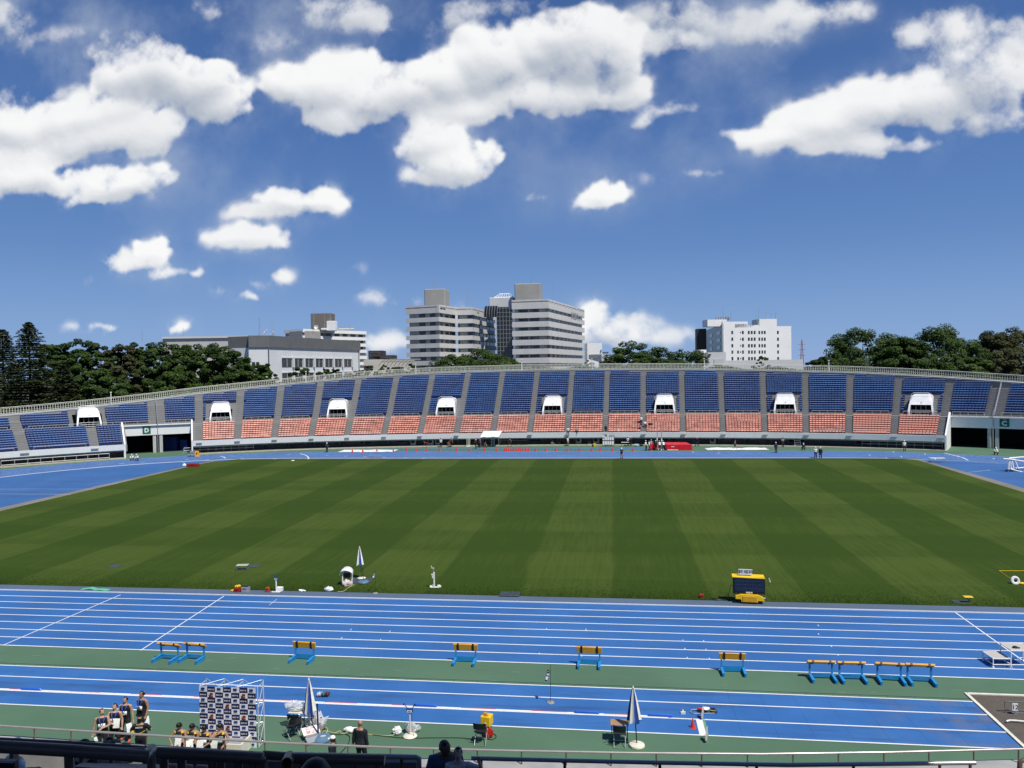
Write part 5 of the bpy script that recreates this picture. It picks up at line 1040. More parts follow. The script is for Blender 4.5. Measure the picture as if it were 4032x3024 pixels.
b=MB(); [b.tube([(.28*math.cos(a*.35+k)*(1+.05*k),.13*math.sin(a*.35+k)*(1+.05*k),.03+.02*k) for a in range(19)],.02,n=5) for k in range(3)]; one('cable_coil','black cable coil lying between dark red box and scoreboard','cable',b,BLACK,at(2823,2363))
blob('plastic_bag','small flat white bag at the grass edge right of the wheeled timer','plastic bag',1190,2329,(.5,.24,.12),BAGW,.5); blob('plastic_bag','larger white bag in front of the hooded camera','plastic bag',1296,2329,(.62,.3,.30),BAGW,.34)
b=MB(); 
for i in range(24):
    t0,t1=i/24,(i+1)/24; f=lambda t:(-1.0+2.05*t,.12*math.sin(t*6),.02+.11*math.sin(t*math.pi)**2*(.5+.5*math.sin(t*9)))
    a,c=Vector(f(t0)),Vector(f(t1)); wv=Vector((.0,.16,.02)); b.quad(a-wv,c-wv,c+wv,a+wv)
one('cloth_strip','pale green cloth strip lying crumpled along the grass edge on the left','cloth',b,mat('mint_cloth',(.10,.42,.25),.8,.15,4),(*at(376,2322)[:2],.012))
MATG=mat('dark_rubber_mat',(.045,.065,.075),.8,.15,3)
def flatmat(label,u,v,w_,d_,rz,m=MATG,h=.03): b=MB(); b.box((0,0,h/2+.05),(w_,d_,h),bev=.01); return one('ground_mat',label,'mat',b,m,at(u,v),rz)
flatmat('dark mat lying alone on the grass at the left',450,2233,.8,.9,0); flatmat('dark mat on the grass right of the low grey bench',1000,2232,.75,.75,0); flatmat('dark blue-green mat under the grass parasol and disc base',1420,2291,1.5,1.5,0); flatmat('dark mat on the grass beside the yellow stool',3785,2374,1.0,.7,0)
def bench(label,u,v,w_,d_,h_,rz,top=GREYB,name='low_table'): 
    r=table(name,label,u,v,top,w_,d_,h_,mat('leg_blue_grey',(.12,.16,.19),.5),rz); b=MB(); b.tube([(-w_/2+.05,-d_/2+.05,.1),(w_/2-.05,-d_/2+.05,.1),(w_/2-.05,d_/2-.05,.1),(-w_/2+.05,d_/2-.05,.1)],.02,n=5,closed=True); b.build('base_frame',mat('leg_blue_grey',(.12,.16,.19),.5),r); return r
bench('low grey bench with open legs on the grass left of the wheeled timer',955,2247,.85,.5,.42,rad(8),mat('bench_top',(.45,.44,.40),.6)); bench('white low bench at the far right corner of the pitch',3690,1821,2.0,.8,.65,0,WHITEM)
r=thing('folding_stool','yellow-topped folding stool on a mat at the grass edge, far right','stool',at(3820,2377)); b=MB(); b.box((-.12,0,.42),(.50,.34,.04),bev=.01); b.build('seat',YEL,r); b=MB(); b.cyl((-.25,0,.4),(.12,0,0),.018,n=5); b.cyl((.05,0,.4),(-.15,0,0),.018,n=5); b.build('leg',DARK,r)
u,v=3998,2302; r=thing('sprinkler_reel','white and black hose wheel with yellow fitting on the grass at the right edge','reel',at(u,v)); b=MB(); b.M=Matrix.Translation((0,0,.27))@Matrix.Rotation(rad(78),4,'X'); b.lathe((0,0,-.07),[(.14,0),(.26,.0),(.29,.05),(.26,.12),(.17,.13),(.14,.1)],n=22); b.build('rim',WHITEM,r,smooth=rad(50)); b=MB(); b.M=Matrix.Translation((0,0,.27))@Matrix.Rotation(rad(78),4,'X'); b.lathe((0,0,-.03),[(.16,0),(.2,.03),(.05,.08)],n=16); b.build('hub',BLACK,r); b=MB(); b.ell((.38,-.05,.1),(.2,.12,.09),10,6); b.build('fitting',YEL,r)
cable('thin yellow line across the grass to the hose wheel at the right edge',[(4032,2252),(3980,2252),(3934,2252)],YEL,.018,.08); cable('thin yellow line slanting down to the hose wheel',[(3934,2252),(3960,2270),(3990,2289)],YEL,.018,.08)
r=thing('small_flag','small white flag leaning on a thin stick beside the scoreboard','flag',at(3030,2312)); b=MB(); b.cyl((0,0,0),(-.12,0,.62),.008,n=4); b.build('stick',DARK,r); b=MB(); b.quad((-.06,0,.62),(.0,.0,.6),(.1,.02,.33),(.03,.02,.3)); b.quad((-.06,.004,.62),(.03,.024,.3),(.1,.024,.33),(.0,.004,.6)); b.build('cloth',WHITE,r,recalc=False)
u,v=1710,2318; s=mpp(u,v); r=thing('wind_gauge','white wind gauge post with a vane on a wheeled base on the grass','wind gauge',at(u,v)); zz=lambda y:(1400-y)*.0844*s
b=MB(); b.box((0,0,zz(1000)),(.09,.09,zz(630)-zz(1380)),bev=.01); b.box((-.09,0,zz(820)),(.08,.1,.22)); b.box((-.1,0,zz(735)),(.14,.1,.08)); b.build('post',WHITEM,r); b=MB(); b.box((0,0,.10),(.62,.14,.08),bev=.02); b.box((-.2,.16,.14),(.16,.3,.07),-.3); b.box((.3,.14,.14),(.2,.3,.09),.5); b.build('base',WHITEM,r)
b=MB(); b.tube([(-.03,0,zz(630)),(-.04,0,zz(520)),(0,0,zz(490))],.016,n=5); b.box((-.06,0,zz(450)),(.16,.03,.03)); b.cyl((-.14,0,zz(410)),(.02,0,zz(410)),.012,n=5); b.extr([(-.2,0,zz(310)),(-.16,0,zz(330)),(-.13,0,zz(430)),(-.18,0,zz(430))],(0,.012,0)); b.build('vane',CREAM,r)
for x in (-.25,.2): b=MB(); b.M=Matrix.Translation((x,-.06,.05))@Matrix.Rotation(rad(90),4,'X'); b.lathe((0,0,-.02),[(.05,0),(.05,.04)],n=10); b.build('wheel',BLACK,r)
# camera under plastic hood
u,v=1368,2306; r=thing('hooded_camera','timing camera on a stand wrapped in a white hood and plastic on the grass','camera',at(u,v),rad(8))
b=MB(); 
for i in range(10):
    t0,t1=math.pi*i/10,math.pi*(i+1)/10; f=lambda t:(.38*math.cos(t)*1.08-.05*math.sin(t),.0,.92+.32*math.sin(t))
    for y0,y1,k0,k1 in ((-.35,-.1,1.1,1.0),(-.1,.3,1.0,.9)):
        A=[Vector((f(t)[0]*k,y,f(t)[2]-(0.12 if y<-.3 else 0))) for t,y,k in ((t0,y0,k0),(t1,y0,k0),(t1,y1,k1),(t0,y1,k1))]; b.quad(*A)
b.build('hood',FILMO,r,smooth=True,recalc=False)
b=MB(); b.box((0,.05,.72),(.42,.3,.34),bev=.02); b.build('camera_body',BLACK,r)
for x in (-.3,.3): b=MB(); b.box((x,.05,.5),(.07,.4,.95),bev=.02); b.build('side_drape',FILMO,r)
b=MB(); b.ell((0,-.15,.2),(.34,.25,.24),14,10,.5); b.build('wrap',mat('pinkish_plastic',(.62,.52,.50),.4,.15,5),r)
cable('pale yellow cable from the hooded camera down to the kerb',[(1396,2306),(1372,2318),(1352,2332),(1330,2334)],HOSE,.02,.07)
q=g(1431,2298); r=thing('pole_stand','blue-grey disc base with thin pole on the dark mat behind the hooded camera','stand',q); b=MB(); b.lathe((0,0,.06),[(.32,0),(.38,.05),(.34,.12),(.05,.16)],n=22); b.build('base',BASEB,r,smooth=rad(40)); b=MB(); b.cyl((0,0,.15),(-.02,0,1.1),.022,n=6); b.build('pole',DARK,r)
b=MB(); b.box((0,0,.0),(1.3,1.0,.02)); struct(one('access_cover','dark access cover at the turf edge','cover',b,MATG,(*at(2008,2342)[:2],.06)))
# ---- long-jump runway: measuring tape, rolled covers, take-off board, cone, signs
q0=g(-40,2713); x1=g(2630,2832).x; yl_=LJY[2]; r=thing('distance_board','long white and red distance board lying along the jump runway line','distance marker',(-20,yl_,0)); b=MB(); b.mat(0); xw=q0.x; k=0
b.box(((q0.x+x1)/2+20,.05,.03),(x1-q0.x,.10,.03)); b.build('strip',WHITEM,r)
b=MB(); xx=q0.x+1
while xx<x1-1.2: b.box((xx+20+.75,.085,.047),(1.5,.045,.008)); xx+=3.05
b.build('red_mark',mat('faded_red_paint',(.55,.07,.06),.5),r)
RCOV=mat('blue_vinyl_cover',(.02,.13,.60),.35,.15,2)
for u0,u1,v0,v1,lb in [(82,164,2720,2722,'rolled blue cover on the runway line at the far left'),(1631,1722,2781,2785,'rolled blue cover right of the timer stand top'),(2263,2360,2808,2813,'longest rolled blue cover, between windsock and second parasol'),(2552,2650,2825,2830,'rolled blue cover on the runway line right of the second parasol')]:
    a,c=g(u0,v0),g(u1,v1); c=Vector((c.x,a.y,0)); b=MB(); L=(c-a).length; b.tube([(-L/2,0,.06),(-L*.46,0,.075),(0,0,.08),(L*.44,0,.07),(L/2,0,.05)],[.035,.055,.058,.055,.03],n=10); one('rolled_cover',lb,'cover',b,RCOV,((a.x+c.x)/2,yl_+.05,.02),0,'rolled blue covers')
qs=[g(*p_) for p_ in ((2743,2837),(2767,2837),(2778,2898),(2755,2897))]; c=sum(qs,Vector())/4; r=thing('takeoff_board','white take-off board set in the jump runway beside a green strip','take-off board',(c.x,c.y,0)); b=MB(); y0,y1=LJY[3],LJY[2]; b.box((0,(y0+y1)/2-c.y,.018),(.26,y1-y0,.012)); b.build('board',WHITEM,r); b=MB(); b.box((.18,(y0+y1)/2-c.y,.018),(.10,y1-y0,.014)); b.build('plasticine_strip',mat('plasticine_green',(.16,.30,.20),.6,.15,3),r)
CONER=mat('cone_red',(.62,.035,.025),.45,.1)
def cone(label,u,v,h_,group=None): 
    r=thing('traffic_cone',label,'cone',at(u,v),0,group); b=MB(); b.lathe((0,0,.02),[(h_*.26,0),(h_*.05,h_*.95),(h_*.03,h_)],n=14); b.build('cone_body',CONER,r,smooth=rad(50)); b=MB(); b.box((0,0,.015),(h_*.72,h_*.72,.03),bev=.01) if h_>.5 else b.lathe((0,0,0),[(h_*.36,0),(h_*.34,.025),(h_*.25,.03)],n=16); b.build('base',CONER,r); return r
cone('red cone beside the white take-off board',2728,2866,.38)
for u,v,lb,h_ in ((2768,2832,'upright marker board at the far end of the take-off board',.5),(2784,2921,'upright marker board at the near end of the take-off board',.55)):
    r=thing('marker_board',lb,'marker',at(u,v),rad(70),'take-off marker boards'); b=MB(); b.extr([(-.18,0,.12),(0,0,.0),(.17,0,.25),(.13,0,h_),(-.06,0,h_*.7)],(0,.03,0)); b.build('panel',mat('marker_grey',(.50,.46,.44),.6,.15,3),r); b=MB(); b.tube([(0,.03,.3),(.05,.3,.01),(-.1,.3,.01)],.006,n=4); b.build('prop',DARK,r)
u,v=2770,2806; r=thing('folded_chair','folded black chair with steel frame lying flat on the runway','chair',at(u,v),rad(8)); b=MB(); b.tube([(-.45,-.16,.05),(-.55,0,.05),(-.45,.18,.06),(.35,.2,.05),(.42,-.16,.04),(-.45,-.16,.05)],.016,n=6); b.build('frame',CHF,r); b=MB(); b.box((.42,.05,.07),(.26,.42,.03),.1,bev=.01); b.build('backrest',CHB,r); b=MB(); b.box((-.05,.02,.06),(.34,.3,.03)); b.build('seat',CHB,r)
r=thing('flag_bundle','white and red judging flags rolled on the folded chair','flags',(at(u,v)[0]+.05,at(u,v)[1],.08)); b=MB(); b.ell((.05,.08,.06),(.16,.12,.06),10,6,.4); b.build('white_flag',WHITE,r); b=MB(); b.cyl((-.3,.08,.05),(.2,0,.05),.02,n=5); b.ell((-.12,.05,.05),(.2,.06,.04),8,5,.4); b.build('red_flag',RED,r); b=MB(); b.cyl((.1,-.02,.06),(.45,-.08,.05),.015,n=5); b.build('stick',mat('stick_yellow',(.5,.42,.15),.6),r)
r=thing('bib_rack','small white rack with coloured tags on the runway left of the folded chair','rack',at(2690,2812)); b=MB(); b.box((0,0,.06),(.19,.06,.1)); b.build('rack_body',WHITEM,r)
for x,m_ in ((-.06,RED),(0,WHITE),(.06,mat('tag_green',(.02,.25,.08),.6))): b=MB(); b.box((x,.03,.14),(.05,.02,.08)); b.build('tag',m_,r)
for u,m_,lb in ((1259,mat('block_white',(.6,.62,.65),.6,.3,9),'white-topped'),(1273,mat('block_teal',(.05,.16,.20),.6,.3,9),'teal'),(1288,mat('block_brown',(.10,.03,.02),.6,.3,9),'dark brown')):
    r=thing('shoe_pair',lb+' pair of shoes standing on the runway right of the first parasol','shoes',at(u,2741),rad(4),'three pairs of shoes on the runway'); r.scale=(1,1.5,1.6); 
    for x in (-.055,.055): b=MB(); b.ell((x,.02,.05),(.048,.14,.05),10,6); b.ell((x,-.07,.08),(.045,.06,.05),8,5); b.build('shoe',m_,r,smooth=True)
# yellow box on a stand, red bag
u,v=1905,2912; r=thing('control_box','yellow control box with wires on a small stand behind the folding chair','control box',(at(1913,2892)[0]+.05,at(1913,2892)[1],-.2),rad(-12)); b=MB(); b.box((0,0,.80),(.40,.40,.38),bev=.02); b.build('case',YEL,r); b=MB(); b.tube([(-.1,-.1,1.0),(-.12,-.05,1.1),(.05,0,1.12),(.1,-.1,1.02),(-.02,-.2,1.03)],.012,n=5); b.box((-.05,-.05,1.03),(.14,.1,.06)); b.build('wiring',mat('wire_orange',(.5,.2,.02),.5),r)
for x in (-.16,.16):
    for y in (-.15,.15): b=MB(); b.cyl((x,y,0),(x*.8,y*.8,.6),.015,n=5); b.build('leg',DARK,r)
blob('carry_bag','glossy red bag on the ground beside the folding chair','bag',1924,2904,(.36,.3,.34),mat('glossy_red_vinyl',(.45,.02,.015),.3,.2,6),.5)
# ---- sponsor banner wall
PA=[pd(784.5,2699,1),pd(1007,2704,1)]
A,B=g(789,2935),g(1011,2945); A2=A; wv=(B-A); wv.z=0; Wd=wv.length; ang=math.atan2(wv.y,wv.x); 
Hh=(2935-2700)*mpp(789,2935); r=thing('banner_wall','navy and white checked sponsor banner on a white lattice frame','banner',(A.x,A.y,0),ang)
NAV=mat('banner_navy',(.010,.012,.085),.75,.1,2); BWH=mat('banner_white',(.72,.74,.82),.75,.05,2); NC,NR=7,11; cw,ch=Wd/NC,Hh/NR
b=MB(); 
for i in range(NC):
    for j in range(NR):
        b.mat((i+j)%2); x,z=i*cw,Hh-(j+1)*ch; y=lambda xx,zz:.012*math.sin(xx*3.1+zz*.7)
        b.quad((x,y(x,z),z),(x+cw,y(x+cw,z),z),(x+cw,y(x+cw,z+ch),z+ch),(x,y(x,z+ch),z+ch))
b.build('cloth',[BWH,NAV],r,recalc=False)
bt,bk,bo,bm=MB(),MB(),MB(),MB()
for i in range(NC):
    for j in range(NR):
        c=Vector(((i+.5)*cw,-.02,Hh-(j+.5)*ch))
        if (i+j)%2: text(bt,'東京陸協',c,cw*.185,bold=.02)
        elif (i%2==1 and ((j//2)%2==0)==(i in(1,5)) and j%2==1):
            for a in range(4):
                for d in range(4): bm.mat([0,1,3,3,1,0,1,0,1,2,0,1,0,2,1,0][a*4+d]); bm.box(c+Vector(((a-1.5)*ch*.19,0,(d-1.5)*ch*.19)),(ch*.18,.006,ch*.18))
        else:
            for dx in (-.13,0,.13): bo.M=Matrix.Translation(c+Vector((dx*cw,0,ch*.16)))@Matrix.Rotation(rad(90),4,'X'); bo.lathe((0,0,0),[(ch*.19,0),(ch*.19,.004)],n=16)
            bo.M=None; text(bk,'ダイサン',c+Vector((0,0,-ch*.26)),cw*.13,bold=.02)
            
bt.build('white_print',WHITE,r); bk.build('black_print',BLACK,r); bo.build('blue_emblem',mat('emblem_blue',(.01,.04,.26),.7),r); bm.build('mosaic_emblem',[mat('mosaic_maroon',(.055,.006,.012),.7),mat('mosaic_red',(.22,.015,.025),.7),mat('mosaic_orange',(.55,.19,.03),.7),mat('mosaic_pink',(.70,.45,.48),.7)],r)
FRM=mat('truss_tube',(.66,.68,.70),.35,.08,metal=.3); b=MB()
for i in range(4):
    x=i*Wd/3+(.06 if i==3 else 0)
    for y in (.05,.55): b.cyl((x,y,0),(x,y,Hh+.04),.018,n=5)
    for z in (.0,Hh*.33,Hh*.66,Hh): b.cyl((x,.05,z+.02),(x,.55,z+.02),.014,n=4); 
    if i<3:
        x2=(i+1)*Wd/3
        for z in (.02,Hh*.33,Hh*.66,Hh): b.cyl((x,.05,z),(x2,.55,z+(.1 if z==Hh else 0)),.008,n=4); b.cyl((x,.55,z+(.1 if z==Hh else 0)),(x2,.05,z),.008,n=4)
b.build('frame',FRM,r)
b=MB(); x=Wd+.06
for z0,z1 in ((0,.33),(.33,.66),(.66,1)): b.cyl((x,.05,z0*Hh),(x,.55,z1*Hh),.014,n=4)
b.cyl((x,.05,0),(x,.05,Hh),.022,n=5); b.cyl((x+.0,.55,0),(x,.55,Hh+.1),.024,n=5); b.build('side_frame',FRM,r)
# cream podium boxes
r=thing('podium_box','cream open-topped podium box in front of the checked banner','podium',at(920,2958),ang)
for x0,y0,sx,sy in ((-.55,0,.06,.95),(.55,0,.06,.95),(0,-.5,1.16,.06),(0,.5,1.16,.06)): b=MB(); b.box((x0,y0,.28),(sx,sy,.5)); b.build('side_panel',CREAM,r)
b=MB(); b.box((0,0,.36),(1.08,.95,.02)); b.build('inner_board',GREYB,r)
r=thing('podium_box','low cream podium step partly hidden behind the black and yellow team','podium',at(815,2962),ang); b=MB(); b.box((0,0,.2),(1.0,.5,.4),bev=.02); b.build('step',CREAM,r); b=MB(); b.box((0,0,.41),(1.02,.52,.02)); b.build('top_board',CREAM,r)
# ---- sand pit, levelling frame, number board, hose
m,n,p=newmat('raked_sand'); t=n.n('ShaderNodeTexCoord').outputs['Object']; c=n.mix(n.noise(t,1.1,8,.7),(.075,.062,.050,1),(.135,.115,.092,1)); n.put(p.inputs['Base Color'],c); p.inputs['Roughness'].default_value=.95
bp=n.n('ShaderNodeBump'); bp.inputs['Strength'].default_value=.8; bp.inputs['Distance'].default_value=.12; n.put(bp.inputs['Height'],n.noise(n.v('MULTIPLY',t,(1,2.2,1)),2.2,7,.65)); n.put(p.inputs['Normal'],bp.outputs[0])
c0,c1=g(3797,2731),g(4034,2954); yT,yB=c0.y,c1.y-.2; xL=(c0.x+c1.x)/2; X0_=c0.x
b=MB(); N1,N2=36,30; XS1=X0_+.15; 
for i in range(N1+1):
    for j in range(N2+1):
        x=XS1+(9.0)*i/N1; y=yB+(yT-.12-yB)*j/N2; z=.012+.10*max(0,noise.noise(Vector((x*1.3,y*2.2,0))))*(0 if i in(0,) or j in(N2,) else 1)+.05*noise.noise(Vector((x*4,y*5,2)))*(1 if 0<i and j<N2 else 0); b.v.append((x,y,max(.012,z)))
for i in range(N1):
    for j in range(N2): a=i*(N2+1)+j; b.f.append((a,a+N2+1,a+N2+2,a+1)); b.mi.append(0)
struct(b.build('sand_pit',m,smooth=True))
b=MB(); b.box((X0_+.06,(yT+yB)/2,.03),(.13,yT-yB,.05)); b.box((X0_+4.6,yT-.05,.03),(9.0,.12,.05)); struct(b.build('pit_kerb',mat('pit_border_paint',(.74,.72,.62),.7,.12,3)))
s=mpp(3990,2812); a=at(3958,2808); r=thing('sand_leveller','grey tubular rectangular frame standing on the sand pit','frame',(a[0]+.75,a[1],0)); b=MB(); hh=(560-320)*.1953*s
b.tube([(-.75,0,.03),(-.78,0,hh),(.75,0,hh),(.75,0,.03)],.028,n=6,closed=True); b.cyl((-.72,0,hh*.3),(.75,0,hh*.3),.02,n=5); b.build('frame_tube',mat('dark_grey_tube',(.12,.14,.15),.5),r)
a=at(3991,2811); r=thing('number_board','white board reading 12 on a short foot beside the sand pit frame','number board',(a[0],a[1]-.12,0),rad(-3)); b=MB(); b.box((0,0,.34),(.21,.02,.31)); bd=b.build('board',WHITEM,r); b=MB(); text(b,'12',(0,-.013,.33),.25,bold=.012); b.build('numeral',BLACK,bd); b=MB(); b.cyl((0,.01,.2),(0,.03,.02),.01,n=5); b.cyl((-.1,-.05,.03),(.1,.05,.03),.012,n=5); b.cyl((0,-.14,.02),(0,.1,.02),.01,n=5); b.build('foot',STEEL,r)
P_=[g(3962,2850)+Vector((0,0,.1)),g(3975,2846)+Vector((0,0,.1)),g(4000,2847)+Vector((0,0,.1)),g(4060,2853)+Vector((0,0,.1))]; o_=P_[0].copy(); b=MB(); b.tube([p_-Vector((o_.x,o_.y,0)) for p_ in P_],.035,n=8); one('hose','thick white hose lying curved on the sand pit','hose',b,WHITE,(o_.x,o_.y,0))
# ---- white steps at the right
u,v=3985,2625; r=thing('finish_steps','white two-level metal step stand with mesh tops beside the finish line','steps',at(3963,2628),rad(4)); MESHT=mat('mesh_tread',(.48,.46,.42),.7,.2,18); s=mpp(u,v)
for x0,x1,z,nm in ((-.62,.18,.42,'low'),(.2,1.25,.82,'high')):
    b=MB(); b.box(((x0+x1)/2,.42,z),(x1-x0,.86,.03)); b.build('tread',MESHT,r)
    b=MB(); b.tube([(x0,-.02,z),(x1,-.02,z),(x1,.86,z),(x0,.86,z)],.028,n=6,closed=True); b.tube([(x0,-.02,.14),(x1,-.02,.14),(x1,.86,.14),(x0,.86,.14)],.026,n=6,closed=True); b.build('rail_frame',WHITEM,r)
    for x in (x0,x1):
        for y in (-.02,.86): b=MB(); b.cyl((x,y,.03),(x,y,z),.028,n=6); b.box((x,y,.015),(.1,.1,.03)); b.build('leg',WHITEM,r)
b=MB(); b.ell((.55,.25,.88),(.14,.09,.06),10,6,.3); b.box((.68,.2,.87),(.1,.04,.04)); o=one('starter_pistol','small black device lying on the upper tread of the white steps','device',b,BLACK,at(3963,2628),rad(4))
# ================================================================= far side of the track
CONEG='red cones along the back straight'
CX=[700+.4973*x for x in (1383,1465,1577,1707,1812,1888,1973,2073)]+[1800+.4973*x for x in (-5,97,216,313,376,392,408,428,446,466,485,504,524,547,566,621,702,782,873,968,1063,1133,1228,1392)]
def where(i):
    n_=['first','second','third','fourth','fifth','sixth','seventh','eighth','ninth','tenth','eleventh','twelfth']
    if i<12: return 'red cone, %s from the left end of the back-straight row'%n_[i]
    if i<23: return 'red cone in the tight cluster, %s from its left'%n_[i-12]
    return 'red cone right of the tight cluster, %s after it'%n_[i-23]
for i,u in enumerate(CX):
    v=1782 if u<1450 else 1779 if u<1600 else 1777 if u<2000 else 1776.3
    if i==0: c0_=cone(where(i),u,v,.72,CONEG); 
    else: dup(c0_,at(u,v),0,where(i))
# red vault mats
s=mpp(2700,1774); a=at(2676,1773); MRED=mat('landing_mat_red',(.62,.012,.022),.45,.12,1.5)
r=thing('landing_mat','large red pole-vault landing mat with a white logo at the back straight','landing mat',a,rad(-1)); W_=(1832-1100)*.1356*s; b=MB(); b.add([(-W_/2,0,0),(W_/2,0,0),(W_/2-.1,0,.95),(-W_/2,0,.95),(-W_/2-.1,3.6,0),(W_/2-.3,3.6,0),(W_/2-.8,3.6,1.05),(-W_/2-.6,3.6,1.05)],[(0,3,2,1),(4,5,6,7),(0,4,7,3),(1,2,6,5),(3,7,6,2),(0,1,5,4)]); b.build('foam_block',MRED,r); b=MB(); b.box((-W_*.27,-.02,.62),(.5,.02,.1),bev=.01); b.build('logo_patch',WHITE,r); b=MB(); b.box((-W_*.02,-.015,.45),(.06,.03,.85)); b.build('seam',mat('seam_dark_red',(.25,.01,.01),.6),r); b=MB(); b.cyl((-W_/2+.1,-.15,.06),(-W_*.05,-.15,.06),.06,n=8); b.build('edge_roll',WHITE,r)
r=thing('landing_mat','smaller red front mat piece among the officials left of the big mat','landing mat',at(2570,1773)); b=MB(); b.box((0,.6,.25),(1.1,1.4,.5),bev=.05); b.build('foam_block',MRED,r); b=MB(); b.box((.35,1.3,.6),(1.4,.9,.9),bev=.06); b.build('upper_block',MRED,r); b=MB(); b.box((-.1,.2,.52),(.6,.3,.06)); b.build('strap',mat('seam_dark_red',(.25,.01,.01),.6),r)
for u,v,vt,lb in ((2588.5,1772,1670,'left tall grey vault upright standing among the officials'),(2606,1773,1676,'right tall grey vault upright, beside the officials at the mat')):
    s=mpp(u,v); r=thing('vault_upright',lb,'upright',at(u,v),0,'pole-vault uprights'); b=MB(); H_=(v-vt)*s; b.box((0,0,H_/2),(.13,.13,H_)); b.build('mast',mat('upright_grey',(.42,.40,.40),.4,.1,metal=.3),r); b=MB(); b.box((0,.2,.1),(.7,1.2,.2),bev=.03); b.build('base_shoe',WHITE,r); b=MB(); b.box((-.02,-.1,H_*.42),(.2,.14,.5)); b.build('carriage',CREAM,r)
# white tarpaulins
TARP=mat('white_tarpaulin',(.78,.79,.80),.5,.10,2)
def tarp(label,u0,v0,u1,v1,seed):
    a,c=g(u0,v1),g(u1,v1); top=g((u0+u1)/2,v0); W_=c.x-a.x; Dp=min(4.0,abs(top.y-a.y)); b=MB(); n1,n2=40,8
    for i in range(n1+1):
        for j in range(n2+1):
            x=W_*i/n1; y=Dp*j/n2; e=min(i,n1-i)/4; z=.05+.28*max(0,noise.noise(Vector((x*.55+seed,y*.8,seed)))+.15)*min(1,e)*(0 if j in(0,n2) else 1)+.06*abs(noise.noise(Vector((x*2.3,y*2,seed)))); b.v.append((x+.3*noise.noise(Vector((y*2,seed,0))),y+.5*noise.noise(Vector((x*.6,j*.1,seed))),z))
    for i in range(n1):
        for j in range(n2): q=i*(n2+1)+j; b.f.append((q,q+n2+1,q+n2+2,q+1)); b.mi.append(0)
    one('tarpaulin',label,'tarpaulin',b,TARP,(a.x,a.y,0))
tarp('crumpled white tarpaulin on the green ground left of the cones',1328,1772,1545,1781,1); tarp('crumpled white tarpaulin lying right of the red landing mat',2784,1765,3030,1773,2)
# shelter tent
s=mpp(1935,1762); a=at(1932,1760); r=thing('shelter_tent','white flat-roofed shelter tent with ladder-back chair by the back-straight wall','tent',a); W_=(1190-640)*.1447*s; H_=(1762-1722)*s
b=MB(); b.add([(-W_/2,-.6,H_),(W_/2-.2,-.6,H_+.05),(W_/2,2.2,H_+.95),(-W_/2+.2,2.2,H_+.95),(-W_/2,-.6,H_-.05),(W_/2-.2,-.6,H_),(W_/2,2.2,H_+.9),(-W_/2+.2,2.2,H_+.9)],[(0,1,2,3),(4,7,6,5),(0,4,5,1),(1,5,6,2),(2,6,7,3),(3,7,4,0)]); b.build('roof_cloth',WHITE,r)
for x in (-W_/2+.1,W_/2-.25):
    for y in (-.5,2.0): b=MB(); b.cyl((x,y,0),(x,y,H_+.02+(.85 if y>0 else 0)),.035,n=5); b.build('leg',GALV,r)
b=MB(); b.box((-W_*.3,-.62,H_+.02),(.5,.02,.08)); b.box((W_*.15,-.62,H_+.05),(.7,.02,.08)); b.build('faint_print',GREYB,r)
r=thing('ladder','white A-frame step ladder under the shelter tent','ladder',at(1940,1758)); b=MB(); [b.cyl((x,0,0),(x*.85,.25,1.7),.035,n=5) for x in(-.3,.3)]; b.build('rail',WHITE,r); b=MB(); [b.box((0,.04+.05*k,.3+.32*k),(.54,.08,.05)) for k in range(5)]; b.build('rung',WHITE,r)
r=thing('ladder','white access ladder leaning against the stand fascia right of the landing mat','ladder',at(3142,1758.5)); hgt=(1758-1702)*mpp(3142,1758); b=MB(); [b.cyl((x,0,.1),(x,1.3,hgt),.05,n=5) for x in(-.5,.5)]; b.build('rail',WHITE,r); b=MB(); [b.box((0,1.3*k/8,.1+(hgt-.1)*k/8),(1.0,.1,.06)) for k in range(1,8)]; b.build('rung',WHITE,r)
r=thing('pole_rack','four white vault poles standing upright in a rack left of the tent','pole rack',at(1843,1759)); 
for k,x in enumerate((-.22,.0,.16,.30)): b=MB(); b.cyl((x,0,0),(x+.05*k,0,2.6+.1*(k%2)),.045,n=6); b.build('pole',CREAM,r)
b=MB(); b.box((.04,0,.08),(.8,.5,.14)); b.build('base',WHITE,r)
# air-conditioning units on the wall
ACM=mat('aircon_grey',(.30,.31,.30),.6,.08,2)
def nearx(u,d,z):
    best=None
    for x in range(-1000,640,1):
        X_=x/10; q=SP(X_,d,z)-CAM; uu=2016+F_PX*q.dot(RGT)/q.dot(FWD)
        if best is None or abs(uu-u)<best[0]: best=(abs(uu-u),X_)
    return best[1]
for i,(u,lb) in enumerate([(1628,'grey wall fan unit left of the red-shirted runner'),(1696,'grey wall fan unit just right of the bending runner'),(1725,'grey wall fan unit behind the white-shirted man left of the tent'),(2278,'grey wall fan unit left of the yellow drum'),(2347,'grey wall fan unit between yellow drum and result board'),(2806,'grey fan unit right of the red landing mat')]):
    x=nearx(u,1.7,.7); q=SP(x,1.75,.16)
    if i==0:
        r=thing('fan_unit',lb,'fan unit',q,SN(x),'grey fan units along the wall'); ac0=r; b=MB(); b.box((0,0,.7),(1.05,.5,1.35),bev=.02); b.build('casing',ACM,r); b=MB(); b.M=Matrix.Translation((-.08,-.26,.8))@Matrix.Rotation(rad(90),4,'X'); b.lathe((0,0,0),[(.36,0),(.36,.02),(.12,.03)],n=16); b.build('fan_grille',VOID,r)
    else: dup(ac0,q,SN(x),lb)
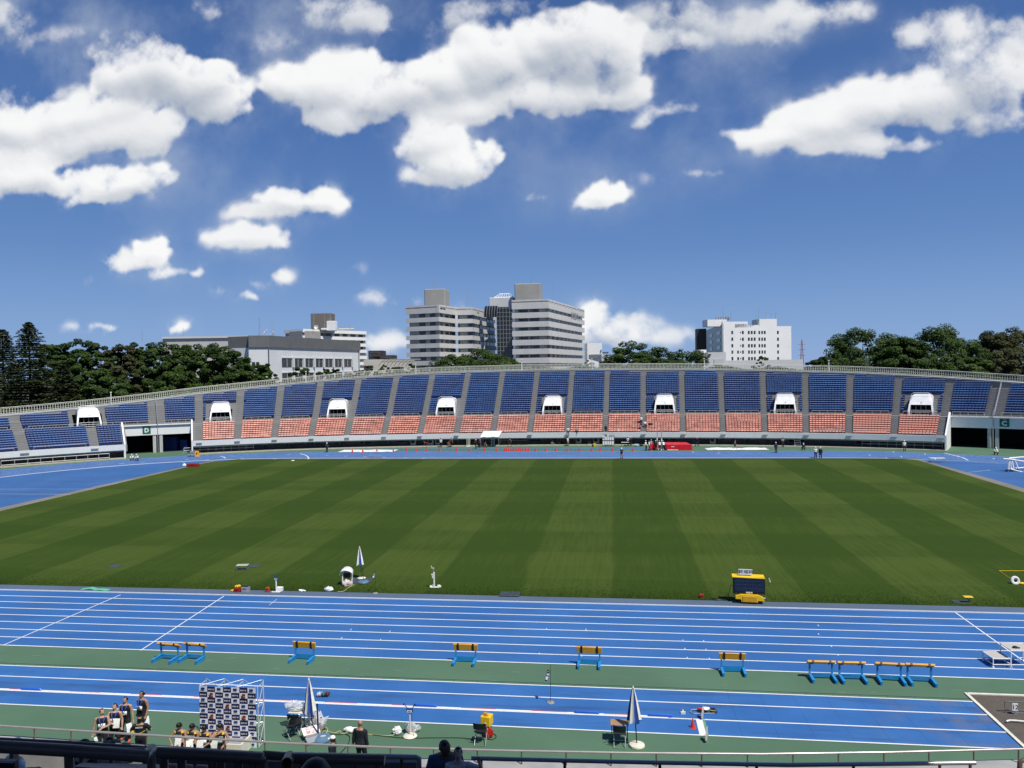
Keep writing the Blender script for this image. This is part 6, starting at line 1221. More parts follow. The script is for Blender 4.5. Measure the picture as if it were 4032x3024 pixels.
# result board cart, reel, table, chair, benches, bags
s=mpp(2396,1757); r=thing('result_board','white gridded result board on a wheeled cart by the back-straight wall','result board',at(2396,1757)); 
for j in range(2):
    for k in range(5): b=MB(); b.box((-.88+.42*k,0,1.25-.85*j+.2),(.34,.03,.66)); b.build('card',WHITE,r)
b=MB(); b.box((-.9,0,1.9),(.55,.03,.3)); b.box((-.08,0,2.0),(.34,.03,.5)); b.build('title_card',WHITE,r); b=MB(); text(b,'1',(-.08,-.02,2.0),.4); text(b,'高',(-.9,-.02,1.45),.3); b.build('print',BLACK,r)
b=MB(); b.box((0,.05,.95),(2.2,.05,2.0)); b.build('backing',mat('board_grey',(.1,.1,.1),.7),r); b=MB(); b.box((0,0,.12),(2.1,.6,.08)); b.build('cart_bed',GREYB,r)
for x in (-.55,-.1,.5): b=MB(); b.M=Matrix.Translation((x,-.32,.14))@Matrix.Rotation(rad(90),4,'X'); b.lathe((0,0,-.04),[(.13,0),(.14,.04),(.13,.08)],n=10); b.build('wheel',BLACK,r)
r=thing('cable_drum','yellow cable drum standing on the green ground left of the result board','drum',at(2341,1759)); b=MB(); b.M=Matrix.Translation((0,0,.34))@Matrix.Rotation(rad(90),4,'X'); b.lathe((0,0,-.2),[(.15,0),(.32,.01),(.32,.06),(.2,.08),(.2,.32),(.32,.34),(.32,.4),(.1,.41)],n=16); b.build('drum_body',YEL,r); b=MB(); b.box((-.3,0,.2),(.3,.5,.4)); b.build('drum_frame',DARK,r)
r=thing('folding_chair','pale folding chair alone by the wall left of the yellow drum','chair',at(2321,1758)); b=MB(); b.box((0,0,.45),(.5,.45,.05)); b.build('seat',GALV,r); b=MB(); b.box((0,.22,.8),(.5,.05,.25)); b.build('backrest',DARK,r); [ (lambda bb:(bb.cyl((x,y,0),(x,y,.45),.025,n=4),bb.build('leg',WHITE,r)))(MB()) for x in(-.22,.22) for y in(-.2,.2)]
table('table','small white-topped judges table beside two officials at the wall',2462,1757.5,WHITE,1.4,.6,.75)
for u,lb in ((2003,'dark tubular bench frame behind the walking athlete'),(2045,'dark tubular goal-like frame right of the walking athlete')):
    r=thing('frame_bench',lb,'bench',at(u,1756)); b=MB(); b.tube([(-1.5,0,0),(-1.5,0,1.0),(1.5,0,1.0),(1.5,0,0)],.05,n=5); b.build('frame',DARK,r); b=MB(); b.box((0,.2,.55),(3,.4,.05)); b.build('seat',DARK,r)
blob('carry_bag','blue and white sports bag on the ground left of the vault officials','bag',2505,1758,(1.0,.5,.5),mat('pale_blue_bag',(.45,.55,.72),.6,.4,4),.5); blob('carry_bag','dark bag with white towel at the wall left of the vault officials','bag',2525,1757,(.9,.4,.3),mat('dark_bag',(.03,.03,.03),.7,.4,5),.5)
r=thing('lane_marker','yellow block marker with numeral 4 beside a grey cart near gate D','marker',at(776,1797)); b=MB(); b.add([(-.45,-.25,0),(.45,-.25,0),(.3,0,1.0),(-.3,0,1.0),(-.45,.35,0),(.45,.35,0)],[(0,1,2,3),(4,3,2,5),(0,3,4),(1,5,2),(0,4,5,1)]); b.build('block',mat('marker_orange',(.70,.34,.02),.5,.1),r); b=MB(); text(b,'4',(0,-.16,.5),.6,(1,0,0),(0,.2,1),bold=.02); b.build('numeral',BLACK,r)
r=thing('equipment_cart','grey wheeled equipment cart beside the yellow numeral block','cart',at(757,1797)); b=MB(); b.box((0,0,.35),(1.3,.7,.12)); b.box((0,.3,.65),(1.2,.1,.5)); b.build('bed',GREYB,r); b=MB(); b.tube([(-.6,0,.3),(-.6,0,1.1),(.6,0,1.1),(.6,0,.3)],.035,n=5); b.build('handle',GALV,r); [ (lambda bb:(bb.lathe((x,y,0),[(.1,0),(.12,.06),(.1,.12)],n=8),bb.build('wheel',BLACK,r)))(MB()) for x in(-.5,.5) for y in(-.3,.3)]
boxitem('storage_crate','dark blue covered crate inside the gate D tunnel, the larger one','crate',665,1772,(4.2,1.6,2.6),mat('tarp_blue',(.01,.03,.16),.6,.2,1)); boxitem('storage_crate','dark blue crate inside the gate D tunnel beside the right wall','crate',730,1772,(1.4,1.2,2.0),mat('tarp_blue',(.01,.03,.16),.6,.2,1))
boxitem('water_jump_block','dark red padded block on the track near the pitch corner at the left','block',760,1838,(1.9,.7,.5),RB,bev=.08); b=MB(); b.lathe((0,0,0),[(.35,0),(.2,.15),(.1,.3)],n=10); one('marker_dome','small white dome marker left of the dark red block','marker',b,WHITE,at(726,1832)); b=MB(); b.lathe((0,0,0),[(.35,0),(.25,.1),(.05,.16)],n=10); one('marker_dome','small pale dome marker on the pitch edge right of the curved line','marker',b,CREAM,at(1153,1815))
r=thing('hurdle_stack','low grey folded hurdle rack on the inside lane of the back straight','rack',at(1478,1811)); [ (lambda bb:(bb.tube([(-1.2+.35*k,0,0),(-1.2+.35*k,0,.75),(-.9+.35*k,.4,.75),(-.9+.35*k,.4,0)],.03,n=4),bb.build('rail',GALV,r)))(MB()) for k in range(6)]; b=MB(); b.box((0,.2,.3),(2.4,.06,.06)); b.build('tie_bar',GALV,r)
# white wheeled hurdle trolley at the right edge
u,v=3990,1857; s=mpp(u,v); r=thing('hurdle_trolley','white wheeled steel trolley cut by the right picture edge','trolley',at(u,v),rad(10)); X=lambda x:(x-1940)*.1446*s; Z=lambda y:(950-y)*.1446*s
b=MB(); b.tube([(X(1650),0,Z(595)),(X(1850),0,Z(610)),(X(2350),.3,Z(700))],.11,n=6); b.tube([(X(1850),.2,Z(585)),(X(2400),.3,Z(560))],.11,n=6); b.build('top_beam',WHITE,r); b=MB(); b.tube([(X(1850),-.1,Z(880)),(X(2350),-.5,Z(1010))],.09,n=6); b.tube([(X(1850),.3,Z(880)),(X(2350),.3,Z(850))],.09,n=6); b.build('base_beam',WHITE,r)
for x0,x1 in ((1850,1800),(1870,1870),(1905,1950),(1985,2080)): b=MB(); b.cyl((X(x0),.1,Z(610)),(X(x1),0,Z(880)),.09,n=5); b.build('strut',WHITE,r)
for x in (1755,1910,1955,2090): b=MB(); b.M=Matrix.Translation((X(x),.1*(x%3),.17))@Matrix.Rotation(rad(80),4,'X'); b.lathe((0,0,-.06),[(.15,0),(.17,.06),(.15,.12)],n=10); b.build('wheel',BLACK,r)
# ================================================================= near grandstand (where the photo is taken from)
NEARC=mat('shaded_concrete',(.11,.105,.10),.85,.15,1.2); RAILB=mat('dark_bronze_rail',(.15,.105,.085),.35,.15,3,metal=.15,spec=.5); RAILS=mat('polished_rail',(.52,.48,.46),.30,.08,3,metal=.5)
near=thing('main_stand','lower front of the main grandstand with stepped concrete terraces and grey ledge','grandstand',(0,0,0))
RP=[(-330,2838),(0,2858),(300,2877),(550,2892),(800,2908),(1100,2925),(1500,2942),(2000,2956),(2500,2965),(3000,2969),(3500,2962),(4032,2949),(4400,2939)]
ZR1=3.62; rail1=[g(u,v,ZR1) for u,v in RP]; 
def off(pts,d):
    out=[]
    for i,p_ in enumerate(pts):
        t=(pts[min(i+1,len(pts)-1)]-pts[max(i-1,0)]); nn=Vector((-t.y,t.x,0)).normalized(); 
        if nn.y>0: nn=-nn
        out.append(p_+nn*d)
    return out
ZL=3.24; b=MB(); fr,bk=off(rail1,-.18),off(rail1,.30)
for i in range(len(rail1)-1):
    A,B,Cc,Dd=[Vector((p_.x,p_.y,ZL)) for p_ in (fr[i],fr[i+1],bk[i+1],bk[i])]; dn=Vector((0,0,-ZL)); b.quad(A,B,Cc,Dd); b.quad(A+dn,B+dn,B,A); d2=Vector((0,0,-.9)); b.quad(Dd,Cc,Cc+d2,Dd+d2)
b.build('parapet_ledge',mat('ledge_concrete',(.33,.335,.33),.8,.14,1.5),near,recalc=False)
b=MB(); nr=26
for k in range(nr):
    t0,t1=k/nr,(k+1)/nr; z0=2.35+9.9*t0; z1=2.35+9.9*t1; d0,d1=.32+19.2*t0,.32+19.2*t1
    P0_,P1_=off(rail1,d0),off(rail1,d1)
    for i in range(len(rail1)-1):
        f=lambda p_,z:Vector((p_.x,p_.y,z)); b.quad(f(P0_[i],z0),f(P0_[i+1],z0),f(P1_[i+1],z0),f(P1_[i],z0)); b.quad(f(P1_[i],z0),f(P1_[i+1],z0),f(P1_[i+1],z1),f(P1_[i],z1))
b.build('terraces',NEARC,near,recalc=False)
fr_=thing('front_railing','long thin steel railing on the grey ledge at the front of the main stand','railing',(0,0,0)); b=MB(); b.tube(rail1,.033,n=10); b.build('handrail',RAILS,fr_,smooth=True)
L=0; nxt=.4
for a,c in zip(rail1,rail1[1:]):
    d=(c-a).length
    while nxt<L+d:
        p_=a.lerp(c,(nxt-L)/d); b=MB(); b.cyl((p_.x,p_.y,ZL-.02),(p_.x,p_.y,ZR1),.022,n=6); b.build('post',RAILB,fr_); nxt+=1.27
    L+=d
def rail(label,pts,z,rr,m,posts,drop,name='railing',pm=None,panel=None):
    P_=[g(u,v,z) if not isinstance(z,(list,tuple)) else pd(u,v,z[i]) for i,(u,v) in enumerate(pts)]; r=thing(name,label,'railing',(P_[0].x,P_[0].y,0)); iv=Vector((-P_[0].x,-P_[0].y,0)); b=MB(); b.tube([p_+iv for p_ in P_],rr,n=12); b.build('handrail',m,r,smooth=rad(50))
    tot=sum((q-p_).length for p_,q in zip(P_,P_[1:]))
    for t in posts:
        L=t*tot
        for p_,q in zip(P_,P_[1:]):
            if L<=(q-p_).length+1e-6: break
            L-=(q-p_).length
        w_=p_.lerp(q,min(1,L/(q-p_).length))+iv; b=MB(); b.cyl((w_.x,w_.y,w_.z-drop),(w_.x,w_.y,w_.z),rr*.75,n=8); b.build('post',pm or RAILB,r)
    return r,P_
rail('bright steel railing beside the girl, running right to a rounded end',[(1856,2985),(2200,2994),(2600,3003),(3100,3012),(3500,3008),(3840,3003)],7.75,.035,RAILS,[0.02,.19,.38,.57,.76,.93,.99],1.0)
rail('short dark bent rail end at the bottom right corner',[(4100,2992),(4032,2992),(4016,3000),(4014,3040)],[12.9,12.9,12.9,12.9],.04,RAILB,[.3],1.0)
rail('steel railing section ending left of the man in the blue shirt',[(1000,2968),(1300,2974),(1500,2978),(1638,2981),(1650,2984),(1652,3060)],[12.6]*6,.04,RAILS,[.55,.8],1.0)
rail('thick dark handrail on the left with a mitred corner, nearest the camera',[(-60,2936),(269,2955),(575,2978),(596,2952)],[6.6,6.6,6.6,7.15],.052,RAILB,[.36,.985],1.3,pm=RAILB)
rail('thin dark handrail running behind the thick left one',[(-60,2912),(300,2930),(600,2950),(640,2953)],[9.5]*4,.035,RAILB,[.15,.55,.9],1.0)
rail('double thin rail under the photographing spectators',[(306,2946),(440,2952),(570,2956)],[8.6]*3,.03,RAILB,[.05,.5],1.0); rail('second lower rail under the photographing spectators',[(300,2954),(440,2961),(560,2964)],[8.2]*3,.026,RAILB,[.3],1.0)
rail('thick dark handrail below the black and yellow team',[(596,2962),(800,2972),(1035,2986)],[7.6]*3,.055,RAILB,[.11,.27,.545,.62,.78,.91,.99],1.2)
rail('dark handrail joining the lower centre railing, with a mitred bend',[(1036,2972),(1125,2979)],[8.3]*2,.045,RAILB,[.05],1.2); rail('grey-topped handrail above the dark-haired spectator',[(1140,2976),(1128,3005),(1150,2986),(1330,2988),(1515,2992)],[7.9,7.2,7.6,7.6,7.6],.05,RAILB,[.1,.45,.62,.97],1.2)
# dark panels and salmon seats at the bottom left
r=thing('parapet_wall','dark grey concrete parapet behind the lower left handrails','wall',(0,0,0)); b=MB(); P_=[pd(560,2985,16.5),pd(1180,3001,16.5),pd(1640,3003,16.5),pd(1640,3110,16.5),pd(560,3110,16.5)]; b.extr(P_,(0,.3,0)); b.build('face',mat('dark_parapet',(.19,.165,.145),.85,.15,1),r)
for i,(u0,u1,v) in enumerate([(657,700,3008),(712,762,3011),(772,822,3013)]):
    a,c=pd(u0,v,14.5),pd(u1,v,14.5); w_=(c-a).length; r=thing('salmon_seat','salmon pink seat back below the dark handrail, %s of three'%('leftmost','middle','rightmost')[i],'seat',((a.x+c.x)/2,a.y,a.z-.5)); b=MB(); b.box((0,0,.36),(w_,.07,.30),bev=.06); b.build('backrest',RD1,r); b=MB(); b.box((0,-.2,.16),(w_,.38,.06),bev=.03); b.build('pan',RD1,r)
a=pd(0,2995,7.2); r=thing('stair_panel','dark framed glass panel at the bottom left corner','panel',(a.x,a.y,0)); b=MB(); P_=[pd(-60,2995,7.2),pd(58,2999,7.2),pd(58,3060,7.2),pd(-60,3060,7.2)]; iv=Vector((-a.x,-a.y,0)); b.extr([p_+iv for p_ in P_],(0,.05,0)); b.build('frame',RAILB,r); P_=[pd(-60,3001,7.15),pd(50,3005,7.15),pd(50,3060,7.15),pd(-60,3060,7.15)]; b=MB(); b.extr([p_+iv for p_ in P_],(0,.02,0)); b.build('pane',mat('smoked_glass',(.02,.025,.03),.15),r)
a=pd(300,3003,7.8); r=thing('landing_slab','dark grey stair landing slab with wet-looking edge at the lower left','slab',(a.x,a.y,0)); b=MB(); P_=[pd(290,3018,7.0),pd(322,3003,8.2),pd(640,3010,8.2),pd(650,3040,7.0)]; iv=Vector((-a.x,-a.y,0)); b.extr([p_+iv for p_ in P_],(0,0,-.15)); b.build('top',mat('landing_grey',(.14,.15,.17),.5,.15,2),r)
# the stand's own roof: out of the picture overhead, its shade falls on the near rails
roof=thing('stand_roof','flat concrete roof over the main stand','roof',(0,0,0)); b=MB(); b.box((-24,-2,25.2),(74,22,.5)); b.build('slab',NEARC,roof); b=MB(); [b.box((x,-7,12),(.8,.8,26)) for x in (-50,-30,8)]; b.build('column',NEARC,roof)
# ================================================================= people
SKIN=mat('skin',(.46,.28,.19),.55,.10,9); SKIN2=mat('tanned_skin',(.36,.205,.135),.55,.10,9); HAIR=mat('black_hair',(.008,.007,.007),.45,.4,30); BLKC=mat('black_sports_cloth',(.010,.010,.013),.75,.3,6)
WSH=mat('white_shirt_cloth',(.78,.79,.80),.8,.06,8); TRS=mat('dark_trouser_cloth',(.018,.019,.024),.85,.3,8); SUITM=mat('navy_suit_cloth',(.012,.014,.024),.8,.3,10); CAPM=mat('white_cap_cloth',(.82,.82,.82),.75,.05,8)
YELC=mat('yellow_sports_cloth',(.70,.46,.03),.75,.1,8); BLUET=mat('blue_tshirt_cloth',(.045,.11,.21),.85,.12,7); RIBM=mat('blue_ribbon',(.02,.08,.42),.5,.1); PAPERM=mat('certificate_paper',(.74,.76,.73),.7,.06,5); CLOTHG=mat('grey_cloth',(.20,.21,.21),.85,.2); REDC=mat('dark_red_cloth',(.20,.015,.02),.8,.2); PINKC=mat('pink_cloth',(.65,.09,.19),.8,.1)
def ik(a,b,l1,l2,hint):
    a,b,h=Vector(a),Vector(b),Vector(hint); d=b-a; L=min(d.length,(l1+l2)*.999); dn=d.normalized(); x=(l1*l1-l2*l2+L*L)/(2*L); y=math.sqrt(max(0,l1*l1-x*x)); p_=h-dn*h.dot(dn)
    if p_.length<1e-4: p_=Vector((0,1,0))
    return a+dn*x+p_.normalized()*y, a+dn*L
def solid(mb,vox,smooth=2):
    me=bpy.data.meshes.new('p'); me.from_pydata(mb.v,[],mb.f); o=bpy.data.objects.new('p',me); C.objects.link(o)
    bm=bmesh.new(); bm.from_mesh(me); bmesh.ops.recalc_face_normals(bm,faces=bm.faces); bm.to_mesh(me); bm.free()
    r=o.modifiers.new('r','REMESH'); r.mode='VOXEL'; r.voxel_size=vox
    if smooth: s=o.modifiers.new('s','SMOOTH'); s.iterations=smooth; s.factor=.5
    vl=bpy.context.view_layer; dg=bpy.context.evaluated_depsgraph_get(); dg.update(); out=bpy.data.meshes.new_from_object(o.evaluated_get(dg)); bpy.data.objects.remove(o); bpy.data.meshes.remove(me)
    out.polygons.foreach_set('use_smooth',[True]*len(out.polygons)); return out
def rings(mb,R,M,n=14):
    """stack of horizontal ellipses (x,y,z,rx,ry) carried by M"""
    vs=[]; 
    for (x,y,z,rx,ry) in R:
        for i in range(n):
            t=2*math.pi*i/n; c,s=math.cos(t),math.sin(t); vs.append(M@Vector((x+rx*math.copysign(abs(c)**.85,c),y+ry*math.copysign(abs(s)**.85,s),z)))
    k=len(R); mb.add(vs,[(a*n+i,a*n+(i+1)%n,(a+1)*n+(i+1)%n,(a+1)*n+i) for a in range(k-1) for i in range(n)]+[tuple(range(n-1,-1,-1)),tuple(range((k-1)*n,k*n))])
TORSO=[(0,0,-.10,.125,.09),(0,.01,0,.158,.108),(0,0,.10,.150,.10),(0,-.005,.20,.138,.092),(0,-.01,.32,.155,.104),(0,-.01,.42,.168,.108),(0,.005,.50,.150,.088),(0,.015,.545,.075,.06)]
def figure(pose,near=True,fem=False):
    """returns dict of meshes (1.75 m figure facing -y, feet at the origin) for one pose"""
    ph=pose.get('ph',.93); lean=rad(pose.get('lean',0)); tw=rad(pose.get('twist',0)); M=Matrix.Translation((pose.get('px',0),pose.get('py',0),ph))@Matrix.Rotation(lean,4,'X')@Matrix.Rotation(tw,4,'Z')
    vox=.013 if near else .024; b=MB(); rings(b,TORSO,M)
    Mh=M@Matrix.Translation((0,.01,.55))@Matrix.Rotation(rad(pose.get('hp',0)),4,'X')@Matrix.Rotation(rad(pose.get('hy',0)),4,'Z')
    def HV(x,y,z): return Mh@Vector((x,y,z))
    b.tube([M@Vector((0,.012,.50)),HV(0,-.005,.05),HV(0,-.01,.11)],[.062,.055,.055],n=12)
    rings(b,[(0,-.03,.045,.030,.035),(0,-.028,.065,.052,.062),(0,-.018,.10,.066,.080),(0,-.006,.15,.074,.092),(0,0,.20,.075,.096),(0,.004,.235,.066,.084),(0,.004,.262,.040,.052),(0,.004,.27,.012,.016)],Mh,16)
    b.tube([HV(0,-.085,.165),HV(0,-.112,.128),HV(0,-.092,.118)],[.010,.017,.012],n=6)
    for sg in (-1,1): b.ell(HV(sg*.077,.012,.145),(.012,.022,.032),8,6,R=Mh.to_3x3())
    arms={};legs={}
    for nm,sg in (('L',1),('R',-1)):
        sh=M@Vector((sg*.178,.005,.455)); w_=Vector(pose.get('w'+nm,(sg*.27,-.04,.86))); e,w2=ik(sh,w_,.285,.25,pose.get('e'+nm,(sg*.4,1,-.2))); arms[nm]=(sh,e,w2)
        b.tube([M@Vector((sg*.10,.0,.47)),sh,sh.lerp(e,.35),e,e.lerp(w2,.3),w2],[.055,.062,.050,.040,.040,.027],n=10)
        d=(w2-e).normalized(); hd=w2+d*.01; sx_=d.cross(Vector((0,0,1) if abs(d.z)<.85 else (0,1,0))).normalized(); up=sx_.cross(d)
        cu=pose.get('curl',.35)
        b.tube([w2,w2+d*.045,w2+d*.085],[.026,.036,.034],n=8,flat=.62,up=up)
        for k,(o_,L) in enumerate(((-.027,.062),(-.009,.075),(.009,.072),(.027,.055))):
            p0=w2+d*.08+sx_*o_; p1=p0+(d*math.cos(cu)-up*math.sin(cu))*L*.55; p2=p1+(d*math.cos(cu*2.2)-up*math.sin(cu*2.2))*L*.5; b.tube([p0,p1,p2],[.0095,.009,.007],n=6)
        p0=w2+d*.03+sx_*(-.03*sg); b.tube([p0,p0+(d*.6-sx_*sg*.7)*.04-up*.01,p0+(d-sx_*sg*.35)*.07-up*.02],[.012,.0105,.008],n=6)
        hp_=M@Vector((sg*.085,0,-.04)); an=Vector(pose.get('a'+nm,(sg*.11,.01,.085))); kn,an2=ik(hp_,an,.425,.405,pose.get('k'+nm,(sg*.12,-1,0))); legs[nm]=(hp_,kn,an2)
        b.tube([hp_+Vector((0,0,.06)),hp_,hp_.lerp(kn,.35),kn,kn.lerp(an2,.28),kn.lerp(an2,.6),an2],[.075,.092,.080,.056,.058,.045,.036],n=12)
        fo=Vector(pose.get('f'+nm,(sg*.25,-1,0))).normalized(); b.tube([an2+Vector((0,0,.01))-fo*.04,an2-Vector((0,0,.045))+fo*.04,an2-Vector((0,0,.06))+fo*.16],[.036,.038,.026],n=8)
    out={'body':solid(b,vox)}; g_=.017 if near else .025
    def tors(z0,z1,gr): return [(x,y,z,rx+gr,ry+gr) for x,y,z,rx,ry in TORSO if z0<=z<=z1]
    for kind in ('tank','tee','long'):
        b=MB(); rings(b,tors(-.06,.51,.016 if kind!='long' else .03),M); 
        for nm,sg in (('L',1),('R',-1)):
            sh,e,w2=arms[nm]
            if kind=='tank': b.tube([M@Vector((sg*.07,.01,.42)),M@Vector((sg*.115,.008,.50)),M@Vector((sg*.13,.0,.47))],[.06,.045,.05],n=8)
            if kind=='tee': b.tube([M@Vector((sg*.10,0,.46)),sh,sh.lerp(e,.55),sh.lerp(e,.72)],[.068,.078,.070,.072],n=10)
            if kind=='long': b.tube([M@Vector((sg*.10,0,.46)),sh,sh.lerp(e,.5),e,e.lerp(w2,.5),e.lerp(w2,.94)],[.075,.082,.068,.058,.052,.044],n=10)
        if kind=='long': rings(b,[(0,.0,-.16,.178,.13),(0,0,-.05,.175,.125),(0,0,.1,.165,.118)],M)
        out[kind]=(b,g_)
    for kind in ('trousers','shorts','tights'):
        b=MB(); gr={'trousers':.018,'shorts':.024,'tights':.010}[kind]; rings(b,[(x,y,z,rx+gr*.8,ry+gr*.8) for x,y,z,rx,ry in TORSO[:3]],M)
        for nm,sg in (('L',1),('R',-1)):
            hp_,kn,an2=legs[nm]; ra=[.075,.092,.080,.056,.058,.045,.036]; ra=[r_+gr for r_ in ra]; P_=[hp_+Vector((0,0,.06)),hp_,hp_.lerp(kn,.35),kn,kn.lerp(an2,.28),kn.lerp(an2,.6),an2+Vector((0,0,.0))]
            if kind=='trousers': ra[4:]=[.078,.070,.068]
            if kind=='shorts': P_,ra=[P_[0],P_[1],P_[2],hp_.lerp(kn,.62)],[ra[0],ra[1],ra[2]+.01,.09]
            b.tube(P_,ra,n=12)
        out[kind]=(b,g_)
    b=MB()
    for nm,sg in (('L',1),('R',-1)):
        an2=legs[nm][2]; fo=Vector(pose.get('f'+nm,(sg*.25,-1,0))).normalized(); b.tube([an2+Vector((0,0,-.02))-fo*.06,an2-Vector((0,0,.035))+fo*.04,an2-Vector((0,0,.055))+fo*.18],[.042,.045,.032],n=8)
    out['shoes']=(b,g_)
    # hair: shell over the skull, open at the face
    for kind,(zf,zb,gr) in {'hair':(.222,.095,.009),'longhair':(.205,-.02,.022),'bob':(.205,.085,.016),'buzz':(.226,.10,.005)}.items():
        b=MB(); n,m_=20,12; vs=[]
        for j in range(m_+1):
            for i in range(n):
                t=2*math.pi*i/n; fr=.5-.5*math.sin(t); zlow=zb+(zf-zb)*fr**1.5; a=(j/m_)*math.pi/2; zt=.272+gr*.8; z=zlow+(zt-zlow)*math.sin(a); q=max(0,(z-.15)/(zt-.15)) if z>.15 else 0; k=math.sqrt(max(0,1-q*q)) ; k=max(k,.03)
                w_=1+.10*noise.noise(Vector((math.cos(t)*3,math.sin(t)*3,j*.6+len(kind)))); vs.append(HV((.076+gr)*k*math.cos(t)*w_,.002+(.097+gr)*k*math.sin(t)*w_,z))
        b.add(vs,[(j*n+i,j*n+(i+1)%n,(j+1)*n+(i+1)%n,(j+1)*n+i) for j in range(m_) for i in range(n)]+[tuple(range(m_*n,m_*n+n))]); out[kind]=(b,0)
    b=MB(); b.M=Mh; b.lathe((0,0,.185),[(.088,0),(.090,.03),(.078,.075),(.045,.105),(.01,.115)],n=18,sy=1.18); b.add([(-.07,-.085,.19),(.07,-.085,.19),(.075,-.12,.185),(.05,-.175,.175),(-.05,-.175,.175),(-.075,-.12,.185)],[(0,1,2,3,4,5)]); b.add([(-.07,-.085,.182),(.07,-.085,.182),(.075,-.12,.177),(.05,-.175,.167),(-.05,-.175,.167),(-.075,-.12,.177)],[(5,4,3,2,1,0)]); out['cap']=(b,0)
    b=MB(); [b.ell(HV(sg*.03,-.082,.158),(.011,.008,.005),8,6,R=Mh.to_3x3()) for sg in(-1,1)]; [b.tube([HV(sg*.014,-.092,.178),HV(sg*.045,-.082,.180)],.0035,n=5) for sg in(-1,1)]; b.tube([HV(-.02,-.094,.087),HV(0,-.099,.086),HV(.02,-.094,.087)],.005,n=5); out['face']=(b,0)
    b=MB(); 
    for sg in(-1,1): b.tube([M@Vector((sg*.07,.03,.555)),M@Vector((sg*.075,-.095,.49)),M@Vector((sg*.055,-.148,.37)),M@Vector((0,-.152,.20))],.019,n=6,flat=.5)
    out['ribbon']=(b,0); b=MB(); b.M=M; b.lathe((0,0,0),[(0.001,0),(0.001,0)],n=3); b=MB(); b.M=M@Matrix.Translation((0,-.155,.175))@Matrix.Rotation(rad(90),4,'X'); b.lathe((0,0,0),[(.032,0),(.032,.008)],n=14); out['medal']=(b,0)
    b=MB(); b.M=M; b.box((0,-.142,.22),(.22,.014,.16)); out['bib']=(b,0); out['M']=M; return out
FIG={}
def getfig(pk,near): 
    key=(pk,near)
    if key not in FIG: FIG[key]=figure(POSES[pk],near)
    return FIG[key]
def wear(f,kind,near):
    v=f[kind]
    if isinstance(v,tuple):
        b,vox=v
        if vox: me=solid(b,vox,2)
        else:
            me=bpy.data.meshes.new(kind); me.from_pydata(b.v,[],b.f); bm=bmesh.new(); bm.from_mesh(me); bmesh.ops.recalc_face_normals(bm,faces=bm.faces); bm.to_mesh(me); bm.free(); me.polygons.foreach_set('use_smooth',[True]*len(me.polygons))
        f[kind]=me; return me
    return v
PN={'tank':'vest','tee':'shirt','long':'jacket','longhair':'hair','bob':'hair','buzz':'hair','ribbon':'medal_ribbon','bib':'number_bib','face':'face_features','tights':'leggings','shorts':'shorts','trousers':'trousers','shoes':'shoes','cap':'cap','hair':'hair','medal':'medal'}
def person(label,loc,rz,pk,wears,H=1.72,skin=None,near=True,group=None,names=None):
    f=getfig(pk,near); me=f['body'].copy(); me.materials.clear(); me.materials.append(skin or SKIN); o=link('person',me,None,loc); o.rotation_euler=(0,0,rad(rz)); o.scale=(H/1.75*(1.12 if near else 1.08),H/1.75*1.06,H/1.75); tag(o,label,'person',group)
    for kind,m_ in wears:
        me=wear(f,kind,near).copy(); me.materials.clear(); ms=m_ if isinstance(m_,list) else [m_]
        for x in ms: me.materials.append(x)
        if len(ms)>1:
            Mi=f['M'].inverted(); 
            for p_ in me.polygons:
                c=Mi@p_.center
                p_.material_index=1 if (c.z>.435 and abs(c.x)>.095 or abs(c.x)>.160 and c.z<.30) else 0
        link((names or {}).get(kind,PN[kind]),me,o)
    return o
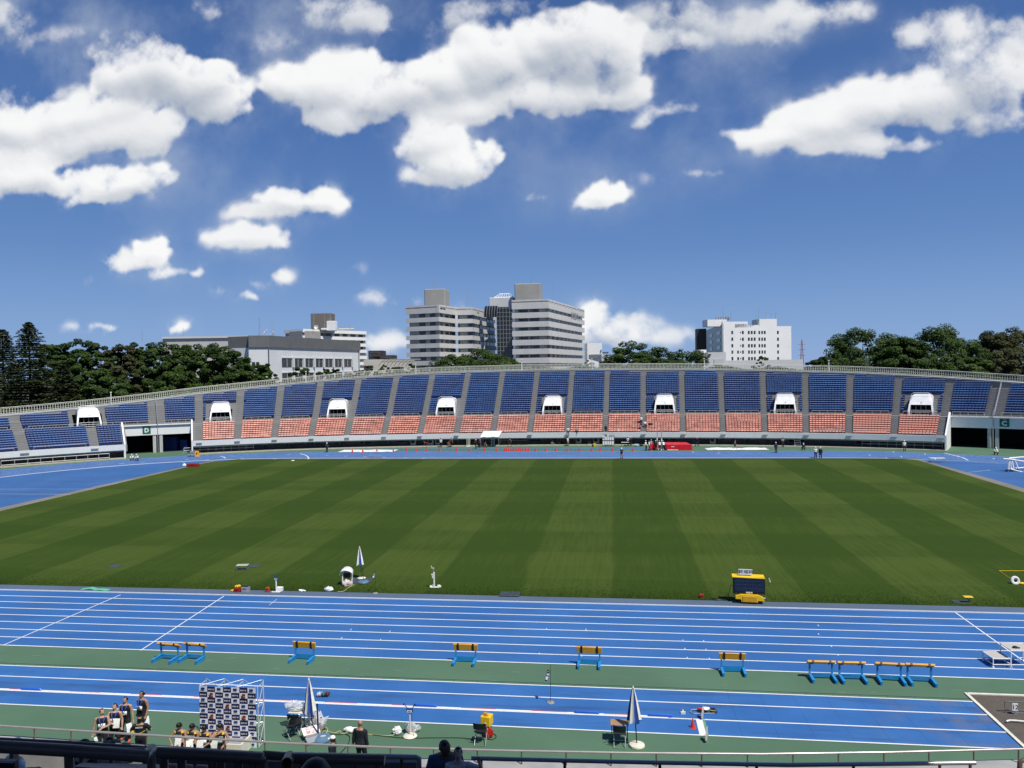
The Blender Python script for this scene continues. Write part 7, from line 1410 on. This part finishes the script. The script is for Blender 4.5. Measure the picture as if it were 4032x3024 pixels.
POSES={
 'stand':{'curl':.5},'stand2':{'wL':(.24,-.10,.88),'wR':(-.25,.02,.86),'aL':(.13,-.04,.085),'aR':(-.10,.05,.085),'hy':-14,'hp':2},
 'hand_belly':{'wL':(.02,-.20,1.08),'wR':(-.29,.0,.86),'hy':24,'hp':-4,'eL':(1,.2,-.3)},
 'hold_low':{'wL':(.25,-.06,.87),'wR':(-.06,-.22,1.10),'hy':-6,'hp':-4,'eR':(-1,.3,-.3)},
 'at_ease':{'wL':(.27,-.02,.86),'wR':(-.27,-.02,.86),'hy':-8,'hp':2,'aL':(.15,-.06,.085),'aR':(-.16,.08,.085)},
 'look_down':{'wL':(.10,-.27,1.06),'wR':(-.18,-.24,1.04),'hp':20,'hy':-14,'eL':(1,.4,-.3),'eR':(-1,.4,-.3)},
 'look_side':{'wL':(.20,-.24,1.03),'wR':(-.12,-.25,1.10),'hp':10,'hy':-42,'eL':(1,.4,-.3),'eR':(-1,.4,-.3)},
 'mouth_hand':{'wL':(.18,-.24,1.02),'wR':(-.05,-.20,1.42),'hp':6,'hy':-40,'eL':(1,.4,-.3),'eR':(-1,.1,-.6)},
 'carry':{'wL':(.20,-.25,1.06),'wR':(-.18,-.25,1.06),'eL':(1,.4,-.3),'eR':(-1,.4,-.3),'hp':-4},
 'suit':{'wL':(.27,.0,.86),'wR':(-.26,.0,.86),'hy':35,'hp':4},
 'bow':{'lean':12,'hp':22,'hy':20,'wL':(.26,-.28,.90),'wR':(-.27,-.28,.90)},
 'girl':{'wL':(.40,-.18,1.58),'wR':(-.22,-.05,.86),'hp':-4,'eL':(.8,.1,-1),'hy':0},
 'photo':{'ph':.50,'aL':(.14,-.42,.085),'aR':(-.14,-.42,.085),'wL':(.10,-.36,.98),'wR':(-.06,-.36,.98),'hp':4,'eL':(1,.2,-.6),'eR':(-1,.2,-.6),'curl':.9},
 'sit':{'ph':.48,'aL':(.14,-.42,.085),'aR':(-.14,-.42,.085),'wL':(.14,-.32,.62),'wR':(-.14,-.32,.62),'hp':8},
 'sit_ground':{'ph':.13,'aL':(.2,-.62,.085),'aR':(-.16,-.60,.085),'wL':(.16,-.40,.42),'wR':(-.30,.20,.05),'lean':-8,'kL':(.1,-.3,1),'kR':(-.1,-.3,1)},
 'crouch':{'ph':.40,'py':.12,'lean':22,'aL':(.17,-.08,.085),'aR':(-.17,-.08,.085),'kL':(.5,-1,.3),'kR':(-.5,-1,.3),'wL':(.06,-.42,.50),'wR':(-.06,-.42,.50),'eL':(1,0,0),'eR':(-1,0,0)},
 'walk':{'aL':(.09,-.32,.085),'aR':(-.09,.34,.16),'ph':.89,'wL':(.26,.20,.90),'wR':(-.26,-.26,.95),'lean':4},
 'bend':{'ph':.86,'py':.14,'lean':70,'wL':(.12,-.48,.55),'wR':(-.12,-.48,.55),'hp':-20},
 'reach':{'lean':24,'py':.06,'wL':(.16,-.50,1.0),'wR':(-.14,-.5,1.02),'hp':10},
 'read':{'wL':(.10,-.30,1.18),'wR':(-.12,-.30,1.18),'hp':16,'eL':(1,.2,-.6),'eR':(-1,.2,-.6)},
 'arms_folded':{'wL':(-.08,-.20,1.16),'wR':(.08,-.20,1.14),'eL':(1,.1,-.4),'eR':(-1,.1,-.4),'hp':10}}
ATH=[('tank',BLKC),('tights',BLKC),('hair',HAIR),('face',BLACK),('ribbon',RIBM),('bib',WHITE),('shoes',mat('orange_shoe',(.65,.10,.05),.5,.3,9))]
def bytop(u,v,D,pk,H,rz):
    f=getfig(pk,True); k=H/1.75; vz=max(f['body'].vertices,key=lambda w_:w_.co.z).co; a=rad(rz); q=pd(u,v,D); x,y=vz.x*k*1.12,vz.y*k*1.06
    return (q.x-(x*math.cos(a)-y*math.sin(a)),q.y-(x*math.sin(a)+y*math.cos(a)),q.z-(vz.z+.015)*k)
def stood(u,v,H): q=g(u,v,H); return (q.x,q.y,0)
ATT=[a for a in ATH if a[0]!='tights']+[('trousers',BLKC)]
person('leftmost black-vested medal athlete, smiling with a hand on his number bib',stood(401,2791,1.74),28,'hand_belly',ATT+[('medal',CREAM)],1.74,group='medal athletes in black vests')
person('pale black-vested medal athlete holding a white certificate before his body',stood(451.5,2771.4,1.73),14,'hold_low',ATT,1.73,mat('pale_skin',(.50,.31,.22),.55,.1,9),group='medal athletes in black vests')
person('black-vested medal athlete looking down, third from the left, certificate at his side',stood(493,2743.7,1.74),8,'at_ease',ATH+[('medal',CREAM)],1.74,group='medal athletes in black vests')
person('tallest black-vested medal athlete at the back with bright orange shoes',stood(559,2721.7,1.80),-10,'stand2',ATH+[('medal',mat('bronze_medal',(.45,.22,.12),.3,.1,metal=.8))],1.80,SKIN2,group='medal athletes in black vests')
o=person('person in black shirt with yellow side stripe seen from behind before the athletes',stood(551.6,2818.6,1.72),196,'carry',[('tee',[BLKC,BLKC]),('trousers',BLKC),('hair',HAIR),('shoes',BLACK)],1.72,SKIN2)
b=MB(); text(b,'MEISEI',(0,.138,1.36),.085,(-1,0,0),(0,0,1),bold=.02); b.build('back_print',WHITE,o); b=MB(); b.tube([(-.165,.06,1.20),(-.10,.122,1.17),(.02,.135,1.13),(.12,.12,1.11)],.009,n=5); b.build('back_stripe',YELC,o); b=MB(); b.ell((.26,-.02,1.10),(.06,.07,.13),10,8,.3); b.build('sleeve_panel',YELC,o)
TEAM=[('tank',[BLKC,YELC]),('trousers',BLKC),('shoes',BLACK),('face',BLACK),('bob',HAIR)]
for u,v,pk,rz,H,lb in [(706.5,2842.7,'look_down',6,1.70,'leftmost black and yellow athlete bowing over a white certificate'),(758,2846,'look_down',2,1.68,'second black and yellow athlete from the left, head bowed, standing beside the banner edge'),(806,2853,'look_down',4,1.66,'third black and yellow athlete holding a grey-shaded certificate before the banner'),(866,2848.5,'mouth_hand',10,1.69,'rightmost black and yellow athlete with a hand at his mouth')]:
    o=person(lb,stood(u,v,H),rz,pk,TEAM+[('bib',WHITE)],H,SKIN2,group='black and yellow team'); b=MB(); text(b,'明星学苑',(0,-.142,1.29),.072,(1,0,0),(0,0,1),bold=.02); b.build('chest_print',WHITE,o)
person('bald man in a dark navy suit seen from behind on the green ground',stood(1418,2837.5,1.74),172,'suit',[('long',SUITM),('trousers',SUITM),('shoes',BLACK),('face',BLACK)],1.74,SKIN2)
q=Vector(stood(1418,2837.5,1.74)); 
person('official in white cap and dark jacket facing left near the blue disc base',stood(1308.5,2896,1.62),-88,'stand',[('long',SUITM),('trousers',TRS),('shoes',BLACK),('hair',HAIR),('cap',CAPM),('face',BLACK)],1.60,SKIN2)
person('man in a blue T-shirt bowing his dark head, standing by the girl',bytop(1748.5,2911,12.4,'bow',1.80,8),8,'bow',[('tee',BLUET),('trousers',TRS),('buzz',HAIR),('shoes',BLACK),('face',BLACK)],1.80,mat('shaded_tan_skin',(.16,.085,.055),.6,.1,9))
person('young girl in a white print T-shirt with her arm out on the railing',bytop(1802,2940.6,12.3,'girl',1.34,6),6,'girl',[('tee',mat('printed_white_cloth',(.62,.62,.60),.85,.25,14)),('shorts',CLOTHG),('hair',HAIR),('shoes',WHITE),('face',BLACK)],1.34,mat('child_skin',(.62,.42,.32),.55,.08,9))
person('spectator with thick black hair seen from behind at the bottom edge',bytop(1232,2991,5.3,'sit',1.76,170),170,'sit',[('tee',TRS),('trousers',TRS),('longhair',HAIR),('shoes',BLACK)],1.76)
person('black-haired spectator photographing with a black phone on the left',bytop(326,2911,12.6,'photo',1.74,165),165,'photo',[('tee',TRS),('trousers',TRS),('bob',HAIR),('shoes',BLACK)],1.74)
person('black-haired spectator raising a phone below the pale athlete',bytop(426,2901,12.6,'photo',1.74,176),176,'photo',[('tee',mat('grey_pink_cloth',(.45,.33,.31),.85,.1,7)),('trousers',TRS),('hair',HAIR),('shoes',BLACK)],1.74)
person('spectator in a grey-white sun cap at the lower left corner',bytop(58,2910,13.0,'sit',1.74,150),150,'sit',[('tee',WSH),('trousers',TRS),('hair',HAIR),('cap',mat('grey_white_cap',(.62,.63,.63),.8,.12,5)),('shoes',BLACK)],1.74)
for u,v,D,lb in ((358,2928,12.2,'black phone held up by the left photographing spectator'),(441,2938,12.4,'dark phone held up by the right photographing spectator')):
    q=pd(u,v,D); r=thing('phone',lb,'phone',q,0); b=MB(); b.box((0,0,0),(.15,.012,.075),bev=.006); b.build('phone_body',BLACK,r); b=MB(); b.box((.0,-.008,0),(.135,.004,.062)); b.build('screen',mat('phone_screen',(.02,.03,.04),.15),r)
# certificates held or hanging from hands
for u,v,u2,rot,lb in [(459,2848,451.5,12,'white certificate held by the pale black-vested athlete'),(508,2866,493,70,'grey-shaded certificate hanging beside the third black-vested athlete'),(577,2838,561,75,'certificate hanging beside the tallest black-vested athlete'),(382,2919,401,80,'thin edge of a certificate in the hand of the leftmost athlete'),(701,2927,706,3,'white certificate held by the leftmost black and yellow athlete'),(746,2934,758,40,'narrow white certificate held by the second black and yellow athlete'),(788,2934,806,6,'grey-shaded certificate of the third black and yellow athlete'),(846,2926,866,-6,'certificate of the rightmost black and yellow athlete')]:
    vv={451.5:2771,493:2744,561:2722,401:2791,706:2843,758:2846,806:2853,866:2848}[u2]; D=D_(stood(u2,vv,1.7))-.32; q=pd(u,v,D); b=MB(); n=6
    for j in range(n):
        f=lambda t:Vector((-.12,-.02*math.sin(t*2.6),.17-.34*t)); g2=lambda t:Vector((.12,-.02*math.sin(t*2.6+.4),.17-.34*t)); t0,t1=j/n,(j+1)/n; b.quad(f(t0),g2(t0),g2(t1),f(t1))
    o=one('certificate',lb,'paper',b,PAPERM,q,rad(rot),'certificates held by the athletes'); o.rotation_euler=(rad(-18),rad(8 if rot>60 else 0),rad(rot))
    sm=o.modifiers.new('thickness','SOLIDIFY'); sm.thickness=.002
# ---- far people
def far(label,u,v,pk,top,topm,leg,legm,rz=0,cap=True,H=1.76,z=0,skin=None):
    q=g(u,v,z); person(label,(q.x,q.y,z),rz,pk,[(top,topm),(leg,legm),('shoes',BLACK),('hair',HAIR)]+([('cap',CAPM)] if cap else []),H,skin or SKIN2,False,'people on the far side of the track')
FARP=[(2448,1807,'arms_folded','long',TRS,'trousers',CLOTHG,0,1,'official in dark jacket and white cap alone at the far edge of the turf'),
(1875,1767,'read','long',TRS,'trousers',TRS,-60,1,'official in black with white cap reading, left of the tent'),(1888,1763,'stand','tee',REDC,'trousers',TRS,150,0,'person in dark red shirt standing at the left side of the tent'),(1910,1763,'crouch','tee',TRS,'shorts',TRS,40,0,'athlete crouching with white shoes under the tent'),(2008,1760,'walk','tank',BLKC,'shorts',BLKC,-70,0,'athlete in black walking right of the tent with white objects'),
(2176,1753,'sit_ground','tee',WSH,'shorts',TRS,30,0,'white-shirted athlete sitting on the green ground'),(2201,1752,'stand','tank',BLKC,'shorts',BLKC,170,0,'athlete in black standing beside the seated white-shirted one'),(2218,1751,'sit_ground','tank',BLKC,'tights',BLKC,-20,0,'athlete in black sitting against the wall'),(2236,1756,'stand','tee',CREAM,'tights',CLOTHG,60,0,'slim person in pale top standing left of the drum'),
(2473,1756,'stand2','tee',WSH,'trousers',TRS,160,1,'white-shirted official at the judges table, left of two'),(2484,1756.5,'read','long',TRS,'trousers',TRS,-30,1,'dark-jacketed official at the judges table, right of two'),
(2543,1774,'stand','tee',WSH,'trousers',TRS,60,1,'white-shirted official leftmost of the vault group'),(2556,1774.5,'stand','tee',WSH,'trousers',TRS,80,0,'white-shirted person with red collar second in the vault group'),(2565,1770,'stand','tee',CREAM,'trousers',TRS,0,1,'cream-topped official standing behind the small red mat'),(2582,1774,'stand2','long',TRS,'trousers',TRS,160,1,'dark-jacketed official beside the left vault upright'),(2598,1774,'reach','tee',WSH,'trousers',TRS,190,1,'white-shirted official reaching between the two vault uprights'),(2613,1774,'reach','tee',WSH,'trousers',TRS,200,1,'white-shirted official right of the right vault upright'),(2617,1768,'bend','tee',WSH,'trousers',TRS,-70,1,'white-shirted person bending over the red mat edge'),
(2745,1758,'walk','long',TRS,'trousers',TRS,-80,1,'dark figure in white cap walking along the wall right of the mat'),(2894,1771,'walk','tank',BLKC,'shorts',BLKC,80,0,'athlete in black shorts walking over the right tarpaulin'),
(1287,1781,'read','long',TRS,'trousers',TRS,50,1,'official in black and white cap left of the first cone'),(1680,1763.5,'bend','tee',REDC,'shorts',TRS,-80,0,'athlete in red bending forward by the wall'),(1736,1761,'stand','tee',WSH,'trousers',TRS,170,0,'white-shirted man standing between fan units'),(1764,1761,'crouch','tee',REDC,'shorts',TRS,60,0,'athlete in dark red crouching left of the pole rack'),(1777,1760,'stand','tank',BLKC,'tights',TRS,200,0,'athlete in black standing left of the pole rack'),
(3082,1761,'arms_folded','tee',CLOTHG,'trousers',TRS,0,0,'grey-shirted person with folded arms by the wall left of the ladder'),(3055,1783,'stand','long',TRS,'trousers',TRS,20,1,'official in black and white cap on the track edge left of the ladder'),(3163,1772,'crouch','long',TRS,'trousers',TRS,0,1,'dark-clothed official crouching right of the ladder'),(3211,1804,'stand','tee',WSH,'trousers',TRS,10,1,'white-shirted official, left one of a pair on the far track'),(3231,1805,'stand2','long',TRS,'trousers',TRS,-10,1,'dark-jacketed official, right one of a pair on the far track'),(3561,1777,'stand','tee',WSH,'trousers',TRS,0,1,'white-shirted official with tie standing alone left of gate C'),(3920,1791,'crouch','long',WSH,'trousers',TRS,0,1,'white-shirted official squatting in front of the gate C pier'),(521,1815,'crouch','long',WSH,'trousers',TRS,10,1,'white-shirted official squatting before gate D, left of two'),(541,1815,'crouch','long',WSH,'trousers',TRS,-5,1,'white-shirted official squatting before gate D, right of two')]
for u,v,pk,tp,tm,lg,lm,rz,cp,lb in FARP: far(lb,u,v,pk,tp,tm,lg,lm,rz,bool(cp))
def instand(label,u,row,pk,tp,tm,lg,lm,rz,cap,H=1.72,back=.35):
    z=ZR(row); x=nearx(u,DRW(row)+back,z+.6); q=SP(x,DRW(row)+back,z); person(label,q,rz,pk,[(tp,tm),(lg,lm),('shoes',BLACK),('hair',HAIR)]+([('cap',CAPM)] if cap else []),H,SKIN2,False,'people sitting or standing among the red seats')
instand('white-shirted person standing on the aisle steps among the red seats',2525,4,'stand','tee',WSH,'trousers',TRS,0,False); instand('white-shirted person sitting beside the aisle with a dark bag',2540,3,'sit','tee',WSH,'trousers',TRS,20,False,1.72,.2); instand('child in pink shirt on the aisle steps in the red tier',2520,1,'walk','tee',PINKC,'shorts',TRS,170,False,1.25)
instand('person in dark and white sitting at the front of an aisle',2236,0,'sit','tee',WSH,'trousers',TRS,0,False,1.7,.1); instand('person in grey sitting sideways in the front red row',2268,0,'sit','tee',CLOTHG,'trousers',TRS,40,False,1.72,.1); instand('person all in black on the steps at a red-block edge',2385,0,'stand','long',TRS,'trousers',TRS,150,False,1.6,.3); instand('small child in white at the front red row',2435,0,'stand','tee',WSH,'shorts',CREAM,0,True,1.0,.3)
x=nearx(2560,DRW(3)+.3,4.2); q=SP(x,DRW(3)+.15,ZR(3)); b=MB(); b.ell((0,0,.5),(.5,.2,.2),10,6,.3); one('carry_bag','dark bag on the red seats right of the sitting white-shirted person','bag',b,mat('dark_maroon_bag',(.05,.01,.012),.6,.3),q,SN(x))
